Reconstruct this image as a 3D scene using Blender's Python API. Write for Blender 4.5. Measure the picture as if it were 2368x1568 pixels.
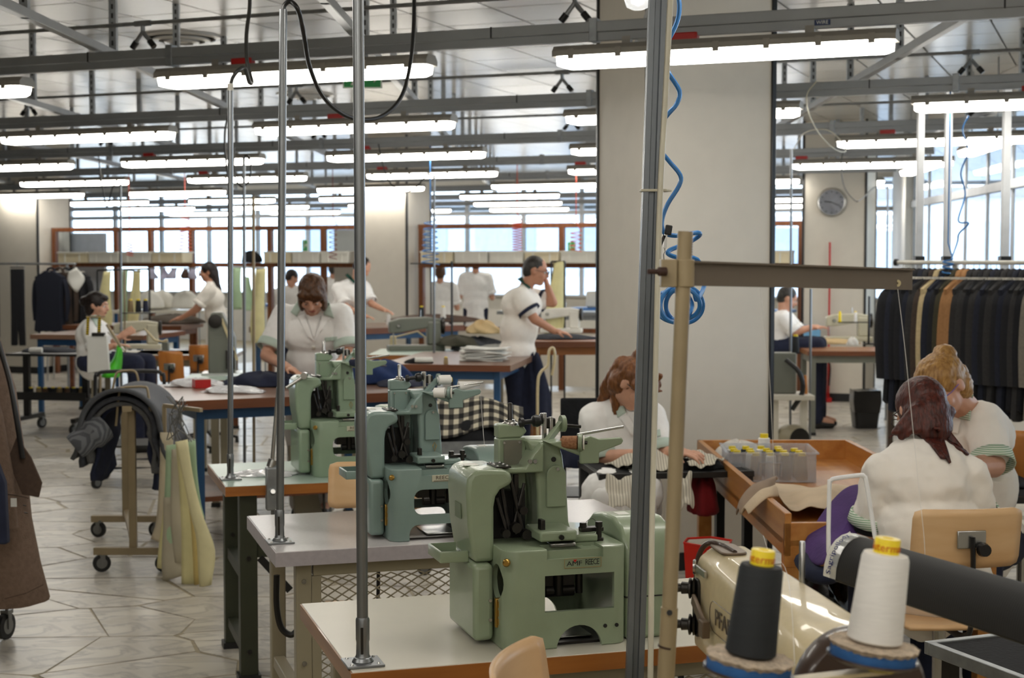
import bpy, bmesh, math, random
import numpy as np
from mathutils import Vector, Matrix, Euler
R = math.radians
PI = math.pi
for o in list(bpy.data.objects): bpy.data.objects.remove(o)
SC = bpy.context.scene
COL = SC.collection
rnd = random.Random(7)

# ---------------------------------------------------------------- camera, world, exposure
F, CX, CY, PITCH, EYE = 3512.0, 1184.0, 784.0, 3.0, 1.7
cam_d = bpy.data.cameras.new('camera'); cam = bpy.data.objects.new('camera', cam_d); COL.objects.link(cam)
cam.location = (0, 0, EYE); cam.rotation_euler = (R(90 - PITCH), 0, 0)
cam_d.sensor_width = 23.6; cam_d.lens = 23.6 * F / 2368.0
cam_d.clip_start = 0.05; cam_d.clip_end = 300
cam_d.dof.use_dof = True; cam_d.dof.focus_distance = 3.8; cam_d.dof.aperture_fstop = 4.5
SC.camera = cam
W = bpy.data.worlds.new('daylight'); SC.world = W; W.use_nodes = True
_bg = W.node_tree.nodes['Background']
_bg.inputs[0].default_value = (0.80, 0.90, 1.0, 1); _bg.inputs[1].default_value = 4.5
SC.view_settings.view_transform = 'Standard'; SC.view_settings.look = 'None'
SC.view_settings.gamma = 1.0; SC.view_settings.use_curve_mapping = False
SC.view_settings.exposure = 0.0
SC.cycles.max_bounces = 6; SC.cycles.diffuse_bounces = 3; SC.cycles.glossy_bounces = 3; SC.cycles.transparent_max_bounces = 16; SC.cycles.caustics_reflective = False; SC.cycles.caustics_refractive = False
LAMP_E = 17.0      # radiance of a tube lamp's diffuser

# ---------------------------------------------------------------- geometry of the view
_sp, _cp = math.sin(R(PITCH)), math.cos(R(PITCH))
def ray(px, py):
    a, b = (px - CX) / F, (CY - py) / F
    return Vector((a, _cp + b * _sp, -_sp + b * _cp))
def P(px, py, Y):
    d = ray(px, py); t = Y / d.y
    return Vector((d.x * t, Y, EYE + d.z * t))
def G(px, py, z):
    d = ray(px, py); t = (z - EYE) / d.z
    return Vector((d.x * t, d.y * t, z))
def V(*a): return Vector(a)
# the building's grid: u along the ceiling rails and the back partition, v across them
CU, SU = math.cos(R(22)), math.sin(R(22))
def UV(u, v, z=0.0): return Vector((u * CU + v * SU, -u * SU + v * CU, z))

# ---------------------------------------------------------------- materials
def lin(c):
    c = c / 255.0
    return c / 12.92 if c <= 0.04045 else ((c + 0.055) / 1.055) ** 2.4
def rgb(r, g, b): return (lin(r), lin(g), lin(b), 1)
_M = {}
def mat(name, col, rough=0.5, metal=0.0, var=0.08, scale=8.0, bump=0.0, bscale=60.0, spec=0.5, coat=0.0, trans=0.0, alpha=1.0,
        stretch=None, col2=None, sharp=None, rnd_obj=0.0, emit=None, sheen=0.0):
    """procedural principled material: base colour with noise variation, optional bump"""
    if name in _M: return _M[name]
    m = bpy.data.materials.new(name); m.use_nodes = True; nt = m.node_tree; N = nt.nodes; L = nt.links
    b = N['Principled BSDF']
    c = rgb(*col) if max(col) > 1.01 else (*col, 1)
    b.inputs['Roughness'].default_value = rough; b.inputs['Metallic'].default_value = metal
    b.inputs['Specular IOR Level'].default_value = spec
    b.inputs['Coat Weight'].default_value = coat; b.inputs['Sheen Weight'].default_value = sheen
    b.inputs['Transmission Weight'].default_value = trans; b.inputs['Alpha'].default_value = alpha
    tc = N.new('ShaderNodeTexCoord'); mp = N.new('ShaderNodeMapping'); L.new(tc.outputs['Object'], mp.inputs[0])
    if stretch: mp.inputs['Scale'].default_value = stretch
    nz = N.new('ShaderNodeTexNoise'); nz.inputs['Scale'].default_value = scale; nz.inputs['Detail'].default_value = 4
    L.new(mp.outputs[0], nz.inputs['Vector'])
    rp = N.new('ShaderNodeValToRGB'); L.new(nz.outputs[0], rp.inputs[0])
    if col2:
        c2 = rgb(*col2)
        rp.color_ramp.elements[0].color = c2; rp.color_ramp.elements[1].color = c
        s = sharp or (0.35, 0.65)
    else:
        rp.color_ramp.elements[0].color = (*[x * (1 - var) for x in c[:3]], 1)
        rp.color_ramp.elements[1].color = (*[min(1, x * (1 + var)) for x in c[:3]], 1)
        s = (0.3, 0.7)
    rp.color_ramp.elements[0].position, rp.color_ramp.elements[1].position = s
    out = rp.outputs[0]
    if rnd_obj:
        oi = N.new('ShaderNodeObjectInfo'); mr = N.new('ShaderNodeMapRange'); L.new(oi.outputs['Random'], mr.inputs[0])
        mr.inputs[3].default_value = 1 - rnd_obj; mr.inputs[4].default_value = 1 + rnd_obj
        hs = N.new('ShaderNodeHueSaturation'); L.new(mr.outputs[0], hs.inputs['Value']); L.new(out, hs.inputs['Color']); out = hs.outputs[0]
    L.new(out, b.inputs['Base Color'])
    if bump:
        n2 = N.new('ShaderNodeTexNoise'); n2.inputs['Scale'].default_value = bscale; n2.inputs['Detail'].default_value = 3
        L.new(mp.outputs[0], n2.inputs['Vector'])
        bp = N.new('ShaderNodeBump'); bp.inputs['Strength'].default_value = bump; bp.inputs['Distance'].default_value = 0.01
        L.new(n2.outputs[0], bp.inputs['Height']); L.new(bp.outputs[0], b.inputs['Normal'])
    if emit:
        b.inputs['Emission Color'].default_value = (*emit[0], 1); b.inputs['Emission Strength'].default_value = emit[1]
    _M[name] = m; return m
def wood(name, c1, c2, axis='x', rough=0.4, scale=1.0, coat=0.1):
    """wood grain running along the local axis"""
    if name in _M: return _M[name]
    st = {'x': (1.2, 14, 14), 'y': (14, 1.2, 14), 'z': (14, 14, 1.2)}[axis]
    m = mat(name, c1, rough=rough, col2=c2, scale=1.6 * scale, stretch=st, sharp=(0.3, 0.75), bump=0.05, bscale=4, coat=coat)
    return m
def stripes(name, c1, c2, scale, axis='Z', rough=0.8, coord='Object', rot=None):
    if name in _M: return _M[name]
    m = bpy.data.materials.new(name); m.use_nodes = True; nt = m.node_tree; N = nt.nodes; L = nt.links
    b = N['Principled BSDF']; b.inputs['Roughness'].default_value = rough
    tc = N.new('ShaderNodeTexCoord'); mp = N.new('ShaderNodeMapping'); L.new(tc.outputs[coord], mp.inputs[0])
    if rot: mp.inputs['Rotation'].default_value = rot
    wv = N.new('ShaderNodeTexWave'); wv.bands_direction = axis; wv.inputs['Scale'].default_value = scale; L.new(mp.outputs[0], wv.inputs['Vector'])
    wv.inputs['Distortion'].default_value = 0.4
    rp = N.new('ShaderNodeValToRGB'); L.new(wv.outputs['Fac'], rp.inputs[0])
    rp.color_ramp.elements[0].color = rgb(*c1); rp.color_ramp.elements[1].color = rgb(*c2)
    rp.color_ramp.elements[0].position = 0.4; rp.color_ramp.elements[1].position = 0.6
    L.new(rp.outputs[0], b.inputs['Base Color']); _M[name] = m; return m
def checks(name, c1, c2, c3, scale, rot=0.0):
    """woven two-tone check (buffalo plaid)"""
    if name in _M: return _M[name]
    m = bpy.data.materials.new(name); m.use_nodes = True; nt = m.node_tree; N = nt.nodes; L = nt.links
    b = N['Principled BSDF']; b.inputs['Roughness'].default_value = 0.9
    tc = N.new('ShaderNodeTexCoord'); outs = []
    for ax in ('X', 'Y'):
        wv = N.new('ShaderNodeTexWave'); wv.bands_direction = ax; wv.inputs['Scale'].default_value = scale
        L.new(tc.outputs['UV'], wv.inputs['Vector'])
        gt = N.new('ShaderNodeMath'); gt.operation = 'GREATER_THAN'; gt.inputs[1].default_value = 0.5; L.new(wv.outputs['Fac'], gt.inputs[0]); outs.append(gt)
    ad = N.new('ShaderNodeMath'); ad.operation = 'ADD'; L.new(outs[0].outputs[0], ad.inputs[0]); L.new(outs[1].outputs[0], ad.inputs[1])
    hf = N.new('ShaderNodeMath'); hf.operation = 'MULTIPLY'; hf.inputs[1].default_value = 0.5; L.new(ad.outputs[0], hf.inputs[0])
    rp = N.new('ShaderNodeValToRGB'); L.new(hf.outputs[0], rp.inputs[0])
    rp.color_ramp.elements[0].color = rgb(*c1); rp.color_ramp.elements[1].color = rgb(*c3); e = rp.color_ramp.elements.new(0.5); e.color = rgb(*c2)
    L.new(rp.outputs[0], b.inputs['Base Color']); _M[name] = m; return m
def pane_mat(name, tint=(0.93, 0.97, 1.0), gloss=0.08):
    """window glass: clear with a weak mirror reflection"""
    if name in _M: return _M[name]
    m = bpy.data.materials.new(name); m.use_nodes = True; nt = m.node_tree; N = nt.nodes; L = nt.links
    N.remove(N['Principled BSDF']); out = N['Material Output']
    t = N.new('ShaderNodeBsdfTransparent'); t.inputs[0].default_value = (*tint, 1)
    g = N.new('ShaderNodeBsdfGlossy'); g.inputs['Roughness'].default_value = 0.02
    mx = N.new('ShaderNodeMixShader'); mx.inputs[0].default_value = gloss
    L.new(t.outputs[0], mx.inputs[1]); L.new(g.outputs[0], mx.inputs[2]); L.new(mx.outputs[0], out.inputs[0]); _M[name] = m; return m
def clear_plastic(name, tint=(0.9, 0.92, 0.95), gloss=0.15, haze=0.25):
    """thin frosted plastic: part clear, part diffuse, part glossy"""
    if name in _M: return _M[name]
    m = bpy.data.materials.new(name); m.use_nodes = True; nt = m.node_tree; N = nt.nodes; L = nt.links
    N.remove(N['Principled BSDF']); out = N['Material Output']
    t = N.new('ShaderNodeBsdfTransparent'); t.inputs[0].default_value = (*tint, 1)
    d = N.new('ShaderNodeBsdfDiffuse'); d.inputs[0].default_value = (0.85, 0.87, 0.9, 1)
    g = N.new('ShaderNodeBsdfGlossy'); g.inputs['Roughness'].default_value = 0.12
    m1 = N.new('ShaderNodeMixShader'); m1.inputs[0].default_value = haze; L.new(t.outputs[0], m1.inputs[1]); L.new(d.outputs[0], m1.inputs[2])
    m2 = N.new('ShaderNodeMixShader'); m2.inputs[0].default_value = gloss; L.new(m1.outputs[0], m2.inputs[1]); L.new(g.outputs[0], m2.inputs[2])
    L.new(m2.outputs[0], out.inputs[0]); _M[name] = m; return m

# ---------------------------------------------------------------- mesh builder
class MB:
    def __init__(s): s.v = []; s.f = []
    def add(s, vs, fs):
        k = len(s.v); s.v += [Vector(p) for p in vs]; s.f += [tuple(i + k for i in f) for f in fs]; return s
    def box(s, a, b, m=None):
        x0, y0, z0 = a; x1, y1, z1 = b
        vs = [V(x, y, z) for z in (z0, z1) for (x, y) in ((x0, y0), (x1, y0), (x1, y1), (x0, y1))]
        if m is not None: vs = [m @ p for p in vs]
        return s.add(vs, [(3, 2, 1, 0), (4, 5, 6, 7), (0, 1, 5, 4), (1, 2, 6, 5), (2, 3, 7, 6), (3, 0, 4, 7)])
    def cbox(s, c, d, m=None):
        return s.box([c[i] - d[i] / 2 for i in range(3)], [c[i] + d[i] / 2 for i in range(3)], m)
    def tube(s, pts, r, n=8, caps=True, closed=False, flat=1.0, up=None):
        pts = [Vector(p) for p in pts]; k = len(pts); rs = r if isinstance(r, (list, tuple)) else [r] * k
        T = []
        for i in range(k):
            a = pts[(i - 1) % k] if closed else pts[max(0, i - 1)]; b = pts[(i + 1) % k] if closed else pts[min(k - 1, i + 1)]
            t = b - a; T.append(t.normalized() if t.length > 1e-9 else V(0, 0, 1))
        ref = Vector(up) if up is not None else (V(0, 0, 1) if abs(T[0].z) < 0.9 else V(1, 0, 0))
        nx = T[0].cross(ref); nx.normalize(); vs = []
        for i in range(k):
            nx = nx - T[i] * nx.dot(T[i]); nx.normalize(); ny = T[i].cross(nx)
            for j in range(n):
                a = 2 * PI * j / n; vs.append(pts[i] + nx * math.cos(a) * rs[i] + ny * math.sin(a) * rs[i] * flat)
        fs = []
        for i in range(k if closed else k - 1):
            i2 = (i + 1) % k
            for j in range(n): fs.append((i * n + j, i * n + (j + 1) % n, i2 * n + (j + 1) % n, i2 * n + j))
        if caps and not closed:
            fs.append(tuple(range(n - 1, -1, -1))); fs.append(tuple((k - 1) * n + j for j in range(n)))
        return s.add(vs, fs)
    def bar(s, a, b, w, h, up=(0, 0, 1)):
        """square section bar from a to b; h along up"""
        a, b = Vector(a), Vector(b); t = (b - a).normalized(); x = t.cross(Vector(up))
        if x.length < 1e-4: x = t.cross(V(0, 1, 0))
        x.normalize(); y = x.cross(t)
        vs = [p + x * (sx * w / 2) + y * (sy * h / 2) for p in (a, b) for (sx, sy) in ((-1, -1), (1, -1), (1, 1), (-1, 1))]
        return s.add(vs, [(0, 1, 2, 3), (7, 6, 5, 4), (0, 4, 5, 1), (1, 5, 6, 2), (2, 6, 7, 3), (3, 7, 4, 0)])
    def lathe(s, prof, c=(0, 0, 0), axis=(0, 0, 1), n=20, m=None):
        """prof: (radius, height) pairs"""
        ax = Vector(axis).normalized(); q = V(0, 0, 1).rotation_difference(ax); c = Vector(c); vs = []; fs = []; k = len(prof)
        for (r, h) in prof:
            for j in range(n):
                a = 2 * PI * j / n; p = c + q @ V(max(r, 1e-5) * math.cos(a), max(r, 1e-5) * math.sin(a), h); vs.append(m @ p if m is not None else p)
        for i in range(k - 1):
            for j in range(n): fs.append((i * n + j, i * n + (j + 1) % n, (i + 1) * n + (j + 1) % n, (i + 1) * n + j))
        fs.append(tuple(range(n - 1, -1, -1))); fs.append(tuple((k - 1) * n + j for j in range(n)))
        return s.add(vs, fs)
    def prism(s, out, d0, d1, fn):
        """out: 2-D outline (ccw), swept from d0 to d1; fn(a, b, d) -> point"""
        e = fn(0, 0, 0); det = (fn(1, 0, 0) - e).cross(fn(0, 1, 0) - e).dot(fn(0, 0, 1) - e); area = sum(out[i - 1][0] * out[i][1] - out[i][0] * out[i - 1][1] for i in range(len(out)))
        if (det < 0) != ((area < 0) != (d1 < d0)): out = list(out)[::-1]
        k = len(out); vs = [fn(a, b, d0) for a, b in out] + [fn(a, b, d1) for a, b in out]
        fs = [tuple(range(k - 1, -1, -1)), tuple(range(k, 2 * k))] + [(i, (i + 1) % k, k + (i + 1) % k, k + i) for i in range(k)]
        return s.add(vs, fs)
    def loft(s, rings, caps=True, closed=False):
        n = len(rings[0]); k = len(rings); vs = [p for r in rings for p in r]; fs = []
        for i in range(k - 1):
            for j in range(n): fs.append((i * n + j, i * n + (j + 1) % n, (i + 1) * n + (j + 1) % n, (i + 1) * n + j))
        if caps: fs.append(tuple(range(n - 1, -1, -1))); fs.append(tuple((k - 1) * n + j for j in range(n)))
        return s.add(vs, fs)
    def grid(s, fn, nu, nv):
        vs = [fn(i / nu, j / nv) for i in range(nu + 1) for j in range(nv + 1)]
        fs = [(i * (nv + 1) + j, (i + 1) * (nv + 1) + j, (i + 1) * (nv + 1) + j + 1, i * (nv + 1) + j + 1) for i in range(nu) for j in range(nv)]
        return s.add(vs, fs)
    def ell(s, c, r, q=None, nu=14, nv=10):
        c = Vector(c); r = r if isinstance(r, (tuple, list)) else (r, r, r); vs = []; fs = []
        for i in range(nv + 1):
            th = PI * i / nv
            for j in range(nu):
                a = 2 * PI * j / nu; st = max(math.sin(th), 1e-3); p = V(r[0] * st * math.cos(a), r[1] * st * math.sin(a), r[2] * math.cos(th))
                if q is not None: p = q @ p
                vs.append(c + p)
        for i in range(nv):
            for j in range(nu): fs.append((i * nu + j, (i + 1) * nu + j, (i + 1) * nu + (j + 1) % nu, i * nu + (j + 1) % nu))
        fs.append(tuple(range(nu))); fs.append(tuple(nv * nu + j for j in range(nu - 1, -1, -1)))
        return s.add(vs, fs)
    def cap(s, a, ra, b, rb, n=12):
        """tapered capsule"""
        a, b = Vector(a), Vector(b); t = (b - a); Ln = t.length; t = t / Ln if Ln > 1e-6 else V(0, 0, 1)
        pts = []; rs = []
        for k in (-90, -60, -30, 0): pts.append(a + t * ra * math.sin(R(k))); rs.append(max(ra * math.cos(R(k)), ra * 0.02))
        for k in (0, 30, 60, 90): pts.append(b + t * rb * math.sin(R(k))); rs.append(max(rb * math.cos(R(k)), rb * 0.02))
        x = t.orthogonal().normalized(); y = t.cross(x)
        rings = [[p + x * math.cos(2 * PI * j / n) * r + y * math.sin(2 * PI * j / n) * r for j in range(n)] for p, r in zip(pts, rs)]
        return s.loft(rings)
    def arr(s, m):
        s.v = [m @ p for p in s.v]; return s
    def mesh(s, name, smooth=False):
        me = bpy.data.meshes.new(name); me.from_pydata([tuple(p) for p in s.v], [], s.f); me.update()
        if smooth: me.polygons.foreach_set('use_smooth', [True] * len(me.polygons))
        return me

_XF = {}
def _reg(o): _XF[o.name] = Matrix.Translation(o.location) @ o.rotation_euler.to_matrix().to_4x4()
def obj(name, mb, m, parent=None, bevel=0, smooth=None, sub=0, w=False, solid=0, seg=2, ang=40):
    """link a mesh object; w: the verts are world coordinates and get moved into the parent's frame"""
    if isinstance(mb, MB):
        if w and parent is not None:
            inv = _XF[parent.name].inverted(); mb.arr(inv)
        me = mb.mesh(name)
    else: me = mb
    o = bpy.data.objects.new(name, me); COL.objects.link(o)
    if m is not None and not me.materials: me.materials.append(m)
    if parent is not None:
        o.parent = parent; _XF[o.name] = _XF[parent.name]
    else: _XF[o.name] = Matrix.Identity(4)
    if smooth is None: smooth = bevel > 0 or sub > 0
    if solid:
        md = o.modifiers.new('thickness', 'SOLIDIFY'); md.thickness = solid; md.offset = 0
    if bevel:
        md = o.modifiers.new('bevel', 'BEVEL'); md.width = bevel; md.segments = seg; md.limit_method = 'ANGLE'; md.angle_limit = R(ang); md.harden_normals = False
    if sub:
        md = o.modifiers.new('subdivision', 'SUBSURF'); md.levels = sub; md.render_levels = sub
    if smooth:
        me.polygons.foreach_set('use_smooth', [True] * len(me.polygons)); me.update()
        try: me.set_sharp_from_angle(angle=R(45))
        except Exception: pass
    return o
def thing(name, label, cat, loc=(0, 0, 0), rz=0.0, group=None, rot=None):
    o = bpy.data.objects.new(name, None); COL.objects.link(o); o.empty_display_size = 0.1
    o.location = loc; o.rotation_euler = rot if rot else (0, 0, rz); o['label'] = label; o['category'] = cat
    if group: o['group'] = group
    _reg(o); return o
def tag(o, label, cat, group=None):
    o['label'] = label; o['category'] = cat
    if group: o['group'] = group
    return o
def struct(name, mb, m, **k):
    o = obj(name, mb, m, **k)
    if o.parent is None: o['kind'] = 'structure'
    return o
def remesh(mb, voxel, it=4, fac=0.5):
    """fuse overlapping solids into one continuous smooth surface"""
    me = mb.mesh('tmp'); o = bpy.data.objects.new('tmp', me); COL.objects.link(o)
    r = o.modifiers.new('r', 'REMESH'); r.mode = 'VOXEL'; r.voxel_size = voxel; r.use_smooth_shade = True
    if it:
        s = o.modifiers.new('s', 'SMOOTH'); s.factor = fac; s.iterations = it
    dg = bpy.context.evaluated_depsgraph_get(); dg.update()
    out = bpy.data.meshes.new_from_object(o.evaluated_get(dg)); bpy.data.objects.remove(o); bpy.data.meshes.remove(me)
    out.polygons.foreach_set('use_smooth', [True] * len(out.polygons))
    return out
def copy_thing(root, loc, rz=None, label=None):
    r = root.copy(); COL.objects.link(r); r.location = loc
    if rz is not None: r.rotation_euler = (0, 0, rz)
    if label: r['label'] = label
    _reg(r)
    for ch in list(root.children):
        c = ch.copy(); COL.objects.link(c); c.parent = r
        for g in list(ch.children):
            d = g.copy(); COL.objects.link(d); d.parent = c
    return r
def smooth_path(pts, n=8, closed=False):
    """Catmull-Rom through the points"""
    pts = [Vector(p) for p in pts]; k = len(pts); out = []
    rng = range(k) if closed else range(k - 1)
    for i in rng:
        p1, p2 = pts[i], pts[(i + 1) % k]
        p0 = pts[(i - 1) % k] if (closed or i > 0) else p1 * 2 - p2
        p3 = pts[(i + 2) % k] if (closed or i + 2 < k) else p2 * 2 - p1
        for j in range(n):
            t = j / n
            out.append(0.5 * ((2 * p1) + (p2 - p0) * t + (2 * p0 - 5 * p1 + 4 * p2 - p3) * t * t + (3 * p1 - p0 - 3 * p2 + p3) * t ** 3))
    if not closed: out.append(pts[-1])
    return out
ORD = ['first', 'second', 'third', 'fourth', 'fifth', 'sixth', 'seventh', 'eighth', 'ninth', 'tenth', 'eleventh', 'twelfth', 'thirteenth', 'fourteenth', 'fifteenth', 'sixteenth', 'seventeenth', 'eighteenth', 'nineteenth', 'twentieth']
def text_mesh(txt, size, extrude=0.0008, font=None, shear=0.0, space=1.0):
    """flat lettering as a mesh, centred at the origin in its xy plane"""
    cu = bpy.data.curves.new('txt', 'FONT'); cu.body = txt; cu.size = size; cu.extrude = extrude; cu.align_x = 'CENTER'; cu.align_y = 'CENTER'
    cu.shear = shear; cu.space_character = space; cu.resolution_u = 2
    o = bpy.data.objects.new('txt', cu); COL.objects.link(o); dg = bpy.context.evaluated_depsgraph_get(); dg.update()
    me = bpy.data.meshes.new_from_object(o.evaluated_get(dg)); bpy.data.objects.remove(o); bpy.data.curves.remove(cu)
    return me
def inview(p, m=60):
    """is a world point inside the photograph (with a margin in pixels)"""
    d = Vector(p) - V(0, 0, EYE); z = d.y * _cp - d.z * _sp
    if z < 0.3: return False
    x = CX + F * d.x / z; y = CY - F * (d.y * _sp + d.z * _cp) / z
    return -m < x < 2368 + m and -m < y < 1568 + m
def on_plane(px, py, vv):
    """where the view ray meets the upright plane v = vv of the building grid"""
    d = ray(px, py); t = vv / (d.x * SU + d.y * CU); return V(d.x * t, d.y * t, EYE + d.z * t)
def px_of(p):
    d = Vector(p) - V(0, 0, EYE); z = d.y * _cp - d.z * _sp
    return (CX + F * d.x / z, CY - F * (d.y * _sp + d.z * _cp) / z)
# ================================================================ the room
M_white = mat('white_paint', (212, 206, 194), rough=0.55, var=0.02)
M_wall = mat('wall_paint', (214, 211, 204), rough=0.6, var=0.02)
M_black = mat('black_trim', (24, 24, 26), rough=0.35)
M_galv = mat('galvanised_steel', (150, 154, 157), rough=0.38, metal=0.7, var=0.15, scale=25)
M_rail = mat('grey_rail', (148, 151, 153), rough=0.38, metal=0.3, var=0.06, scale=6)
M_tile = mat('ceiling_panel', (196, 194, 189), rough=0.24, var=0.015, metal=0.05)
M_gap = mat('dark_joint', (44, 44, 46), rough=0.8)
M_lampbody = mat('lamp_housing', (150, 146, 138), rough=0.45)
M_lamp = mat('lamp_diffuser', (250, 248, 240), rough=0.4, emit=((1.0, 0.95, 0.86), LAMP_E))
M_glass = pane_mat('window_glass')
M_frame_g = mat('grey_window_frame', (175, 178, 182), rough=0.4)
M_wood_p = wood('partition_wood', (134, 80, 44), (100, 56, 28), 'z', rough=0.4)
M_grout = mat('grout', (160, 148, 122), rough=0.5, var=0.15, scale=30)
M_red = mat('red_plastic', (190, 32, 30), rough=0.35)
CEIL = 3.35
VB = 18.24                     # back partition line
VF = 27.5                      # far window wall

# ---- floor: broken marble slabs set in beige mortar
fl = struct('floor', MB().box((-16, -7, -0.06), (14, 34, -0.004)), M_grout)
def marble():
    m = bpy.data.materials.new('broken_marble'); m.use_nodes = True; nt = m.node_tree; N = nt.nodes; L = nt.links
    b = N['Principled BSDF']; b.inputs['Roughness'].default_value = 0.3; b.inputs['Specular IOR Level'].default_value = 0.35
    tc = N.new('ShaderNodeTexCoord'); oi = N.new('ShaderNodeObjectInfo')
    n1 = N.new('ShaderNodeTexNoise'); n1.inputs['Scale'].default_value = 1.3; n1.inputs['Detail'].default_value = 6; n1.inputs['Distortion'].default_value = 1.6
    mp = N.new('ShaderNodeMapping'); mp.inputs['Scale'].default_value = (1, 2.2, 1); L.new(tc.outputs['Object'], mp.inputs[0]); L.new(mp.outputs[0], n1.inputs['Vector'])
    rp = N.new('ShaderNodeValToRGB'); L.new(n1.outputs[0], rp.inputs[0])
    E = rp.color_ramp.elements
    E[0].position = 0.36; E[0].color = rgb(190, 183, 170); E[1].position = 0.62; E[1].color = rgb(214, 208, 195)
    e = E.new(0.44); e.color = rgb(200, 194, 183); e = E.new(0.475); e.color = rgb(170, 165, 157); e = E.new(0.51); e.color = rgb(207, 201, 189)
    mr = N.new('ShaderNodeMapRange'); mr.inputs[3].default_value = 0.86; mr.inputs[4].default_value = 1.06; L.new(oi.outputs['Random'], mr.inputs[0])
    hs = N.new('ShaderNodeHueSaturation'); L.new(mr.outputs[0], hs.inputs['Value']); L.new(rp.outputs[0], hs.inputs['Color']); L.new(hs.outputs[0], b.inputs['Base Color'])
    return m
M_marble = marble()
def voronoi_cells(x0, x1, y0, y1, step, seed, stretch=1.5):
    """irregular convex cells (clip half-planes of the near neighbours)"""
    rg = np.random.default_rng(seed); sx = step * stretch; pts = []
    nx, ny = int((x1 - x0) / sx) + 3, int((y1 - y0) / step) + 3
    for i in range(nx):
        for j in range(ny): pts.append((x0 + (i - 1 + rg.uniform(-.55, .55) + .5 * (j % 2)) * sx, y0 + (j - 1 + rg.uniform(-.55, .55)) * step))
    pts = np.array(pts); pts = pts[rg.random(len(pts)) > .3]; q = pts / np.array([stretch, 1.0]); th = 0.35
    out = []
    for i in range(len(q)):
        if not (x0 <= pts[i, 0] <= x1 and y0 <= pts[i, 1] <= y1): continue
        d = ((q - q[i]) ** 2).sum(1); near = np.argsort(d)[1:22]
        poly = [(q[i, 0] + a * step * 2.6, q[i, 1] + b * step * 2.6) for a, b in ((-1, -1), (1, -1), (1, 1), (-1, 1))]
        for k in near:
            mx, my = (q[i] + q[k]) / 2; dx, dy = q[k] - q[i]; new = []
            sd = [(px - mx) * dx + (py - my) * dy for px, py in poly]
            for a in range(len(poly)):
                b = (a + 1) % len(poly)
                if sd[a] <= 0: new.append(poly[a])
                if (sd[a] < 0) != (sd[b] < 0) and sd[a] != sd[b]:
                    t = sd[a] / (sd[a] - sd[b]); new.append((poly[a][0] + t * (poly[b][0] - poly[a][0]), poly[a][1] + t * (poly[b][1] - poly[a][1])))
            poly = new
            if len(poly) < 3: break
        if len(poly) < 3: continue
        P2 = [(a * stretch, b) for a, b in poly]
        cx = sum(p[0] for p in P2) / len(P2); cy = sum(p[1] for p in P2) / len(P2)
        # uneven joint width: each side moves in by its own amount
        s = 1 - rg.uniform(.004, .013) / (sum(math.hypot(a - cx, b - cy) for a, b in P2) / len(P2))
        out.append(((cx, cy), [(cx + (a - cx) * s * rg.uniform(.965, 1.012), cy + (b - cy) * s * rg.uniform(.965, 1.012)) for a, b in P2]))
    return out
cells = voronoi_cells(-9, 9, 5.2, 25, 0.34, 3)
seen = [c for c in cells if inview((c[0][0], c[0][1], 0), 40)]
def open_floor(c):
    x, y = px_of((c[0][0], c[0][1], 0)); return (x < 720) or (x > 1830 and y < 1120)
seen_open = sorted([c for c in seen if open_floor(c)], key=lambda c: c[0][1])[:300]
ids = set(id(c) for c in seen_open)
for c in seen_open:
    (cx, cy), pl = c
    mb = MB().prism([(a - cx, b - cy) for a, b in pl], -0.012, 0.0, lambda a, b, d: V(a, b, d))
    o = obj('marble_slab', mb, M_marble, fl); o.location = (cx, cy, 0)
rest = MB()
for c in cells:
    if id(c) in ids: continue
    rest.prism(c[1], -0.012, 0.0, lambda a, b, d: V(a, b, d))
o = obj('marble_slabs', rest, M_marble, fl); o['kind'] = 'stuff'

# ---- ceiling: glossy white metal panels on a square grid
ce = struct('ceiling', MB().box((-16, -7, CEIL + 0.012), (14, 34, CEIL + 0.1)), M_gap)
T = 0.6; tile_me = MB().box((-T / 2 + .008, -T / 2 + .008, 0), (T / 2 - .008, T / 2 - .008, 0.012)).mesh('ceiling_panel'); tile_me.materials.append(M_tile)
tl = []; tb = MB()
for i in range(-45, 40):
    for j in range(-14, 58):
        u, v = i * T, j * T; p = UV(u, v, CEIL)
        if not (-14 < p.x < 13 and -6.5 < p.y < 32): continue
        if inview(p, 30) and p.y < 17.5: tl.append((p.y, p))
        else:
            c = [UV(u + a * (T / 2 - .004), v + b * (T / 2 - .004), CEIL) for a, b in ((-1, -1), (1, -1), (1, 1), (-1, 1))]
            tb.add(c, [(3, 2, 1, 0)])
tl.sort(key=lambda t: t[0])
for k, (yy, p) in enumerate(tl):
    if k < 300:
        o = obj('ceiling_panel', tile_me, M_tile, ce); o.location = p; o.rotation_euler = (0, 0, R(-22))
    else:
        m = Matrix.Translation(p) @ Matrix.Rotation(R(-22), 4, 'Z'); tb.box((-T / 2 + .004, -T / 2 + .004, 0), (T / 2 - .004, T / 2 - .004, 0.012), m)
o = obj('ceiling_panels', tb, M_tile, ce); o['kind'] = 'stuff'

# ---- outer walls (behind the camera and to the left: plain, off frame)
struct('wall_rear', MB().box((-16, -7.2, 0), (14, -7, CEIL)), M_wall)
struct('wall_left', MB().box((-16.2, -7, 0), (-16, 34, CEIL)), M_wall)

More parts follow.
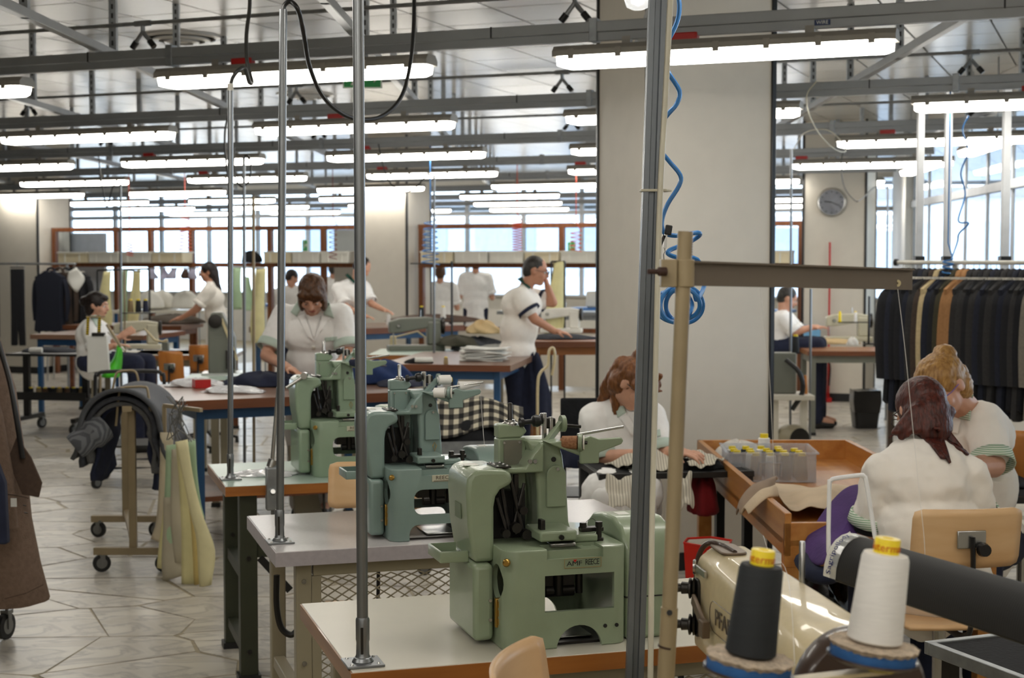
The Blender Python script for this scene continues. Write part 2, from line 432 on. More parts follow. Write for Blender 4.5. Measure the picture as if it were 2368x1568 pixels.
# ---- pillars: white cladding with black corner strips
S = 0.77
def pillar(n, corner, rz, label, z1=CEIL, strips=(0, 1, 2, 3)):
    """corner: the front-left corner on the floor; local x along the front, y into depth"""
    t = bpy.data.objects.new('pillar', None); COL.objects.link(t); t.location = corner; t.rotation_euler = (0, 0, rz); t['kind'] = 'structure'
    t['label'] = label; t.name = 'trim_%d' % n; _reg(t)
    obj('cladding', MB().box((0.012, 0.012, 0), (S - .012, S - .012, z1)), M_white, t)
    cs = ((0, 0), (S, 0), (S, S), (0, S))
    for k in strips:
        x, y = cs[k]; sx = 1 if x == 0 else -1; sy = 1 if y == 0 else -1
        mb = MB().box((min(x, x + sx * .03), min(y, y + sy * .03), 0), (max(x, x + sx * .03), max(y, y + sy * .03), z1))
        obj('corner_strip', mb, M_black, t, bevel=0.006)
    obj('skirting', MB().box((0.006, 0.006, 0), (S - .006, S - .006, 0.1)), M_black, t)
    return t
# near pillar stands square with the benches (17 degrees the other way)
TH = R(17.4)
pc = P(1493, 700, 8.15); pillar(1, (pc.x, pc.y, 0), TH, 'large white pillar with black edge strips in the middle of the room')
for k, u in enumerate((-14.93 - .77, -8.87 - .77, -2.85 - .77)):
    q = UV(u, VB); pillar(2 + k, (q.x, q.y, 0), R(-22), ['white pillar at the left end of the wooden partition', 'white pillar between the two wooden partitions', 'white pillar carrying the wall clock'][k])

# ---- back partition: wooden frames with glass, in bays between the pillars
def bay(n, u0, u1, posts, top=2.14, mid=1.62, low=0.78, solid_low=True, label=None):
    t = bpy.data.objects.new('window_%d' % n, None); COL.objects.link(t); t.location = UV(u0, VB + .3); t.rotation_euler = (0, 0, R(-22)); t['kind'] = 'structure'
    if label: t['label'] = label
    _reg(t); L_ = u1 - u0; w = .07
    for x in posts: obj('post', MB().cbox((x, 0, top / 2), (w, .08, top)), M_wood_p, t, bevel=.004)
    for z in (top, mid): obj('rail', MB().cbox((L_ / 2, 0, z), (L_, .075, .06)), M_wood_p, t, bevel=.004)
    if solid_low:
        for a, b in zip(posts[:-1], posts[1:]):
            obj('panel', MB().box((a + w / 2, -.02, 0.05), (b - w / 2, .02, low)), M_white, t)
            obj('rail', MB().cbox(((a + b) / 2, 0, low), (b - a - w, .075, .06)), M_wood_p, t, bevel=.004)
    for a, b in zip(posts[:-1], posts[1:]):
        obj('pane', MB().box((a + w / 2, -.003, mid + .03), (b - w / 2, .003, top - .03)), M_glass, t)
    return t
bay(1, -14.9, -9.64, [.04, 1.15, 1.75, 2.45, 3.75, 4.6, 5.22], solid_low=False, label='left wooden glazed partition with open lower bays')
bay(2, -8.84, -3.64, [.04, 2.05, 3.45, 5.16], label='right wooden glazed partition with shelf of white boxes')
# header wall above nothing: the partition is free standing; the room runs on behind it to the far windows

# ---- far window wall
def window_wall(n, p0, p1, sill, top, nb, label, mw=.07, md=.09, transom=None, mat_f=M_frame_g):
    d = (p1 - p0); Ln = d.length; ang = math.atan2(d.y, d.x)
    t = bpy.data.objects.new('window_%d' % n, None); COL.objects.link(t); t.location = (p0.x, p0.y, 0); t.rotation_euler = (0, 0, ang); t['kind'] = 'structure'; t['label'] = label; _reg(t)
    wl = Ln / nb
    obj('parapet', MB().box((0, -.12, 0), (Ln, .12, sill)), M_wall, t)
    obj('lintel', MB().box((0, -.12, top), (Ln, .12, CEIL)), M_wall, t)
    for k in range(nb + 1): obj('mullion', MB().cbox((k * wl, 0, (sill + top) / 2), (mw, md, top - sill)), mat_f, t)
    if transom: obj('transom', MB().cbox((Ln / 2, 0, transom), (Ln, .08, .08)), mat_f, t)
    obj('sill', MB().cbox((Ln / 2, -.1, sill), (Ln, .24, .04)), M_frame_g, t)
    for k in range(nb):
        obj('pane', MB().box((k * wl + .035, -.003, sill), ((k + 1) * wl - .035, .003, top)), M_glass, t)
    return t
window_wall(3, UV(-24, VF), UV(-3.7, VF), 1.0, 3.15, 17, 'long far window wall behind the wooden partitions', transom=2.6)
# pieces of solid wall seen through the partition
struct('wall_back', MB().box((-.1, -.12, 0), (.9, .12, CEIL)).arr(Matrix.Translation(UV(-14.2, VF - .35)) @ Matrix.Rotation(R(-22), 4, 'Z')), M_wall)
# right window wall
X0R, KR = 3.28, 0.0875
pr = lambda Y: V(X0R + KR * Y, Y, 0)
window_wall(4, pr(18.6), pr(5.6), 0.95, 3.05, 13, 'right hand window wall behind the garment rack', transom=2.37, mw=.05, md=.025)
wq = pr(18.6)
struct('wall_right', MB().box((0, -.1, 0), (9, .1, CEIL)).arr(Matrix.Translation(wq) @ Matrix.Rotation(R(77), 4, 'Z')), M_wall)
struct('wall_right_front', MB().box((-.1, -12.5, 0), (.1, 0, CEIL)).arr(Matrix.Translation(pr(5.6)) @ Matrix.Rotation(R(-5), 4, 'Z')), M_wall)
# the pale building across the yard, seen through the far windows
fb = thing('office_building', 'pale building across the yard seen through far windows', 'building', UV(-26, 44), R(-22))
obj('wall', MB().box((0, 0, -4), (40, 6, 3.4)), mat('facade', (205, 212, 222), rough=0.8), fb)
M_facw = mat('facade_window', (176, 190, 208), rough=0.5)
for k in range(13):
    for z in (-1.6, 1.2): obj('window', MB().box((1 + k * 3, -.06, z), (3 + k * 3, 0.0, z + 1.5)), M_facw, fb)
obj('roof', MB().box((-.3, -.4, 3.4), (40.3, 6.4, 3.7)), mat('facade_roof', (150, 150, 155), rough=0.8), fb)

# ---- ceiling rails with power track, tube lamps, air pipes, cross beams
RAILS = [(k, 6.8 + 2.83 * k) for k in range(-4, 9)]
rail_name = lambda k: 'nearest' if k == 0 else (ORD[k] + ' nearest')
def rail_range(v):
    """u range of a rail inside the building"""
    us = [u * .25 for u in range(-100, 60) if -14 < UV(u * .25, v).x < X0R + KR * UV(u * .25, v).y - .3 and -6.8 < UV(u * .25, v).y < 33]
    return (min(us), max(us)) if us else None
ZR = 2.765
for k, v in RAILS:
    rr = rail_range(v)
    if not rr: continue
    u0, u1 = rr
    if k < 0: u0, u1 = max(u0, -6), min(u1, 6)
    o0 = UV(u0, v, 0)
    lab = ('grey steel ceiling rail with power track, %s to the viewer' % rail_name(k)) if k >= 0 else 'grey steel ceiling rail with power track, out of view behind the viewer'
    t = thing('ceiling_rail', lab, 'ceiling rail', o0, R(-22), group='ceiling rails'); L_ = u1 - u0
    obj('channel', MB().box((0, -.025, ZR - .005), (L_, .025, ZR + .045)), M_rail, t, bevel=.004)
    obj('power_track', MB().box((0, -.018, ZR - .045), (L_, .018, ZR - .007)), M_rail, t)
    if k >= 0:
        for x in np.arange(.8, L_, 2.35):
            if inview(UV(u0 + x, v, ZR), 20) and k < 5:
                obj('joint_band', MB().box((x, -.027, ZR - .006), (x + .008, .027, ZR + .047)), M_black, t)
                obj('hanger_bracket', MB().box((x + .5, -.03, ZR - .05), (x + .54, .03, ZR + .06)), M_galv, t, bevel=.003)
                if k < 4: obj('tap_off', MB().box((x + .9, -.03, ZR - .075), (x + 1.02, .02, ZR - .03)), M_red, t, bevel=.006)
LAMPS = {0: [-7.2, -4.75, -2.52, -.15] , 1: [-8.2, -5.9, -3.5, -1.24, 1.1], 2: [-11.35, -9.15, -6.87, -4.48, -2.2, .1],
         3: [-12.75, -10.3, -7.93, -5.53, -3.14, -.8], 4: [-15.6, -13.2, -10.15, -7.6, -5.2, -2.8], 5: [-16.5, -14.1, -11.7, -9.3, -6.9, -4.5], 6: [-17.5, -15.1, -12.7, -10.3, -7.9, -5.5, -3.2],
         7: [-18.4, -16, -13.6, -11.2, -8.8, -6.4, -4]}
LL = 1.58
for k in (-4, -3, -2, -1): LAMPS[k] = [-4.2, -1.85, .5, 2.85]  # unseen lamps behind the camera, added to light the foreground
_lamp_parts = {}
def lamp_parts():
    if _lamp_parts: return _lamp_parts
    prof = lambda a: [(-a, .055), (-a, .04), (-a * .8, .0), (a * .8, .0), (a, .04), (a, .055)]
    d = MB(); e = .05
    d.loft([[V(x, y * s, z * s + (1 - s) * .04) for y, z in prof(.075)] for x, s in ((.02, .75), (.06, 1), (LL - .06, 1), (LL - .02, .75))])
    _lamp_parts['diffuser'] = d.mesh('diffuser'); _lamp_parts['diffuser'].materials.append(M_lamp)
    h = MB(); h.loft([[V(x, y * s, z) for y, z in ((-.08, .05), (.08, .05), (.08, .075), (.05, .1), (-.05, .1), (-.08, .075))] for x, s in ((.0, .8), (.05, 1), (LL - .05, 1), (LL, .8))])
    _lamp_parts['housing'] = h.mesh('housing'); _lamp_parts['housing'].materials.append(M_lampbody)
    c = MB().box((-.014, -.084, .035), (.014, .084, .08)); _lamp_parts['clip'] = c.mesh('clip'); _lamp_parts['clip'].materials.append(M_lampbody)
    b = MB().box((-.02, -.02, .1), (.02, .02, .135)); _lamp_parts['bracket'] = b.mesh('bracket'); _lamp_parts['bracket'].materials.append(M_lampbody)
    return _lamp_parts
for k, v in RAILS:
    if k not in LAMPS: continue
    us = [u for u in LAMPS[k]]
    for n, u in enumerate(us):
        p = UV(u, v, 0)
        if p.x > X0R + KR * p.y - 1.55 or p.x < -15: continue
        if k >= 0:
            vis = inview(UV(u, v, 2.6), 20) or inview(UV(u + LL, v, 2.6), 20)
            lab = 'white tube lamp on the %s ceiling rail, %s from the left' % (rail_name(k), ORD[n])
            if not vis: lab = 'white tube lamp on the %s ceiling rail, outside the frame' % rail_name(k)
        else: lab = 'unseen white tube lamp added behind the viewer to light the foreground'
        t = thing('tube_lamp', lab, 'ceiling lamp', UV(u, v, 2.6), R(-22), group='tube lamps')
        pt = lamp_parts()
        obj('diffuser', pt['diffuser'], None, t); obj('housing', pt['housing'], None, t)
        if k >= 0:
            for x in (.35, 1.2): o = obj('bracket', pt['bracket'], None, t); o.location.x = x
        if 0 <= k < 4:
            for x in (.1, .33, .56, .79, 1.02, 1.25, 1.48): o = obj('clip', pt['clip'], None, t); o.location.x = x
# lamps in a row along the right windows, turned with that wall
for n, Y in enumerate((12.2, 15.3, 18.8)):
    t = thing('tube_lamp', 'slanted white tube lamp along the right windows, %s from the near end' % ORD[n], 'ceiling lamp', V(pr(Y).x - .4, Y, 2.62), R(85), group='tube lamps')
    obj('diffuser', lamp_parts()['diffuser'], None, t); obj('housing', lamp_parts()['housing'], None, t)
    for x in (.3, 1.28): obj('hanger_rod', MB().tube([(x, 0, .1), (x, 0, CEIL - 2.62)], .006, 6), M_galv, t)

# cross beams, slotted hangers up to the ceiling
for j, X in enumerate((-9.3, -7.9, -6.5, -5.1, -3.65, -2.3, -.85, .6, 2.07, 3.5)):
    t = thing('cross_beam', 'grey slotted channel beam across the rails, %s from the left' % ORD[j], 'ceiling beam', (X, 5.5, 0), R(-1.6), group='cross beams')
    obj('channel', MB().box((-.022, 0, ZR + .05), (.022, 21, ZR + .095)), M_rail, t, bevel=.003)
    for i in range(14):
        y = 1.2 + i * 1.42 + .2 * (j % 3)
        pw = _XF[t.name] @ V(0, y, 3.0)
        if not inview(pw, 120): continue
        if abs(pw.x - 1.1) < .75 and abs(pw.y - 8.5) < .8: continue
        st = obj('hanger', MB().box((-.02, y - .02, ZR + .05), (.02, y + .02, CEIL)), M_galv, t)
        if i < 5:
            sl = MB()
            for z in np.arange(ZR + .12, CEIL, .05): sl.box((-.006, y - .0212, z), (.006, y - .0205, z + .028))
            obj('slots', sl, M_black, st)
# compressed-air pipes with Y shaped outlets
YF = {0: [-4.9, -2.45, -.35], 1: [-8.0, -5.6, -3.55, -.9], 2: [-9.4, -7.0, -4.5, -1.1], 3: [-11, -7.6, -5.2, -2], 4: [-12, -8.5, -5.9]}
for k, us in YF.items():
    v = 6.86 + 2.83 * k; u0, u1 = rail_range(v)
    t = thing('air_pipe', 'grey compressed air pipe with Y outlets, %s to the viewer' % rail_name(k), 'air pipe', UV(u0, v, 0), R(-22), group='air pipes')
    L_ = u1 - u0; zp = 2.96
    obj('pipe', MB().tube([(0, 0, zp), (L_, 0, zp)], .011, 8), M_galv, t, smooth=True)
    for u in us:
        x = u - u0
        y_ = obj('outlet', MB().tube([(x, 0, zp), (x, 0, zp - .05)], .012, 8).tube([(x - .05, 0, zp), (x + .05, 0, zp)], .016, 8)
                 .tube([(x, 0, zp - .045), (x - .042, 0, zp - .095)], .012, 8).tube([(x, 0, zp - .045), (x + .042, 0, zp - .095)], .012, 8), M_galv, t, smooth=True)
        for s in (-1, 1):
            obj('plug', MB().tube([(x + s * .042, 0, zp - .095), (x + s * .07, 0, zp - .128)], .017, 10), M_black, y_, smooth=True)
# round air diffusers and an exit sign on the ceiling
for n, (px, py, lab) in enumerate(((420, 84, 'round ceiling air diffuser above the nearest lamps'), (705, 218, 'round ceiling air diffuser seen above the second lamp row'))):
    c = G(px, py, CEIL); t = thing('air_diffuser', lab, 'air vent', c)
    for r0, r1, dz in ((.25, .29, 0), (.17, .21, -.02), (.09, .13, -.035)):
        obj('ring', MB().lathe([(r0, -.0 + dz), (r1, -.0 + dz), (r1, -.012 + dz), (r0, -.02 + dz), (r0, dz)], n=32), M_tile, t, smooth=True)
    obj('centre_cone', MB().lathe([(.0, -.05), (.05, -.045), (.03, 0)], n=24), M_white, t, smooth=True)
# ================================================================ three buttonhole machines on their benches
TBA = R(17)
E1 = V(math.cos(TBA), math.sin(TBA), 0); E2 = V(-math.sin(TBA), math.cos(TBA), 0)
M_lam_w = mat('white_laminate', (205, 200, 186), rough=0.3, var=0.02)
M_lam_g = mat('grey_laminate', (192, 188, 188), rough=0.22, var=0.03, scale=90)
M_lam_m = mat('mint_laminate', (176, 196, 184), rough=0.3, var=0.03)
M_edge = wood('edge_wood', (176, 112, 48), (140, 82, 32), 'x')
M_edge_y = wood('edge_wood_side', (160, 118, 78), (128, 88, 54), 'y')
M_edgeg = mat('grey_edge', (168, 162, 166), rough=0.4, var=0.06, scale=60)
M_beige = mat('beige_steel', (150, 142, 120), rough=0.4, var=0.04)
M_olive = mat('olive_steel', (46, 50, 34), rough=0.45, var=0.1)
M_steel = mat('bright_steel', (190, 190, 188), rough=0.25, metal=0.95, var=0.05)
M_dsteel = mat('dark_steel', (58, 56, 54), rough=0.35, metal=0.8, var=0.15)
M_tubes = mat('galvanised_tube', (132, 135, 138), rough=0.32, metal=0.75, var=0.18, scale=20, stretch=(1, 1, .15))
M_blackp = mat('black_plastic', (22, 22, 23), rough=0.4)
M_brass = mat('brass', (176, 140, 70), rough=0.3, metal=0.9)
M_cable = mat('grey_cable', (62, 62, 60), rough=0.45)
M_whitep = mat('white_plastic', (225, 222, 212), rough=0.35)
M_paper = mat('paper', (222, 222, 216), rough=0.8, var=0.03)
M_ink = mat('black_ink', (26, 26, 26), rough=0.6)
M_thread_w = mat('white_thread', (232, 230, 226), rough=0.75, var=0.04, scale=300, stretch=(.1, .1, 1))
M_yellow = mat('yellow_plastic', (246, 218, 40), rough=0.35)

def boolean(a, cuts, bevel=0.0):
    """solid a minus the cutters, returned as a mesh"""
    me = a.mesh('a'); o = bpy.data.objects.new('a', me); COL.objects.link(o); tmp = []
    if bevel:
        b = o.modifiers.new('b', 'BEVEL'); b.width = bevel; b.segments = 3; b.limit_method = 'ANGLE'; b.angle_limit = R(40)
    for c in cuts:
        cm = c.mesh('c'); co = bpy.data.objects.new('c', cm); COL.objects.link(co); tmp.append(co)
        md = o.modifiers.new('x', 'BOOLEAN'); md.operation = 'DIFFERENCE'; md.object = co; md.solver = 'EXACT'
    dg = bpy.context.evaluated_depsgraph_get(); dg.update()
    out = bpy.data.meshes.new_from_object(o.evaluated_get(dg)); bpy.data.objects.remove(o)
    for c in tmp: bpy.data.objects.remove(c)
    out.polygons.foreach_set('use_smooth', [True] * len(out.polygons))
    try: out.set_sharp_from_angle(angle=R(35))
    except Exception: pass
    return out
def rrect(x0, x1, y0, y1, r, n=5):
    p = []
    for cx, cy, a0 in ((x1 - r, y1 - r, 0), (x0 + r, y1 - r, 90), (x0 + r, y0 + r, 180), (x1 - r, y0 + r, 270)):
        for k in range(n + 1): a = R(a0 + 90 * k / n); p.append((cx + r * math.cos(a), cy + r * math.sin(a)))
    return p
XY = lambda a, b, d: V(a, b, d)         # outline in xy, swept in z
XZ = lambda a, b, d: V(a, d, b)         # outline in xz, swept in y
YZ = lambda a, b, d: V(d, a, b)         # outline in yz, swept in x

def green(name, c): return mat(name, c, rough=0.32, var=0.05, scale=14, bump=0.03, bscale=180, coat=0.2)
G1 = green('sage_paint', (140, 154, 128)); G2 = green('blue_green_paint', (124, 144, 138)); G3 = green('sage_paint_lighter', (142, 162, 138))

def badge(parent, txt, c, w, h, style):
    """name plate on the front of a machine base (local front faces -y)"""
    pl = obj('name_plate', MB().cbox((c[0], c[1], c[2]), (w, .002, h)), mat('plate_' + style, (196, 194, 172) if style != 'amf' else (136, 150, 122), rough=.3), parent, bevel=.0008)
    m = Matrix.Translation((c[0], c[1] - .0012, c[2])) @ Matrix.Rotation(R(90), 4, 'X')
    if style == 'amf':
        fr = MB()
        for a, b in (((-w / 2, h / 2), (w / 2, h / 2)), ((-w / 2, -h / 2), (w / 2, -h / 2)), ((-w / 2, -h / 2), (-w / 2, h / 2)), ((w / 2, -h / 2), (w / 2, h / 2))):
            fr.bar(m @ V(a[0], a[1], 0), m @ V(b[0], b[1], 0), .0008, .0008, up=(0, 1, 0))
        obj('border', fr, mat('gold_line', (170, 140, 90), rough=.4), pl)
        me = text_mesh('AMF', .018, .0004, space=.95); me.transform(m @ Matrix.Translation((-.0205, -.001, 0)) @ Matrix.Diagonal((1.12, .86, 1, 1))); obj('lettering', me, M_ink, pl)
        me = text_mesh('REECE', .019, .0004, space=.86); me.transform(m @ Matrix.Translation((.0225, .0005, 0)) @ Matrix.Diagonal((.72, .98, 1, 1))); obj('lettering', me, M_ink, pl)
        tri = MB().prism([(-.026, .009), (-.021, .003), (-.016, .009)], -.0002, .0006, lambda a, b, d: m @ V(a + .002, b - .001, d)); obj('red_triangle', tri, M_red, pl)
    else:
        me = text_mesh(txt, h * .78, .0004, space=1.0); me.transform(m @ Matrix.Translation((0, h * .08, 0)) @ Matrix.Diagonal((1.12, 1, 1, 1))); obj('lettering', me, mat('brown_ink', (70, 48, 36), rough=.5), pl)
        obj('underline', MB().cbox((c[0], c[1] - .001, c[2] - h * .38), (w * .86, .001, h * .08)), mat('brown_ink', (70, 48, 36)), pl)

def machine(loc, label, pal, style, spool):
    """one sage green buttonhole machine; local x along the bench, y away from the operator, z up"""
    gm, gb = pal
    t = thing('buttonhole_machine', label, 'sewing machine', loc, TBA, group='buttonhole machines'); t.scale = (1.02, 1.02, 1.02)
    # hollow base casting with window and arch
    outer = MB().prism(rrect(0, .297, 0, .33, .035, 6), 0, .228, XY)
    cuts = [MB().prism(rrect(.012, .285, .012, .318, .026, 5), -.02, .205, XY)]
    if style == 'amf': cuts.append(MB().box((.095, -.05, .085), (.262, .4, .168)))
    else: cuts.append(MB().prism(rrect(.075, .252, .082, .162, .028, 5), -.05, .4, XZ))
    if style == 'amf': cuts.append(MB().prism([(.122, -.03)] + [(.178 + .056 * math.cos(R(a)), .0 + .052 * math.sin(R(a))) for a in range(180, -1, -15)][::-1] + [(.122, -.03)][:0] + [(.122, -.031), (.234, -.031)][:0], -.05, .4, XZ) if False else MB().lathe([(.055, -.05), (.055, .4)], c=(.178, 0, -.004), axis=(0, 1, 0), n=28))
    else: cuts.append(MB().prism(rrect(.06, .262, -.05, .052, .03, 4), -.05, .4, XZ))
    cuts.append(MB().box((.1, -.02, .205), (.235, .06, .26)))                       # notch in the front lip
    cuts.append(MB().lathe([(.04, -.05), (.04, .02)], c=(0, .06, .15), axis=(1, 0, 0), n=20))   # round hole in the left flank
    ba = obj('base', boolean(outer, cuts, .004), gb, t)
    if style == 'amf':
        for x in (.24, .268): obj('hole_plug', MB().lathe([(.0045, 0), (.0045, .002)], c=(x, -.0003, .045), axis=(0, -1, 0), n=12), M_blackp, ba)
    badge(ba, 'REECE', (.185, -.001, .194) if style == 'amf' else (.17, -.001, .196), .088 if style == 'amf' else .075, .021, style)
    # deck with its recesses and clamps
    obj('deck', boolean(MB().prism(rrect(.012, .288, .012, .32, .03, 5), .205, .222, XY), [MB().box((.1, .02, .2), (.19, .1, .24)), MB().box((.03, .05, .2), (.07, .15, .24)), MB().box((.205, .05, .2), (.225, .12, .24))], .0), gm, t)
    obj('inner_works', MB().box((.11, .1, .12), (.2, .16, .2)).tube([(.13, .11, .11), (.2, .11, .11)], .016, 10).tube([(.16, .1, .2), (.16, .1, .1)], .012, 10).tube([(.215, .11, .2), (.215, .11, .1)], .009, 10), M_dsteel, t, smooth=True)
    obj('bed_plate', MB().box((.02, .03, .0), (.27, .3, .006)), M_dsteel, t)
    obj('drip_tray', MB().box((.13, .06, .007), (.23, .2, .012)), M_steel, t, bevel=.002)
    cl = obj('clamp_arm', MB().box((.095, .035, .238), (.185, .15, .262)).box((.185, .06, .228), (.245, .15, .246)), gm, t, bevel=.005)
    obj('screw', MB().lathe([(.006, 0), (.006, .006)], c=(.145, .034, .248), axis=(0, -1, 0), n=12), M_dsteel, cl)
    obj('lever', MB().box((.105, .06, .255), (.116, .085, .285)), M_dsteel, cl, bevel=.002)
    obj('work_clamp', MB().prism([(.125, .05), (.185, .045), (.19, .07), (.165, .085), (.125, .08)], .222, .232, XY), M_steel, t, bevel=.003)
    for x, y, h in ((.222, .1, .045), (.252, .075, .05)):
        obj('clamp_bolt', MB().lathe([(.012, 0), (.012, .012), (.007, .014), (.007, h - .012), (.009, h - .012), (.009, h)], c=(x, y, .222), n=6), M_dsteel, t)
    obj('clamp_bar', MB().box((.215, .09, .246), (.27, .115, .256)), M_dsteel, t, bevel=.002)
    # left electrical box, its hinge, upper hood, side tray
    sb = obj('side_box', MB().box((-.052, .07, .011), (-.004, .3, .188)), gm, t, bevel=.012, seg=3)
    for z in (.06, .105): obj('screw', MB().lathe([(.004, 0), (.004, .003)], c=(-.014, .069, z), axis=(0, -1, 0), n=10), M_steel, sb)
    hg = obj('hinge', MB().box((-.006, .052, .045), (.016, .066, .112)), M_brass, t, bevel=.002)
    for z in (.058, .078, .098): obj('knuckle', MB().lathe([(.005, 0), (.005, .014)], c=(.003, .05, z - .006), n=8), M_brass, hg)
    obj('brass_knob', MB().lathe([(.009, 0), (.009, .008), (.005, .012)], c=(.004, -.002, .205), axis=(-.4, -1, 0), n=14), M_brass, t, smooth=True)
    hood = [(-.045, .189), (.003, .189), (.003, .315), (.007, .338), (.018, .354), (.034, .361), (.045, .366), (.047, .376), (.043, .39), (.032, .4), (-.03, .402), (-.05, .396), (-.06, .38), (-.063, .35), (-.059, .27)]
    hd = obj('hood', MB().prism(hood, .09, .27, XZ), gm, t, bevel=.012, seg=3)
    obj('sticker', MB().box((-.045, .17, .4018), (-.01, .21, .4024)), M_paper, hd)
    obj('plate', MB().box((.016, .12, .4), (.052, .2, .4035)), M_dsteel, hd)
    for x, y in ((.022, .13), (.022, .16), (.022, .19), (.045, .13), (.045, .16), (.045, .19)): obj('screw', MB().lathe([(.004, 0), (.003, .003)], c=(x, y, .4035), n=10), M_steel, hd)
    if style != 'reece3':
        obj('marking', MB().box((-.0635, .12, .31), (-.0625, .2, .345)) if False else MB().cbox((-.0625, .17, .3), (.002, .05, .035)), mat('faded_print', (112, 126, 102), rough=.5), hd)
    tr = boolean(MB().box((-.118, .12, .186), (-.05, .24, .212)), [MB().box((-.113, .125, .192), (-.045, .235, .23))], .003); obj('side_tray', tr, gm, t)
    # column with inspection plate, arm, head block
    col = MB().loft([[V(x, y, z) for x, y in ((x0, y0), (x1, y0), (x1, y1), (x0, y1))] for x0, x1, y0, y1, z in
                     ((.105, .225, .14, .29, .222), (.122, .212, .148, .28, .235), (.128, .205, .15, .27, .26), (.126, .2, .15, .27, .34), (.118, .19, .152, .265, .42), (.105, .18, .155, .26, .452), (.1, .165, .165, .255, .458))])
    co = obj('column', col, gm, t, bevel=.01, seg=3)
    pl = [(.146, .3), (.194, .3)] + [(.17 + .024 * math.cos(R(a)), .375 + .024 * math.sin(R(a))) for a in range(0, 181, 20)]
    obj('inspection_plate', MB().prism(pl, .141, .149, XZ), gm, co, bevel=.002)
    obj('screw', MB().lathe([(.004, 0), (.004, .004)], c=(.172, .141, .39), axis=(0, -1, 0), n=10), M_steel, co)
    obj('oil_hole', MB().lathe([(.006, 0), (.006, .002)], c=(.165, .149, .412), axis=(0, -1, 0), n=12), M_blackp, co)
    if style != 'amf':
        e = MB().tube([(.178, .146, .262), (.172, .146, .28), (.178, .146, .292), (.184, .146, .28)], .0012, 6, closed=True); obj('emblem', e, M_brass, co)
    hb = obj('head_block', MB().box((.043, .195, .3), (.112, .235, .46)).prism([(.043, .46), (.1, .46), (.115, .475), (.105, .488), (.06, .494), (.043, .492)], .195, .235, XZ), gm, t, bevel=.004)
    obj('side_plate', MB().box((.056, .191, .38), (.1, .196, .455)), mat('worn_plate', (126, 124, 112), rough=.4, metal=.5) if style == 'amf' else gm, hb)
    for x, z in ((.056, .45), (.094, .45), (.056, .4), (.094, .4)): obj('screw', MB().lathe([(.003, 0), (.003, .003)], c=(x, .191, z), axis=(0, -1, 0), n=8), M_steel, hb)
    obj('arm_bracket', MB().prism([(.03, .385), (.135, .385), (.135, .455), (.11, .43), (.09, .397), (.03, .397)], .13, .2, XZ), gm, t, bevel=.004)
    for x in (.1, .112): obj('bolt', MB().lathe([(.005, 0), (.005, .004)], c=(x, .129, .412), axis=(0, -1, 0), n=10), M_steel, t)
    obj('rear_web', MB().box((.11, .24, .222), (.2, .3, .43)), gm, t, bevel=.01)
    # dark linkage behind the hood
    lk = obj('needle_linkage', MB().box((.008, .165, .2), (.1, .26, .34)), mat('oily_iron', (30, 29, 28), rough=.4, metal=.4), t)
    for a, b, r in (((.03, .14, .38), (.05, .13, .25), .006), ((.052, .14, .39), (.082, .13, .25), .005), ((.072, .15, .38), (.074, .15, .24), .007), ((.02, .13, .33), (.045, .12, .24), .005), ((.09, .14, .36), (.06, .13, .26), .004)):
        obj('link_rod', MB().tube([a, b], r, 8), M_dsteel, lk, smooth=True)
    for p_, r in (((.06, .12, .262), .012), ((.085, .12, .245), .012), ((.035, .12, .25), .01), ((.08, .13, .30), .01)):
        obj('pivot', MB().lathe([(r, 0), (r, .02)], c=p_, axis=(0, -1, 0), n=12), M_dsteel, lk, smooth=True)
    # thread tension on top
    po = obj('thread_post', MB().lathe([(.006, 0), (.006, .05), (.004, .052)], c=(.078, .215, .49), n=10), M_dsteel if style == 'amf' else M_steel, t, smooth=True)
    obj('collar', MB().lathe([(.02, -.004), (.02, .004), (.012, .008), (.012, .012)], c=(.078, .215, .49), n=16), M_steel, po, smooth=True)
    obj('tension_knob', MB().lathe([(.011, 0), (.011, .008), (.006, .01), (.006, .03), (.013, .034), (.015, .044), (.013, .05)], c=(.095, .19, .497), axis=(1, .1, .05), n=16), M_blackp, t, smooth=True)
    obj('tension_disc', MB().lathe([(.012, 0), (.016, .003), (.012, .006)], c=(.148, .195, .502), axis=(1, .1, .05), n=16), M_steel, t, smooth=True)
    for x, h in ((.152, .07), (.168, .06)): obj('guide_post', MB().box((x, .185, .448), (x + .008, .197, .448 + h)), M_steel, t, bevel=.001)
    obj('guide_block', MB().box((.16, .19, .48), (.185, .21, .505)), M_dsteel, t, bevel=.004)
    # spool carrier
    ar = obj('spool_arm', MB().prism([(.14, .456), (.175, .46), (.235, .432), (.24, .42), (.23, .418), (.16, .446)], .11, .165, XZ), gm, t, bevel=.003)
    obj('spool_fork', MB().prism([(.215, .405), (.262, .405), (.262, .43), (.318, .448), (.323, .456), (.318, .464), (.262, .462), (.24, .47), (.215, .462)], .1, .112, XZ), gm, t, bevel=.003)
    obj('rear_lug', MB().lathe([(.02, 0), (.02, .01)], c=(.2, .2, .49), axis=(1, 0, 0), n=18).bar((.2, .2, .49), (.15, .16, .45), .012, .014), gm, t, smooth=True)
    obj('peg', MB().lathe([(.004, 0), (.004, .045)], c=(.205, .2, .486), axis=(1, -.1, -.1), n=10), M_dsteel, t, smooth=True)
    obj('thread_rod', MB().tube([(.225, .15, .468), (.345, .16, .482)], .0038, 10), M_steel, t, smooth=True)
    dk = obj('spool_disc', MB().lathe([(.02, 0), (.02, .008), (.019, .009)], c=(.212, .105, .455), axis=(1, -.45, 0), n=22), gm, t, smooth=True)
    obj('spool_washer', MB().lathe([(.017, 0), (.017, .003)], c=(.222, .1, .455), axis=(1, -.45, 0), n=22), M_whitep, dk)
